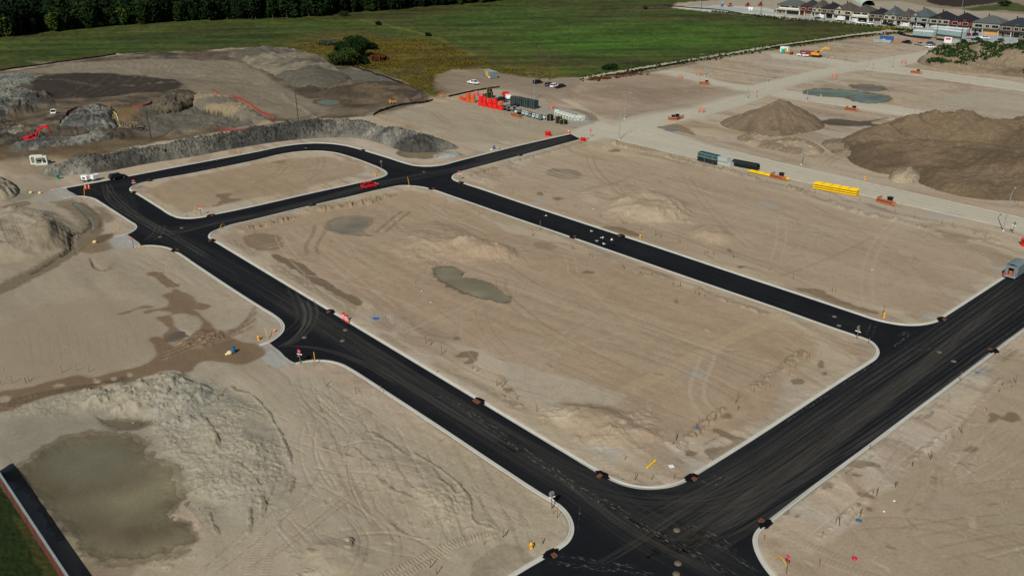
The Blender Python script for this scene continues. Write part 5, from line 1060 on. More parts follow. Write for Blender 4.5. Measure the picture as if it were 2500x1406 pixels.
for px, top, tip, lab in (((1512,341),(1513,280),(1526,266),'tall street lamp at the near corner of the gravel crossroads'), ((1525,291),(1525,242),(1542,233),'street lamp on the far side of the gravel crossroads'),
    ((1304.5,243),(1305,200),(1290,194),'street lamp beside the dark crates of the yard'), ((1720,185.6),(1720,143),(1710,139),'street lamp near the orange hoarding below the field path'),
    ((1824,243),(1826,200),(1812,189),'street lamp on the gravel street left of the soil cone'), ((1873,202),(1878,160),(1892,154),'street lamp on the lot side of the gravel street with its arm right'),
    ((1969,248),(1971,205),(1982,193),'street lamp at the edge of the green pond'), ((2179,169),(2185,133),(2192,121.6),'street lamp right of the distant red stop sign'),
    ((2117,170),(2121,133),(2110,120),'street lamp left of the distant red stop sign'), ((2032,139.5),(2036,104),(2028,95),'street lamp on the lot right of the yellow excavator'),
    ((2379,293),(2386,243),(2376,238),'street lamp behind the large brown stockpile'), ((1956,403),(1963.7,333),(1951,324),'street lamp below the soil cone across from the stacked crates'),
    ((2449,564),(2465,476),(2480,459),'tallest looking street lamp at the right edge of the gravel street'), ((2331,92),(2336,60),(2338,52),'street lamp standing before the dormer house'),
    ((2470,105),(2476,60),(2487,52),'street lamp at the right end of the house row'), ((2347,28),(2350,13),(2344,9),'farthest street lamp behind the house roofs')): lamp(px, top, tip, lab)
PP = [None]
for px, h, lab in (((1032,240),17,'wooden utility pole at the corner of the goldenrod field'), ((728.5,297),10.6,'bare wooden pole behind the clay berm'), ((369,340),10.5,'bare wooden pole before the dug pit'), ((1317,194),15,'wooden utility pole behind the black SUV'),
                  ((1341,196),11,'short dark pole right of the black SUV at the field edge'), ((1541,170),14,'thin grey pole on the field edge midway along the path'), ((1739,136),14,'thin grey pole on the field edge right of the crossroads lamps'), ((1910,110),14,'thin grey pole before the yellow excavator lot'),
                  ((1582,26),12,'thin pole at the far edge of the green field'), ((1712,24),12,'dark pole by the pale rubble strip'), ((1857,38),14,'dark pole left of the house row'), ((2011,52),13,'dark pole between the van and the white box truck'), ((2063,58),13,'dark pole at the rear of the white box truck'),
                  ((2234,70),11,'dark pole before the arched window house'), ((2285,93),12,'dark pole behind the site trailers'), ((2346,97),11,'dark pole at the trailer end'), ((2446,108),13,'dark pole beside the silver car')):
    b = spot(*px)
    if PP[0] is None:
        t = PP[0] = thing('utility_pole', lab, 'utility pole', b, .6, 'utility poles'); MB().bar((0, 0, -.2), (0, 0, 10), .2, .14).build('pole', mat('pole_wood', c(72,64,54), .9, 0, .2, 4), t); MB().box(-.06, .06, -.9, .9, 9.3, 9.42).bar((0, -.8, 9.4), (0, -.8, 9.6), .05).bar((0, .8, 9.4), (0, .8, 9.6), .05).build('crossarm', M_WOOD, t)
        t.scale = (1, 1, h/10)
    else: dup(PP[0], b, .6, lab, scale=(1, 1, h/10))
def text_mesh(s, size):
    cu = bpy.data.curves.new('txt', 'FONT'); cu.body = s; cu.size = size; cu.align_x = 'CENTER'; cu.align_y = 'CENTER'; cu.extrude = .004; cu.resolution_u = 1
    o = bpy.data.objects.new('txt', cu); COL.objects.link(o); dg = bpy.context.evaluated_depsgraph_get(); me = bpy.data.meshes.new_from_object(o.evaluated_get(dg)); bpy.data.objects.remove(o); return me
STOPT = text_mesh('STOP', .24); STOPT.materials.append(M_WHITE)
def sign(px, face, label, blades=False, h=2.3, back=True, tilt=0.):
    """octagon on a timber post; face = pixel the red face looks towards"""
    b = spot(*px); q = spot(*face); rz = math.atan2(q.y-b.y, q.x-b.x)
    t = thing('stop_sign', label, 'sign', b, rz); MB().box(-.05, .05, -.05, .05, -.1, h+.1).build('post', M_WOOD, t)
    oc = [(.38*math.cos(R(22.5+45*k)), .38*math.sin(R(22.5+45*k))) for k in range(8)]
    M = Matrix.Translation((.055, 0, h)) @ Matrix(((0, 0, 1, 0), (1, 0, 0, 0), (0, 1, 0, 0), (0, 0, 0, 1)))
    s = MB().prism(oc, 0, .012, M).build('sign_plate', M_STEEL, t); MB().prism([(x*.97, y*.97) for x, y in oc], .014, .02, M).build('sign_face', M_SIGNRED, s)
    MB().prism([(x*.98, y*.98) for x, y in oc], -.006, -.002, M).build('sign_back', mat('sign_back_grey', c(130,132,132), .5, .2, .1), s)
    o = bpy.data.objects.new('lettering', STOPT); COL.objects.link(o); o.parent = s; o.matrix_local = M @ Matrix.Translation((0, 0, .026))
    if blades:
        bl = MB().box(-.48, .48, -.012, .012, h-.62, h-.46).build('name_blade', M_WHITE, t); bl.rotation_euler = (0, 0, R(100)); MB().box(-.48, .48, -.012, .012, h-.80, h-.64).build('name_blade', M_WHITE, t).rotation_euler = (0, 0, R(10))
    return t
sign((1347,1243),(1230,1080),'stop sign seen from its grey back at the nearest left kerb corner', True)
sign((2091.7,829.5),(1900,745),'stop sign seen from its grey back where the middle road meets the right road', True)
sign((1919.4,1402),(1760,1470),'red stop sign on a brown post at the bottom right kerb corner', False)
sign((734,888),(640,940),'red stop sign with white name blades at the lower stub road', True); sign((327,607.5),(240,640),'red stop sign at the upper stub road on the left', False)
sign((329,462),(300,520),'red stop sign at the sharp tip of the small upper block', True); sign((932,414),(850,372),'round topped sign with a grey back near the upper crossing', False)
sign((1122,440),(1080,520),'red stop sign on the rounded corner of the upper right block', True); sign((2472,569),(2520,560),'sign post with name blades beside the tall lamp at right', True)
sign((2131,169.5),(2100,200),'distant red stop sign at the gravel crossing', False); sign((1847,238),(1820,260),'slim red sign on the gravel street left of the soil cone', False); sign((491.5,526),(400,560),'street name sign at the lower edge of the small upper block', True)
sign((1442,335),(1420,360),'red sign behind the end of the asphalt at the crossroads', False)

# ================================================================== ironwork in the road
CB = []
def basin(x, y, label, two_=False):
    b = spot(x, y); i = np.argmin([np.min(np.hypot(w[:, 0]-b.x, w[:, 1]-b.y)) for w in (wC, wD, wT, wE, wF, wG, wH, wI)]); w = (wC, wD, wT, wE, wF, wG, wH, wI)[i]
    j = int(np.argmin(np.hypot(w[:, 0]-b.x, w[:, 1]-b.y))); t_ = w[(j+1) % len(w)]-w[j-1]; rz = math.atan2(t_[1], t_[0]); p = Vector((w[j][0], w[j][1], 0))
    n = Vector((-math.sin(rz), math.cos(rz), 0)); q = p+n; s = 1 if sd_asphalt(np.array([q.x]), np.array([q.y]))[0] > 0 else -1
    t = thing('catch_basin', label, 'catch basin', p, rz, 'catch basins along the new kerbs'); t.scale = (.8, .85, 1); rnd = random.Random(int(x))
    out = [(1.45*math.cos(a)*rnd.uniform(.8, 1.15), s*.25+.85*math.sin(a)*rnd.uniform(.75, 1.2)) for a in [2*math.pi*k/18 for k in range(18)]]
    mb = MB(); vs = [(x_, y_, .028) for x_, y_ in out]+[(x_*.8, (y_-s*.25)*.75+s*.25, .19) for x_, y_ in out]+[(0, s*.25, .21)]
    mb.add(vs, [(k, (k+1) % 18, 18+(k+1) % 18, 18+k) for k in range(18)]+[(18+k, 18+(k+1) % 18, 36) for k in range(18)]); mb.build('asphalt_apron', M_ASP, t)
    for k in ((-.42, .42) if two_ else (0,)):
        f = MB()
        for a0, a1, b0, b1 in ((-.36, .36, -.36, -.27), (-.36, .36, .27, .36), (-.36, -.27, -.269, .269), (.27, .36, -.269, .269)): f.box(k+a0, k+a1, -s*.42+b0, -s*.42+b1, .03, .25)
        fr = f.build('frame', M_RUST, t); g = MB()
        for z in range(5): g.box(k-.26, k+.26, -s*.42-.25+z*.11, -s*.42-.19+z*.11, .2, .235)
        g.build('grate', M_RUST, fr)
for x, y, l in ((1200,998,'pair of rusty grates side by side on the right kerb of the long near road'), (1470,1163,'rusty catch basin left of the nearest rounded kerb corner'), (1689,1168,'rusty catch basin right of the nearest rounded kerb corner'), (1357,1357,'rusty catch basin beside the yellow hydrant at the bottom'),
                (1862,1274,'rusty catch basin at the start of the bottom right kerb'), (2443,847,'rusty catch basin on the far right kerb'), (2298,780,'rusty catch basin on the curved kerb by the right road'), (834,773,'catch basin beside the two orange drums'), (1385,575,'catch basin on the lower kerb of the middle road'),
                (1522,578,'catch basin on the upper kerb of the middle road near the gulls'), (1060,460,'catch basin below the upper crossing'), (1122,446,'catch basin at the tip of the upper right block'), (515,589,'catch basin at the left tip of the big block'), (427,612,'catch basin beside the upper stub road'),
                (322,472,'catch basin at the sharp tip of the small block'), (362,441,'catch basin on the far kerb near the black SUV'), (517,528,'catch basin on the lower kerb of the small block'), (765,499,'catch basin on the near kerb left of the red car'), (1278,380,'catch basin below the red hydrants'), (890,368,'catch basin on the outer curve of the top road')): basin(x, y, l, x == 1200)
MH = [None]
for x, y, l in ((843,806,'manhole cover below the orange drums'), (836,832,'manhole cover beside the lower stub road'), (743,824,'rust brown manhole cover in the lower stub road'), (2293,860,'left of two manhole covers on the right road'), (2328,882,'right of two manhole covers on the right road'), (2037,773,'upper manhole cover near the end of the middle road'),
                (2048,795,'lower manhole cover near the end of the middle road'), (1652,1294,'manhole cover in the middle of the nearest crossing'), (1655,1375,'manhole cover at the bottom of the nearest crossing'), (1651,1401,'manhole cover cut by the bottom edge'), (391,579,'manhole cover at the upper stub road'), (444,557,'manhole cover left of the big block tip'), (747,362,'manhole cover on the top curved road'), (1035,420,'manhole cover in the upper crossing')):
    b = spot(x, y, .03)
    if MH[0] is None:
        t = MH[0] = thing('manhole_cover', l, 'manhole cover', b, 0, 'manhole covers in the new asphalt'); MB().lathe([(0, .1), (.31, .1), (.31, .11), (.36, .11), (.42, .02), (.42, 0)][::-1], 20).build('frame', mat('manhole_lid', c(104,92,78), .85, 0, .2, 8), t); MB().lathe([(.3, .101), (.3, .118), (.1, .122), (0, .122)], 20).build('lid', mat('manhole_lid', c(104,92,78), .85, 0, .2, 8), t)
    else: dup(MH[0], b, 0, l)
# ================================================================== material yard
def once(make):
    st = {}
    def f(key, loc, rz, label, group=None, scale=None, **kw):
        if key not in st: st[key] = make(key, **kw); t = st[key]; t.location = loc; t.rotation_euler = (0, 0, rz); tag(t, label, None, group); t.scale = (scale or 1,)*3 if not isinstance(scale, tuple) else scale; return t
        return dup(st[key], loc, rz, label, group, scale or 1)
    return f
def _tub(key):
    col = dict(red=c(228,34,26), orange=c(206,88,44), brown=c(196,104,58), pink=c(196,110,112))[key]; m = mat('coil_'+key, col, .6, 0, .14, 3)
    t = thing('duct_coil', 'x', 'duct coil')
    for z0 in (0,):
        mb = MB()
        for k in range(6): mb.torus(1.02-.035*k, .16, .17+.3*k, 20, 6)
        mb.build('coil', m, t); MB().lathe([(.62, .05), (.62, 1.75), (.9, 1.8), (.9, 1.7), (.66, 1.66), (.66, .05)], 16).build('core', m, t)
    return t
tub = once(_tub); GR = 'stacked red and orange duct coils'
YD = [('orange',1125,243,.7,'small orange coil lying at the left end of the coil row'), ('red',1133,246,.6,'low dark red coil next to the small orange end coil'), ('orange',1143,249,1.,'left orange coil stack, bottom coil'), ('brown',1155,251,1.,'right orange coil stack, bottom coil'),
      ('red',1174,257,1.,'first red coil stack from the left, bottom coil'), ('red',1184,260,1.,'second red coil stack from the left, bottom coil'), ('red',1197,263,1.,'third red coil stack from the left, bottom coil'), ('red',1209,265.5,1.05,'fourth red coil stack from the left, bottom coil'), ('red',1223,268.5,.95,'single red coil at the right end of the coil row')]
for key, x, y, s, l in YD:
    p = spot(x, y); tub(key, p, x, l, GR, s)
    if s >= .95:
        k2 = {'orange': 'orange', 'brown': 'brown'}.get(key, 'red' if x != 1223 else 'orange'); tub(k2, p+Vector((0, 0, 1.92*s)), x*2, l.replace('bottom coil', 'top coil').replace('single red coil', 'orange coil on the single red coil'), GR, s*.82)
tub('pink', spot(1163,234), 1., 'left of two faded pink coils behind the orange coils', 'faded pink coils', .95); tub('pink', spot(1175.5,237), 2., 'right of two faded pink coils behind the orange coils', 'faded pink coils', .85)
def _ring(key):
    t = thing('pipe_coil', 'x', 'pipe coil'); mb = MB()
    n = 7 if key == 'tall' else 4
    for k in range(n): mb.torus(1.0, .16, .16+.29*k, 22, 6); mb.torus(.74, .15, .16+.29*k, 18, 6)
    mb.build('coil', mat('black_coil', c(26,28,28), .5, 0, .2, 3), t); ty = MB()
    for k in range(4): a = k*math.pi/2; ty.box(.55, 1.19, -.05, .05, .02, .29*n+.1, Matrix.Rotation(a, 4, 'Z'))
    ty.build('strap', mat('yellow_strap', c(150,140,60), .6, 0, .1), t); MB().box(-1.1, 1.1, -1.1, 1.1, -.14, 0).build('pallet', M_WOOD, t); return t
coil = once(_ring); GB = 'black pipe coils on pallets'
for k, x, y, z, s, l in (('low',1187,237.5,0,1,'low black coil left of the black coil tower'), ('tall',1196,239.5,0,1.15,'black coil tower behind the red coils, bottom coil'), ('low',1195.5,239.5,2.5,.9,'black coil tower behind the red coils, upper coil'), ('tall',1343,295,0,1.,'black coil stack at the right end of the reel row'),
                      ('tall',1364,301,0,1.05,'left black coil stack before the white concrete vaults'), ('low',1376,303.5,0,1.15,'right low black coil before the white concrete vaults')): coil(k, spot(x, y)+Vector((0, 0, .14*s+z)), x, l, GB, s)
def _crate(key):
    t = thing('pipe_crate', 'x', 'pipe crate'); mb = MB(); m = mat('dark_crate', c(44,58,58), .55, 0, .2, 3)
    for i in range(3):
        for j in range(4):
            M = Matrix.Translation((-.8+.8*i, 0, .42+.78*j)); mb.box(-.36, .36, -1.5, 1.5, -.36, .36, M, bev=.07)
    mb.build('boxes', m, t); f = MB()
    for y in (-1.2, 0, 1.2): f.box(-1.24, -1.18, y-.05, y+.05, 0, 3.2).box(1.18, 1.24, y-.05, y+.05, 0, 3.2).box(-1.24, 1.24, y-.05, y+.05, 3.2, 3.26)
    f.build('strap_frame', mat('crate_strap', c(96,104,100), .6, 0, .1), t); MB().box(-1.25, 1.25, -1.5, 1.5, -.06, .03).build('pallet', M_WOOD, t); return t
crate = once(_crate)
for i, (x, y, l) in enumerate(((1257,256.5,'leftmost'), (1271,258.5,'second from the left'), (1287,262,'third from the left'), (1303,265,'rightmost'))): crate('c', spot(x, y), AB+R(90), 'dark green crate stack, %s of four beside the black pickup' % l, 'dark green crate stacks', 1.)
for x, y, l in ((1259,255,'low black coil heap'),): 
    t = thing('hose_heap', 'flat heap of black hose lying before the dark crates', 'hose heap', spot(1257,260)); mb = MB()
    for k in range(4): mb.torus(1.5-.2*k, .14, .14+.22*k, 20, 6, Matrix.Translation((.3*k, 0, 0)))
    mb.torus(1.3, .14, .14, 20, 6, Matrix.Translation((-2.2, .6, 0))); mb.build('hose', M_BLACK, t)
def _reel(key):
    t = thing('cable_reel', 'x', 'cable reel'); M = Matrix.Translation((0, 0, .78)) @ Matrix.Rotation(R(90), 4, 'Y')
    for s in (-.45, .45):
        mb = MB(); mb.lathe([(.3, s-.04), (.78, s-.04), (.78, s+.04), (.3, s+.04)], 18, M, False); mb.build('rim', M_BLACK, t)
    MB().lathe([(0, -.497), (.66, -.497), (.66, -.491), (.5, -.492), (.5, .492), (.66, .491), (.66, .497), (0, .497)], 16, M).build('drum', mat('reel_'+key, dict(w=c(178,190,184), g=c(104,118,116))[key], .6, 0, .15), t); return t
reel = once(_reel)
for i in range(17):
    x = 1265+ (1333-1265)*(i//2)/8.; y = 276.5+(295-276.5)*(i//2)/8.; b = spot(x, y)-DA*(1.9*(i % 2)-.9); 
    reel('w' if (i*7) % 3 else 'g', b, AA+.35*math.sin(i*2.3), 'black rimmed cable reel in the double row behind the orange hoarding', 'cable reels in a double row', .88)
for x, y, l in ((1232,269,'left of the two upright fittings'), (1242,271.5,'tall stack of black fittings left of the reels'), (1256,272,'right stack of black fittings left of the reels')):
    t = thing('pipe_fitting', 'black and grey flanged pipe fitting, '+l, 'pipe fitting', spot(x, y), x); MB().lathe([(.3, 0), (.8, 0), (.8, .15), (.45, .2), (.45, .8), (.7, .85), (.7, 1.05), (.45, 1.1), (.45, 1.6), (.75, 1.65), (.75, 1.8), (.3, 1.8)], 14, None, False).build('barrel', M_BLACK, t); MB().torus(.74, .07, 1.84, 16, 6).torus(.82, .06, .95, 16, 6).build('flange', M_STEEL, t)
def _vault(key):
    t = thing('concrete_vault', 'x', 'concrete vault'); mb = MB(); mb.box(-.62, .62, -1., 1., 1.4, 1.6); mb.box(-.62, -.44, -1., 1., 0, 1.4); mb.box(.44, .62, -1., 1., 0, 1.4); mb.box(-.439, .439, .8, 1., 0, 1.4); mb.box(-.439, .439, -1., -.85, .95, 1.4); mb.build('shell', M_OFFW, t); MB().box(-.43, .43, -.8, .79, .0, .06).build('floor_plate', M_STEEL, t); return t
vault = once(_vault)
for i in range(7): vault('v', spot(1361+7.*i, 281+2.15*i), AB+R(180), 'white precast vault in the row of seven behind the black coils', 'row of seven white vaults', 1.)
for i, l in enumerate(('left', 'right')): vault('v', spot(1412+8.5*i, 293+1.5*i), AB+R(180), '%s of two white precast vaults standing apart on the right' % l, None, 1.)
t = thing('concrete_ring', 'white concrete ring lying on top of the first white vault', 'concrete ring', spot(1361,281)+Vector((0, 0, 1.6))); MB().lathe([(.6, 0), (.95, 0), (.95, .45), (.6, .45), (.6, 0)], 18, None, False).build('ring', M_OFFW, t); MB().lathe([(.62, .4), (.8, .46), (.8, .5), (0, .5)], 16).build('cover', M_STEEL, t)
# red hydrant barrels near the end of the asphalt
def _hyd(key):
    t = thing('hose_drum', 'x', 'hose drum'); MB().lathe([(0, 1.15), (.9, 1.15), (1.05, 1.05), (1.05, .95), (.92, .9), (.92, .12), (1.02, .08), (1.02, 0)][::-1], 20).build('drum', M_RED, t); mb = MB(); mb.torus(1.1, .09, 1.35, 20, 6, Matrix.Rotation(.12, 4, 'X')); mb.torus(.7, .09, 1.3, 18, 6); mb.build('hose_ring', M_RED, t); MB().bar((.5, .3, 1.1), (.6, .3, 1.75), .16, .1).bar((-.4, -.2, 1.1), (-.3, -.3, 1.5), .1).build('coupling', M_RED, t); return t
hyd = once(_hyd)
hyd('h', spot(1338,333), .5, 'red hose drum on bare ground left of the asphalt end'); t = hyd('h', spot(1423,345.5), 1.5, 'red hose drum with a hose trailing right at the asphalt end', None, .8)
MB().tube([(.9, -.3, .4), (1.8, -.8, .35), (2.8, -1.6, .3), (3.5, -2., .6), (4., -2.6, .2)], .13).build('trailing_hose', M_RED, t); hyd('h', spot(2505,600), .2, 'red hose drum cut by the right edge of the picture', None, 1.1)

# ---- hoardings round the chambers
def hoard(px, x1, label, legs=1, wing=.0):
    a, b = spot(*px), spot(*x1); L = (b-a).length; t = thing('chamber_hoarding', label, 'hoarding', a, math.atan2(b.y-a.y, b.x-a.x), 'orange board hoardings round chambers')
    MB().box(0, L, -.04, .04, .08, .55).box(0, L, -.04, .04, .75, 1.2).build('board', M_BOARD, t); MB().box(0, L*.55, -.036, .036, .551, .749).build('gap_rail', M_BLACK, t)
    if legs: mb = MB(); mb.box(-.02, .06, .05, 2.4, .08, .5); mb.box(-.02, .06, .05, 2.4, .75, 1.2); mb.build('side_board', M_BOARD, t)
    if wing: MB().box(L-.06, L+.02, .05, wing, .1, 1.2).build('end_board', M_BOARD, t)
    ch = MB().lathe([(.65, 0), (.65, 1.5), (.8, 1.5), (.8, 1.62), (0, 1.68)], 14, None, False).build('chamber', M_BLACK, t); ch.location = (L*.55, 1.3, 0); MB().bar((L-.1, .05, .9), (L+.7, .6, 0), .04, n=5).build('brace', M_WOOD, t)
    return t
for a, b, l, k, w in (((1631,294),(1652,295),'orange V shaped hoarding on the gravel street left of the soil cone',1,0), ((1879,434),(1918,443),'orange hoarding in front of the thin yellow pipes',1,0), ((2139,493),(2185,505),'orange hoarding right of the big yellow pipe bundle',1,0),
                   ((2062,269),(2095,274),'orange hoarding between the ponds and the dark mud streaks',1,0), ((1707,206),(1733,209),'orange hoarding below the left street lamp near the field path',0,0), ((2223,179),(2250,182),'orange hoarding at the foot of the weedy bank',0,0), ((1247,283),(1272,290),'orange hoarding in front of the cable reel row',0,0)): hoard(a, b, l, k, w)
t = hoard((1652,295), (1669,289), 'right hand board of the V shaped hoarding on the gravel street', 0)
def _barr(key):
    t = thing('orange_barrier', 'x', 'barrier'); 
    for k in range(4):
        M = Matrix.Rotation(k*math.pi/2, 4, 'Z') @ Matrix.Translation((0, -.9, 0)); mb = MB()
        for x in (-.85, .85): mb.box(x-.04, x+.04, -.03, .03, 0, 1.5, M)
        for z in (.45, .9, 1.38): mb.box(-.81, .81, -.025, .025, z-.055, z+.055, M)
        mb.build('panel', mat('faded_orange_frame', c(200,116,84), .7, 0, .1), t)
    MB().lathe([(.35, 0), (.35, .5), (.42, .5), (.42, .58), (0, .6)], 12).build('chamber', M_OFFW, t); return t
barr = once(_barr)
for x, y, l in ((1347,265,'orange barrier square on the lot right of the dark crates'), (1661,192,'left orange barrier square near the field path'), (1706,184,'right orange barrier square near the field path'), (1713,275,'orange barrier square on the gravel street right of the hoarding'), (2037,190,'orange barrier square at the verge left of the ponds'), (2206,156,'orange barrier square beside the weedy bank'), (1961,134,'orange barrier square left of the white pickup with a red door'), (1078,238,'orange barrier at the silt fence by the goldenrod')): barr('b', spot(x, y), AA, l)
# ---- stacked cages, dark coils and pipes along the gravel street
def _cage(key):
    t = thing('cage_crate', 'x', 'crate'); m = mat('crate_'+key, dict(white=c(176,184,178), teal=c(112,146,148), dark=c(44,56,60))[key], .6, 0, .12); mb = MB()
    for z in (0, .9): 
        mb.box(-.6, .6, -.9, -.84, z+.05, z+.15).box(-.6, .6, .84, .9, z+.05, z+.15).box(-.6, -.54, -.839, .839, z+.05, z+.15).box(.54, .6, -.839, .839, z+.05, z+.15)
    for x in (-.57, -.2, .2, .57):
        for y in (-.87, .87): mb.box(x-.03, x+.03, y-.03, y+.03, .151, .949)
    for y in (-.4, .1, .5):
        for x in (-.57, .57): mb.box(x-.03, x+.03, y-.03, y+.03, .151, .949)
    mb.build('frame', m, t); MB().box(-.53, .53, -.83, .83, .16, 1.02, bev=.04).build('contents', mat('crate_fill_'+key, dict(white=c(158,168,162), teal=c(28,44,50), dark=c(30,36,40))[key], .6, 0, .3, 5), t); MB().box(-.6, .6, -.9, .9, -.1, .04).build('pallet', M_WOOD if key == 'white' else M_BLACK, t); return t
cage = once(_cage)
for i in range(5):
    p = spot(1712+9*i, 392+2.3*i); cage('dark', p+Vector((0, 0, .1)), AB+R(180), 'dark crate in the bottom tier at the left of the crate row', 'bottom tier of dark crates', 1.2)
    cage('teal', p+Vector((0, 0, 1.36)), AB+R(180)+.1*math.sin(i*3), 'blue grey crate in the top tier at the left of the crate row', 'top tier of blue grey crates', 1.2)
for i in range(4):
    p = spot(1757+8.6*i, 401.5+1.95*i); cage('white', p+Vector((0, 0, .1)), AB+R(180), 'white crate in the bottom tier beside the dark coils', 'bottom tier of white crates', 1.12)
    if i < 3: cage('white', p+Vector((0, 0, 1.28)), AB+R(180), 'white crate in the top tier beside the dark coils', 'top tier of white crates', 1.12)
def _dk(key):
    t = thing('pipe_coil', 'x', 'pipe coil'); M = Matrix.Translation((0, 0, .85)) @ Matrix.Rotation(R(90), 4, 'Y'); mb = MB()
    for k in range(4): mb.torus(.68, .16, -.42+.28*k, 18, 6, M)
    mb.build('coil', mat('green_black_coil', c(22,34,32), .5, 0, .25, 4), t); st = MB()
    for k in range(4): st.box(.5, .87, -.04, .04, -.6, .6, M @ Matrix.Rotation(k*1.57+.4, 4, 'Z'))
    st.build('strap', M_BLACK, t); return t
dk = once(_dk)
for i in range(7): dk('d', spot(1794+8.6*i, 405.5+1.65*i), AB, 'dark green coil in the row between the white crates and the yellow pipes', 'row of dark green coils', 1.15)
def pipes(a, b, rows, n, r, label, z0=.12):
    a, b = spot(*a), spot(*b); d = (b-a); L = d.length; t = thing('pipe_bundle', label, 'pipe bundle', a, math.atan2(d.y, d.x)); m = mat('yellow_pipe', c(244,182,20), .45, 0, .07, 2)
    for j in range(rows):
        for k in range(n):
            y = (k-(n-1)/2)*2.1*r; z = z0+r+j*(2*r+.16); MB().bar((0, y, z), (L, y, z), r, n=8).build('pipe', m, t)
    w = n*r*1.1; sp_ = MB()
    for j in range(rows):
        for f in (.12, .38, .62, .88): sp_.box(L*f-.05, L*f+.05, -w, w, z0+j*(2*r+.16)-.15, z0+j*(2*r+.16)-.005)
    sp_.build('spacer', M_WOOD, t); ba = MB()
    for f in (.2, .4, .6, .8): ba.box(L*f-.03, L*f+.03, -w-.02, w+.02, z0+rows*(2*r+.16)-.15, z0+rows*(2*r+.16)-.13)
    ba.build('band', M_BLACK, t)
pipes((1988,459), (2094,478), 3, 6, .2, 'big three layer bundle of yellow pipes on the gravel kerb'); pipes((1830,419), (1926,441), 1, 5, .18, 'thin single layer of yellow pipes behind the orange hoarding'); 

# ---- containers, cabins, trailers
def boxhut(name, label, cat, a, b, depth, h, m, roofm=None, door=None, win=0, ribs=True, loc=None):
    a, b = spot(*a), spot(*b); d = b-a; L = d.length; t = thing(name, label, cat, a, math.atan2(d.y, d.x)); mb = MB(); mb.box(0, L, 0, depth, .15, h)
    if ribs:
        n = max(4, int(L/.55)); 
        for k in range(n): x = (k+.5)*L/n; mb.box(x-.09, x+.09, -.04, -.002, .25, h-.15)
        for k in range(5): y = (k+.5)*depth/5; mb.box(L+.002, L+.04, y-.09, y+.09, .25, h-.15)
    mb.build('walls', m, t); MB().box(-.06, L+.06, -.06, depth+.06, h+.001, h+.14, bev=.03).build('roof', roofm or m, t); MB().box(.1, L-.1, .1, depth-.1, 0, .149).build('base_frame', M_BLACK, t)
    for k in range(win):
        x = L*(k+.7)/(win+.4); f = MB().box(x-.6, x+.6, -.07, -.003, h*.42, h*.72).build('window', M_WHITE, t); MB().box(x-.5, x+.5, -.1, -.071, h*.45, h*.69).build('pane', M_GLASS, f)
    if door: dd = MB().box(L*door-.45, L*door+.45, -.06, -.003, .2, 2.2).build('door', M_STEEL, t); MB().box(L*door+.3, L*door+.38, -.1, -.061, 1.05, 1.2).build('handle', M_BLACK, dd)
    return t
t = boxhut('shipping_container', 'grey container with a yellow banner on the bare earth by the goldenrod', 'container', (1178,186), (1199,193), 3.2, 2.8, mat('grey_container', c(112,128,130), .6, .1, .15), mat('container_top', c(140,152,152), .6, .1, .1))
a, b = spot(1178,186), spot(1199,193); L = (b-a).length
MB().slab([(L*.32, -.06, 2.7), (L*.48, -.06, .3), (L*.72, -.06, .3), (L*.7, -.06, 2.7)], .02).build('banner', M_YEL, t)
t2 = thing('white_bag', 'white bags on the ground in front of the yellow banner', 'bags', spot(1195,191.5)); MB().lathe([(0, 0), (.4, .05), (.5, .35), (.3, .7), (.1, .8), (0, .8)], 9).lathe([(0, 0), (.35, .05), (.42, .3), (.2, .6), (0, .62)], 9, Matrix.Translation((.8, .2, 0))).build('bag', M_WHITE, t2)
boxhut('shipping_container', 'reddish brown container behind the white pickup with a red door', 'container', (1952,137.5), (1983,140), 2.5, 2.7, mat('brown_container', c(110,52,50), .65, .05, .15), mat('brown_top', c(150,96,90), .6, 0, .1))
boxhut('shipping_container', 'blue container behind grey wrapped bundles on the far lot', 'container', (2146,103.5), (2180,105), 2.6, 2.9, mat('blue_container', c(40,84,140), .6, .05, .12), None)
boxhut('storage_hut', 'white hut behind the turquoise toilet on the far lot', 'hut', (1904,128), (1923,129.5), 2.6, 2.7, M_WHITE, mat('hut_roof', c(200,210,208), .5, 0, .08), .75, 0, False)
def _toilet(key):
    t = thing('portable_toilet', 'x', 'portable toilet'); m = M_GRNT if key == 't' else M_BLUE; MB().box(-.55, .55, -.55, .55, .12, 2.05, bev=.04).build('cabin', m, t); MB().lathe([(.66, 2.06), (.6, 2.2), (.3, 2.32), (0, 2.34)], 4, Matrix.Rotation(R(45), 4, 'Z')).build('roof', M_WHITE, t); d = MB().box(-.4, .4, -.585, -.552, .2, 1.9).build('door', m, t); MB().box(.25, .32, -.61, -.586, 1., 1.1).build('handle', M_BLACK, d); MB().box(-.6, .6, -.6, .6, 0, .119).build('skid', M_BLACK, t); return t
tl = once(_toilet); tl('t', spot(1911,130), AB-R(90)+R(180), 'turquoise portable toilet in front of the white hut', None, (1.25, 1.25, 1.1)); tl('b', spot(1763,17), 1., 'blue portable toilet at the far edge of the rubble strip', None, (1.3, 1.3, 1.25))
t = thing('yellow_compressor', 'yellow machine beside the white hut on the far lot', 'compressor', spot(1922,131), .3); MB().box(-1., 1., -.6, .6, .4, 1.4, bev=.15).build('hood', M_YEL, t); wheels(t, (0,), .7, .3); MB().bar((1, 0, .5), (2, 0, .35), .05).build('drawbar', M_BLACK, t)
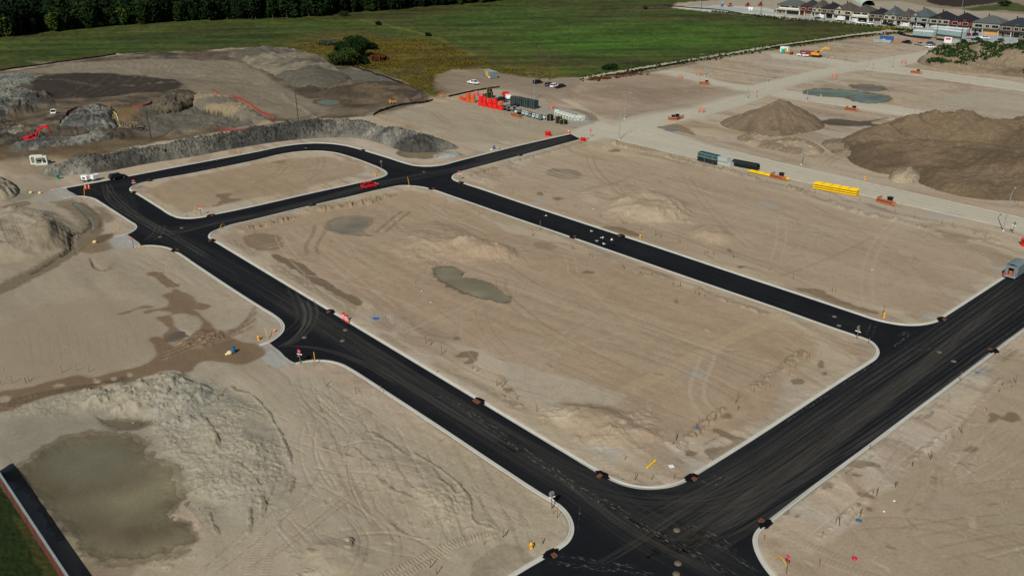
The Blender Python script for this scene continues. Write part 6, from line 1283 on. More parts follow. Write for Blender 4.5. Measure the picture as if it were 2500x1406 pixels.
t = thing('fuel_tank', 'dark red fuel tank left of the white pickup with a red door', 'tank', spot(1932,134), .3); MB().lathe([(0, -.9), (.45, -.9), (.6, -.8), (.6, .8), (.45, .9), (0, .9)], 14, Matrix.Translation((0, 0, .8)) @ Matrix.Rotation(R(90), 4, 'Y')).build('tank', mat('tank_red', c(130,34,36), .5, 0, .15), t); MB().box(-.7, -.5, -.5, .5, 0, .5).box(.5, .7, -.5, .5, 0, .5).build('cradle', M_BLACK, t)
def office(a, b, label, z=.9):
    t = boxhut('site_office_trailer', label, 'site office', a, b, 3.4, 3.9, mat('trailer_wall', c(140,162,162), .55, .05, .08), mat('trailer_roof', c(206,222,218), .5, 0, .06), None, 0, True); L = (spot(*b)-spot(*a)).length
    MB().box(.02, L-.02, -.05, -.002, .2, 1.2).build('skirting', mat('trailer_skirt', c(60,72,76), .7, 0, .1), t); f = MB().box(L*.42, L*.42+1.3, -.07, -.003, 2.2, 3.2).build('window', M_WHITE, t); MB().box(L*.42+.15, L*.42+1.15, -.1, -.071, 2.35, 3.05).build('pane', M_GLASS, f)
    MB().box(-.1, L+.1, -.12, -.061, 3.6, 3.88).build('fascia', M_WHITE, t); return t
office((2227,91.5), (2276,96), 'nearest short site office trailer with its left end by the lumber'); office((2276,87), (2346,96), 'middle long site office trailer behind the short one'); office((2270,81), (2358,88.5), 'rearmost long site office trailer nearest the houses')
t = thing('site_board', 'white site board with red writing on two posts before the trailers', 'sign board', spot(2312,113), AB+R(180)); MB().box(-2., 2., -.04, .04, 1.6, 4.6).build('board', M_WHITE, t); MB().box(-1.3, 1.3, -.06, -.041, 3.2, 4.1).build('red_panel', M_SIGNRED, t)
for x in (-1.6, 1.6): MB().box(x-.08, x+.08, .045, .2, 0, 4.4).build('post', M_WOOD, t)
t = thing('waste_skip', 'grey walled skip before the dark green bin', 'skip', spot(2334,106), AB+R(180)); m = mat('skip_grey', c(150,156,148), .7, 0, .2)
MB().box(-2.2, 2.2, -1.2, -1.12, .1, 1.9).box(-2.2, 2.2, 1.12, 1.2, .1, 1.9).box(-2.2, -2.12, -1.119, 1.119, .1, 1.9).box(2.12, 2.2, -1.119, 1.119, .1, 1.9).box(-2.2, 2.2, -1.2, 1.2, 0, .099).build('walls', m, t); MB().box(-2., 2., -1.1, 1.1, .11, 1.4).build('waste', M_WOOD, t)
t = thing('waste_bin', 'dark green bin between the grey skip and a dark car', 'bin', spot(2345.5,106.5), AB); MB().box(-.9, .9, -.9, .9, .1, 1.7, bev=.06).build('bin_body', M_DGREEN, t); MB().box(-.95, .95, -.95, .95, 1.71, 1.85).build('lid', M_BLACK, t)
rnd = random.Random(4)
for i in range(6):
    x = 2136+i*7.; t = thing('wrapped_bundle', 'grey wrapped bundle in the row before the blue container', 'bundle', spot(x, 104+i*.45), AB+rnd.uniform(-.2, .2), 'grey wrapped bundles'); h = rnd.uniform(1.4, 2.3); MB().box(-.8, .8, -.8, .8, .12, h, bev=.15).build('wrap', mat('grey_wrap', c(150,160,160), .5, 0, .2, 2), t); MB().box(-.8, .8, -.8, .8, 0, .119).build('pallet', M_WOOD, t)
for i, (x, y) in enumerate(((2190,106), (2255,103), (2238,101), (2283,98))):
    t = thing('lumber_stack', 'stack of fresh timber on the lot in front of the site trailers', 'timber stack', spot(x, y), AB+.2*i, 'timber stacks before the site trailers'); mb = MB()
    for j in range(4):
        for k in range(5): mb.box(-2.2+.1*rnd.random(), 2.2+.3*rnd.random(), -.8+.33*k, -.5+.33*k, .12+.16*j, .26+.16*j)
    mb.build('planks', mat('fresh_timber', c(176,124,78), .8, 0, .15, 4), t); MB().box(-1.5, -1.3, -.8, .8, 0, .119).box(1.3, 1.5, -.8, .8, 0, .119).build('bearer', M_WOOD, t)
# box culverts and generators at the left
def culvert(px, rz, label, s=1.):
    t = thing('box_culvert', label, 'box culvert', spot(*px), rz); W_, H_ = 1.9*s, 2.9*s; th = .32; mb = MB(); n = 5; o = []; i_ = []
    def rr(w, h, r): return [(x+r*math.cos(a), y+r*math.sin(a)) for x, y, a0 in ((w-r, h-r, 0), (-w+r, h-r, 90), (-w+r, r, 180), (w-r, r, 270)) for a in [R(a0+90*k/n) for k in range(n+1)]]
    A_ = [(x, z) for x, z in rr(W_, H_, .15)]; B_ = [(x*(W_-th)/W_, th+z*(H_-2*th)/H_) for x, z in rr(W_, H_, .5)]; N_ = len(A_); vs = [(x, y, z) for y in (-.6, .6) for L_ in (A_, B_) for x, z in L_]
    fs = []
    for k in range(N_): j = (k+1) % N_; fs += [(k, j, N_+j, N_+k), (2*N_+j, 2*N_+k, 3*N_+k, 3*N_+j), (j, k, 2*N_+k, 2*N_+j), (N_+k, N_+j, 3*N_+j, 3*N_+k)]
    mb.add(vs, fs); mb.build('ring_segment', M_OFFW, t); MB().box(-W_, W_, .61, .7, H_-.3, H_-.05).build('joint_lip', M_OFFW, t)
culvert((103,402), R(14), 'front white concrete box culvert section at the left', .88); culvert((92,400), R(11), 'rear white concrete box culvert section behind the front one', .9)
def gen(px, rz, label, tow):
    t = thing('generator_trailer', label, 'generator', spot(*px), rz); MB().box(-1.1, 1.1, -.7, .7, .55, 1.8, bev=.08).build('housing', M_WHITE, t); MB().box(-.5, .5, -.73, -.701, .9, 1.4).build('vent_panel', M_DGREEN, t); MB().box(-1.2, 1.2, -.5, .5, .38, .549).build('chassis', M_BLACK, t); wheels(t, (0,), .8, .34)
    if tow: MB().bar((-1.2, -.3, .45), (-2.3, 0, .4), .05).bar((-1.2, .3, .45), (-2.3, 0, .4), .05).bar((-2.3, 0, .4), (-2.3, 0, 0), .04).build('drawbar', M_BLACK, t)
    MB().bar((.6, .2, 1.8), (.6, .2, 2.2), .07).build('exhaust', M_STEEL, t)
gen((211,443.5), AB+R(180)+.45, 'white generator trailer with its drawbar left of the second white box', True); gen((234,441), AB+R(90)+.3, 'second white generator box nearer the black SUV', False)
t = thing('green_bin', 'small green bin on bare ground left of the generators', 'bin', spot(142,437), .5); MB().lathe([(.4, 0), (.5, 1.1), (.56, 1.1), (.56, 1.2), (.1, 1.3), (0, 1.3)], 10).build('bin_body', M_GRNT, t); MB().box(-.4, .4, -.5, -.4, 1.1, 1.25).build('handle', M_BLACK, t)
# ---- traffic drums, cones, hydrants, barrels
def _drum(key):
    t = thing('traffic_drum', 'x', 'traffic drum'); MB().lathe([(.34, 0), (.34, .08), (.28, .1), (.25, .55), (.22, 1.02), (0, 1.05)], 14).build('drum_body', M_ORANGE if key == 'o' else M_RED, t); MB().lathe([(.272, .35), (.268, .5)], 14).lathe([(.256, .65), (.248, .8)], 14).build('band', M_WHITE, t); MB().lathe([(.42, 0), (.42, .06), (.3, .12)], 14).build('base', M_BLACK, t); return t
drum = once(_drum)
for x, y, l in ((839,780,'left of the two red drums by the kerb'), (846,784.5,'right of the two red drums by the kerb')): drum('r', spot(x, y), 0, l, None, 1.25)
def _cone(key): t = thing('traffic_cone', 'x', 'traffic cone'); MB().lathe([(.2, .04), (.04, .78), (0, .78)], 12).build('cone', M_ORANGE, t); MB().lathe([(.128, .4), (.1, .54)], 12).build('band', M_WHITE, t); MB().box(-.26, .26, -.26, .26, 0, .045).build('base', M_BLACK, t); return t
cone = once(_cone)
for x, y, l, s in ((850,787.5,'cone standing right of the two red drums',1.2), (210,462,'left red cone on the asphalt of the upper left stub',1.7), (218,461,'right red cone on the asphalt of the upper left stub',1.7), (1388,326,'cone at the corner of the asphalt end',1.8), (671,811,'tiny cone on the kerb of the lower stub',1.1)): cone('c', spot(x, y), .3, l, None, s)
def _hydr(key):
    t = thing('fire_hydrant', 'x', 'fire hydrant'); MB().lathe([(.24, 0), (.24, .06), (.15, .08), (.15, .6), (.2, .62), (.2, .68), (.16, .72), (.1, .88), (.05, .92), (0, .95)], 12).build('barrel', M_YEL, t); MB().bar((-.28, 0, .52), (.28, 0, .52), .07).bar((0, -.26, .46), (0, 0, .46), .09).build('nozzle', M_YEL, t); MB().bar((0, 0, .94), (0, 0, 1.02), .05).build('cap', M_BLACK, t); return t
hydr = once(_hydr)
for x, y, l in ((1297,1340,'yellow hydrant on wet ground at the bottom'), (2158,775,'yellow hydrant by the middle road corner'), (632,831,'yellow hydrant near the lower stub road'), (1563,583,'yellow hydrant on the upper verge of the middle road'), (2111,439,'yellow hydrant across the gravel street from the pipe bundle'), (917,431,'yellow hydrant at the tip of the small block'), (584,374,'yellow hydrant on the verge of the top road'), (2004,237,'yellow hydrant at the pond edge')): hydr('h', spot(x, y), .4, l, None, 1.1)
t = thing('blue_barrel', 'blue barrel standing on dark mud by the lower stub', 'barrel', spot(571,861)); MB().lathe([(0, 0), (.34, 0), (.36, .1), (.34, .35), (.37, .45), (.34, .55), (.36, .85), (.34, .95), (0, .95)], 14).build('barrel', M_BLUE, t); MB().lathe([(.1, .955), (.1, 1.), (0, 1.)], 8).build('bung', M_BLACK, t)
t = thing('sand_bag', 'cream sack slumped beside the blue barrel', 'sack', spot(561,864)); MB().lathe([(0, 0), (.45, .05), (.5, .25), (.35, .5), (.15, .6), (0, .6)], 10).lathe([(0, 0), (.3, .05), (.3, .2), (.1, .35), (0, .35)], 8, Matrix.Translation((-.4, -.3, 0))).build('sack', mat('cream_sack', c(206,186,138), .8, 0, .12), t)
for x, y, l in ((1206,364,'blue barrel beside the road near the puddle'), (1217,366,'pale blue can right of the blue barrel by the road')): t = thing('blue_barrel', l, 'barrel', spot(x, y)); MB().lathe([(0, 0), (.34, 0), (.35, .5), (.33, .95), (0, .97)], 12).build('barrel', M_BLUE if x < 1210 else M_TEAL, t); MB().lathe([(.08, .97), (.08, 1.02), (0, 1.02)], 8).build('bung', M_BLACK, t)
for x, y, l in ((76,472,'left cream valve box near the upper stub'), (98,473,'right cream valve box near the upper stub'), (232,593,'cream valve lump at the edge of the gravel apron'), (1200,368,'small cream lump left of the blue barrel by the road')): t = tag(MB().lathe([(0, 0), (.45, 0), (.5, .3), (.3, .55), (0, .6)], 10).build('valve_box', mat('cream_sack', c(206,186,138), .8)), l, 'valve box'); t.location = spot(x, y)
t = thing('pipe_stub', 'single yellow pipe lying on the sand near the rounded corner', 'pipe', spot(1580,1143)); a, b = spot(1580,1143), spot(1599,1126); d = b-a; t.rotation_euler = (0, 0, math.atan2(d.y, d.x)); MB().bar((0, 0, .12), (d.length, 0, .12), .13, n=10).build('pipe', mat('yellow_pipe', c(244,182,20), .45), t); MB().bar((d.length-.12, 0, .12), (d.length+.04, 0, .12), .16, n=10).build('collar', mat('yellow_pipe', c(244,182,20), .45), t)
t = thing('white_board', 'white square lid lying on the sand near the yellow pipe', 'lid', spot(1639,1139), .2); MB().box(-.32, .32, -.32, .32, .05, .13, bev=.02).build('lid', M_WHITE, t); MB().box(-.08, .08, -.02, .02, .13, .18).build('handle', M_STEEL, t)
def arc(a, b, h, label, up=False):
    a, b = spot(*a), spot(*b); n = 10; pts = [a.lerp(b, k/n)+Vector((0, 0, h*math.sin(math.pi*k/n*(1 if not up else .5)))) for k in range(n+1)]
    o = MB().tube([p-a for p in pts], .055, 6).build('gas_pipe', M_YEL); o.location = a; tag(o, label, 'gas pipe')
arc((1889,1362), (1921,1383), .7, 'yellow gas pipe arching beside the bottom red stop sign'); arc((1050,400), (1075,399), 1.3, 'yellow gas pipe arch on the far verge of the upper crossing'); arc((911,428), (926,420), 1.6, 'yellow gas pipe arch behind the hydrant at the small block tip'); arc((1000,460), (996,456), 2.6, 'yellow gas pipe rising bent at the top of the big block', True)
arc((536,562), (551,552), 1., 'yellow gas pipe bent at the left tip of the big block'); arc((207,490), (211,476), 2.6, 'yellow gas pipe rising beside the red cones', True); arc((335,602), (354,608), .6, 'yellow gas pipe arch at the upper stub road'); arc((474,522), (480,514), 1.5, 'yellow gas pipe rising at the lower edge of the small block', True); arc((655,829), (649,822), 1.6, 'yellow gas pipe leaning near the lower stub hydrant', True); arc((770,893), (769,886), 2., 'yellow gas pipe rising at the kerb below the lower stub', True); arc((288,560), (292,556), 1.2, 'yellow gas pipe rising near the west drain', True)
for x, y, l, s in ((917,778,'crumpled blue sheet beside the long near road',1.), (1703,1044,'blue sheet caught by stakes near the right corner',.8), (2097,1270,'blue plastic scrap by a stake at the lower right',.7), (2386,910,'blue scrap on the verge of the right road',.6), (1520,1171,'blue plastic scrap at the rounded kerb corner',.5), (456,528,'blue scrap at the kerb of the small block',.6)):
    rn = random.Random(int(x)); n = 7; mb = MB(); vs = [(.0, 0, .35)]+[((.5+.3*rn.random())*math.cos(k*6.283/n), (.35+.3*rn.random())*math.sin(k*6.283/n), .05+.1*rn.random()) for k in range(n)]+[((.62)*math.cos(k*6.283/n), .5*math.sin(k*6.283/n), 0) for k in range(n)]
    mb.add(vs, [(0, 1+k, 1+(k+1) % n) for k in range(n)]+[(1+k, 1+n+k, 1+n+(k+1) % n, 1+(k+1) % n) for k in range(n)]); o = mb.build('plastic_sheet', M_BLUE); o.location = spot(x, y); o.scale = (s*.95,)*3; tag(o, l, 'plastic sheet')
t = tag(MB().lathe([(0, 0), (.28, .03), (.3, .15), (.12, .26), (0, .27)], 9).build('red_scrap', M_SIGNRED), 'small red scrap on the sand at the lower right', 'scrap'); t.location = spot(2086,1364)
for x, y, l in ((1213,640,'white scrap'), (1030,711,'white scrap'), (1052,739,'white scrap'), (1448,511,'white scrap'), (1376,521,'white scrap'), (2158,1249,'white scrap'), (2183,1223,'white scrap'), (2129,660,'white scrap'), (1708,381,'white scrap'), (1689,390,'white scrap'), (1694,392,'white scrap'), (2486,378,'white scrap'), (1646,303,'white scrap'), (545,1163,'white scrap')):
    o = MB().box(-.13, .13, -.1, .1, .02, .12, bev=.03).build('litter', M_WHITE); o.location = spot(x, y); o.rotation_euler = (0, 0, x); tag(o, 'small white scrap lying on the bare ground of the lots', 'litter', 'white scraps on the lots')
# ---- gulls over the middle road
def gull(px, z, rz, span, label):
    t = thing('gull', label, 'bird', spot(px[0], px[1], z), rz, 'gulls over the middle road'); mb = MB(); 
    vs = []; S = [(-.26, .02, 0), (-.12, .07, 0), (.05, .085, .01), (.18, .06, .03), (.25, .05, .05), (.3, .012, .04)]; n = 8
    for x, r, z_ in S:
        for k in range(n): a = 2*math.pi*k/n; vs.append((x, r*math.cos(a), z_+r*math.sin(a)))
    mb.add(vs, [(i*n+k, i*n+(k+1) % n, (i+1)*n+(k+1) % n, (i+1)*n+k) for i in range(5) for k in range(n)], True)
    for s in (-1, 1):
        u = [(.1, s*.05, .05), (.12, s*span*.45, .22), (-.1, s*span, .1), (-.12, s*span*.5, .2), (-.1, s*.05, .05)]; mb.slab(u[::s], .015)
    mb.slab([(-.24, -.02, 0), (-.24, .02, 0), (-.4, .09, .01), (-.4, -.09, .01)], .012); mb.build('body', M_WHITE, t); MB().bar((.29, 0, .045), (.35, 0, .03), .014, .003, 6).build('beak', M_YEL, t)
for i, (x, y, z, sp_) in enumerate(((1333,527,.25,.2), (1444,565,.3,.5), (1457,589,.3,.5), (1470,581,1.5,.65), (1493,586,2.2,.75), (1474,596,1.2,.6))): gull((x, y), z, .7*i, sp_, ('white gull standing alone at the left on the middle road', 'white gull lifting off left of the group on the middle road', 'lowest left white gull over the middle road', 'pale gull gliding in the middle of the group', 'gull with raised wings at the right of the group', 'lowest pale gull gliding over the middle road')[i])
# ================================================================== survey stakes
SK = {}
def _stake(key):
    mb = MB(); h = dict(a=1.25, b=.8, c=1.9, d=1.1)[key]; mb.box(-.032, .032, -.018, .018, -.1, h); mb.cur = 1; mb.box(-.04, .04, -.024, .024, h-.22, h-.08) if key == 'd' else mb.box(-.033, .033, -.019, .019, h-.04, h+.004); return mb
def stakes(pts, label, group, kinds='ab'):
    rn = random.Random(len(pts)*13+int(pts[0][0]))
    for x, y in pts:
        k = rn.choice(kinds)
        if k not in SK: SK[k] = _stake(k).build('survey_stake', [M_WOOD, M_FLAG]); o = SK[k]
        else: o = SK[k].copy(); COL.objects.link(o)
        o.location = spot(x, y); o.rotation_euler = (rn.uniform(-.12, .12), rn.uniform(-.12, .12), rn.uniform(0, 6)); s = rn.uniform(.95, 1.35); o.scale = (s*1.1, s*1.1, s); tag(o, label, 'survey stake', group)
SL = 'thin wooden survey stake %s'
for pts, w in (([(1040,477),(1045,480),(1088,493),(1130,517),(1170,524),(1205,532),(1300,577),(1318,563),(1395,610),(1400,612),(1437,627),(1441,624),(1446,628),(1519,652),(1523,657),(1563,669),(1567,673),(1590,673),(1642,697),(1655,702),(1661,695),(1697,717),(1706,721),(1720,724),(1776,740),(1660,700)], 'along the lower side of the middle road'),
    ([(1185,447),(1191,452),(1225,454),(1252,472),(1330,470),(1358,499),(1362,503),(1405,508),(1415,511),(1465,530),(1520,547),(1525,549),(1565,562),(1600,576),(1606,577),(1613,580),(1655,592),(1660,594),(1720,620),(1727,619),(1741,623),(1790,630),(1878,662),(1882,659),(1936,682),(2032,713),(2040,715),(2095,735)], 'along the upper side of the middle road'),
    ([(1465,363),(1505,354),(1533,365),(1546,368),(1558,370),(1578,373),(1590,375),(1636,385),(1647,387),(1668,395),(1681,397),(1720,402),(1738,407),(1768,414),(1784,420),(1791,421),(1828,432),(1849,440),(1872,446),(1925,457),(1945,467),(1972,467),(1990,474),(2025,480),(2098,492),(2124,505),(2161,512),(2186,518),(2232,534),(2262,537),(2300,547),(2325,554),(2331,557),(2378,572),(2382,570),(2405,580)], 'in the line of stakes below the gravel street'),
    ([(700,652),(708,657),(750,684),(788,697),(806,701),(935,780),(942,782),(962,795),(1040,838),(1050,843),(1053,840),(1068,910),(1078,866),(1085,862),(1152,900),(1165,907),(1213,942),(1219,940),(1225,946),(1232,937),(1262,975),(1310,1005)], 'on the right of the long near road'),
    ([(1642,1087),(1651,1076),(1700,1043),(1706,1034),(1712,1035),(1724,1030),(1741,1030),(1745,1027),(1796,987),(1801,1003),(1840,960),(1880,947),(1926,917),(1942,902),(1970,877),(1976,872),(2004,866),(1525,1122),(2120,840),(1550,1174),(1590,1172),(1645,1172)], 'behind the left kerb of the right road'),
    ([(2410,1003),(2447,942),(2470,947),(2440,958),(2480,935),(2348,1058),(2310,1072),(2272,1122),(2276,1118),(2228,1138),(2186,1190),(2189,1186),(2140,1212),(2131,1208),(2099,1264),(2050,1284),(2040,1278),(2006,1312),(2000,1387),(2123,1100),(2345,932),(1866,1318)], 'on the far right verge'),
    ([(800,947),(795,943),(930,952),(936,958),(767,895),(1227,1312),(1235,1308),(1182,1330),(1350,1257),(1360,1266),(1066,1402),(1325,1330),(1050,1385),(870,962)], 'on the near left lot'),
    ([(620,570),(640,395),(730,345),(905,370),(700,447),(758,452),(645,478),(530,395),(875,412),(487,432),(520,420),(560,412)], 'around the small upper block'),
    ([(2060,285),(2005,262),(2125,283),(2200,293),(2235,272),(2310,278),(2392,290),(2474,300),(2387,198),(2335,186),(2210,176),(1988,168),(1893,192),(1873,188),(1725,228),(1677,240),(1639,252),(1594,262),(1570,266),(1548,273),(1616,188),(1890,378),(2040,408),(2131,425),(2224,445),(2264,452),(2372,478),(2484,500),(2478,496),(2000,395),(1741,345)], 'along the gravel streets on the right'),
    ([(70,930),(64,935),(152,910),(188,905),(218,908),(30,935),(3,940)], 'at the lower edge of the pale west lot'),
    ([(1160,265),(1146,258),(1215,285),(1233,283),(1242,290),(1290,302),(1332,330),(1268,305),(1204,276)], 'on the lot in front of the red coils')): stakes(pts, SL % w, 'survey stakes '+w, 'abbabd')
stakes([(1301,577),(1318,562),(2156,771),(1650,1078),(1796,985),(1663,528)], 'tall wooden service post standing above the stakes on the lots', 'tall service posts', 'c')
# ================================================================== fences
def fence(pts, h, m, label, cat, step=2.5, name='safety_fence', sag=.12, loc=None):
    P = smooth(spots(pts), 5); t = thing(name, label, cat, (P[0][0], P[0][1], 0)); mb = MB(); n = len(P); rn = random.Random(n)
    Zt = [zat(p)+h*(1-sag*rn.random()*2) for p in P]; Zb = [zat(p)-.05 for p in P]
    for i in range(n-1):
        a, b = Vector((*(P[i]-P[0]), 0)), Vector((*(P[i+1]-P[0]), 0)); nr = Vector((-(b-a).y, (b-a).x, 0)).normalized()*.025
        vs = [a-nr+Vector((0, 0, Zb[i])), b-nr+Vector((0, 0, Zb[i+1])), b+nr+Vector((0, 0, Zb[i+1])), a+nr+Vector((0, 0, Zb[i])), a-nr+Vector((0, 0, Zt[i])), b-nr+Vector((0, 0, Zt[i+1])), b+nr+Vector((0, 0, Zt[i+1])), a+nr+Vector((0, 0, Zt[i]))]
        mb.add(vs, [(3, 2, 1, 0), (4, 5, 6, 7), (0, 1, 5, 4), (1, 2, 6, 5), (2, 3, 7, 6), (3, 0, 4, 7)])
    mb.build('netting', m, t); acc = 0; last = -9
    for i in range(n):
        if i: acc += np.hypot(*(P[i]-P[i-1]))
        if acc-last >= step: last = acc; q = P[i]-P[0]; MB().box(q[0]-.04, q[0]+.04, q[1]-.04, q[1]+.04, Zb[i]-.1, Zb[i]+h*1.12).build('post', M_WOOD, t)
    return t
def zat(p):
    k = np.hypot(X-p[0], Y-p[1]); return float(Z[int(np.argmin(k))])
M_MESH = mat('orange_mesh', c(150,66,56), .7, 0, .2, 6); M_SILT = mat('silt_fabric', c(22,22,22), .85, 0, .25)
fence([(519,223),(535,231),(570,241),(600,252),(632,272),(652,284),(670,290)], 1.15, M_MESH, 'long orange safety fence along the right rim of the pit', 'safety fence', 3); fence([(146,304),(160,292),(172,277),(195,268),(230,264),(268,263)], 1., M_MESH, 'orange safety fence along the left rim of the pit', 'safety fence', 3)
fence([(325,264),(350,262),(372,251)], .9, M_MESH, 'short orange safety fence at the top of the pit', 'safety fence', 3); fence([(532,324),(560,321),(600,318),(640,311),(668,306)], .8, M_MESH, 'sagging orange fence in front of the pit behind the clay berm', 'safety fence', 3)
fence([(-60,185),(0,174),(80,163),(160,152),(220,144),(284,134)], .9, M_SILT, 'black silt fence along the left edge of the field', 'silt fence', 4, 'silt_fence'); fence([(860,165),(905,180),(960,195),(1000,212),(1032,228)], .8, M_SILT, 'black silt fence between the goldenrod and the spoil bank', 'silt fence', 4, 'silt_fence')
fence([(912,287),(935,277),(960,268),(1000,258),(1045,250),(1057,246)], .9, M_SILT, 'black silt fence beside the skid steer', 'silt fence', 3, 'silt_fence'); fence([(1095,238),(1130,230),(1170,222),(1220,214)], .8, M_SILT, 'black silt fence behind the coil yard', 'silt fence', 3, 'silt_fence')
fence([(1620,14),(1680,20),(1740,24),(1840,40),(1900,48),(2000,56)], .8, M_SILT, 'black silt fence at the far end of the green field', 'silt fence', 8, 'silt_fence'); fence([(1480,189),(1540,181),(1580,172),(1620,165),(1680,152)], .8, M_SILT, 'black silt fence along the field path', 'silt fence', 5, 'silt_fence')
fence([(1880,119),(1960,108),(2060,95),(2140,84)], .8, M_SILT, 'black silt fence behind the yellow excavator lot', 'silt fence', 6, 'silt_fence'); fence([(2195,86),(2225,92),(2290,99),(2330,105)], 1.2, M_SILT, 'black mesh fence along the front of the site trailers', 'site fence', 5, 'site_fence')
P = spots([(268,264),(276,275),(288,292),(293,308),(298,316)]); P = smooth(P, 4); o = MB().tube([Vector((p[0], p[1], zat(p)+.25+.1*math.sin(i*2))) for i, p in enumerate(P)], .2, 6).build('drain_hose', mat('pale_hose', c(186,190,120), .6, 0, .1)); tag(o, 'pale yellow hose hanging down the left wall of the pit', 'hose')
P = smooth(spots([(530,228),(520,243),(508,256)]), 4); o = MB().tube([Vector((p[0], p[1], zat(p)+.2)) for p in P], .14, 6).build('drain_hose', mat('pale_hose', c(186,190,120), .6)); tag(o, 'pale hose hanging down the upper rim of the pit', 'hose')
# ---- boundary wall at the lower left corner
def bwall():
    a, b = spot(-13,1159), spot(148,1406); d = (b-a).normalized(); L = (b-a).length*1.5; t = thing('boundary_wall', 'tall brick red boundary wall with a grey cap between the lawn and the muddy pond', 'wall', a, math.atan2(d.y, d.x)); m = mat('brick_red_panel', c(98,54,42), .85, 0, .16, 5); n = int(L/3.)
    for k in range(n):
        x = k*3.; MB().box(x+.16, x+2.84, -.07, .07, 0, 2.25).build('panel', m, t); MB().box(x-.15, x+.15, -.12, .12, 0, 2.35).build('post', m, t)
    MB().box(-.1, n*3-.2, -.13, .13, 2.352, 2.45).build('cap', mat('wall_cap', c(128,140,140), .7, 0, .1), t)
bwall()
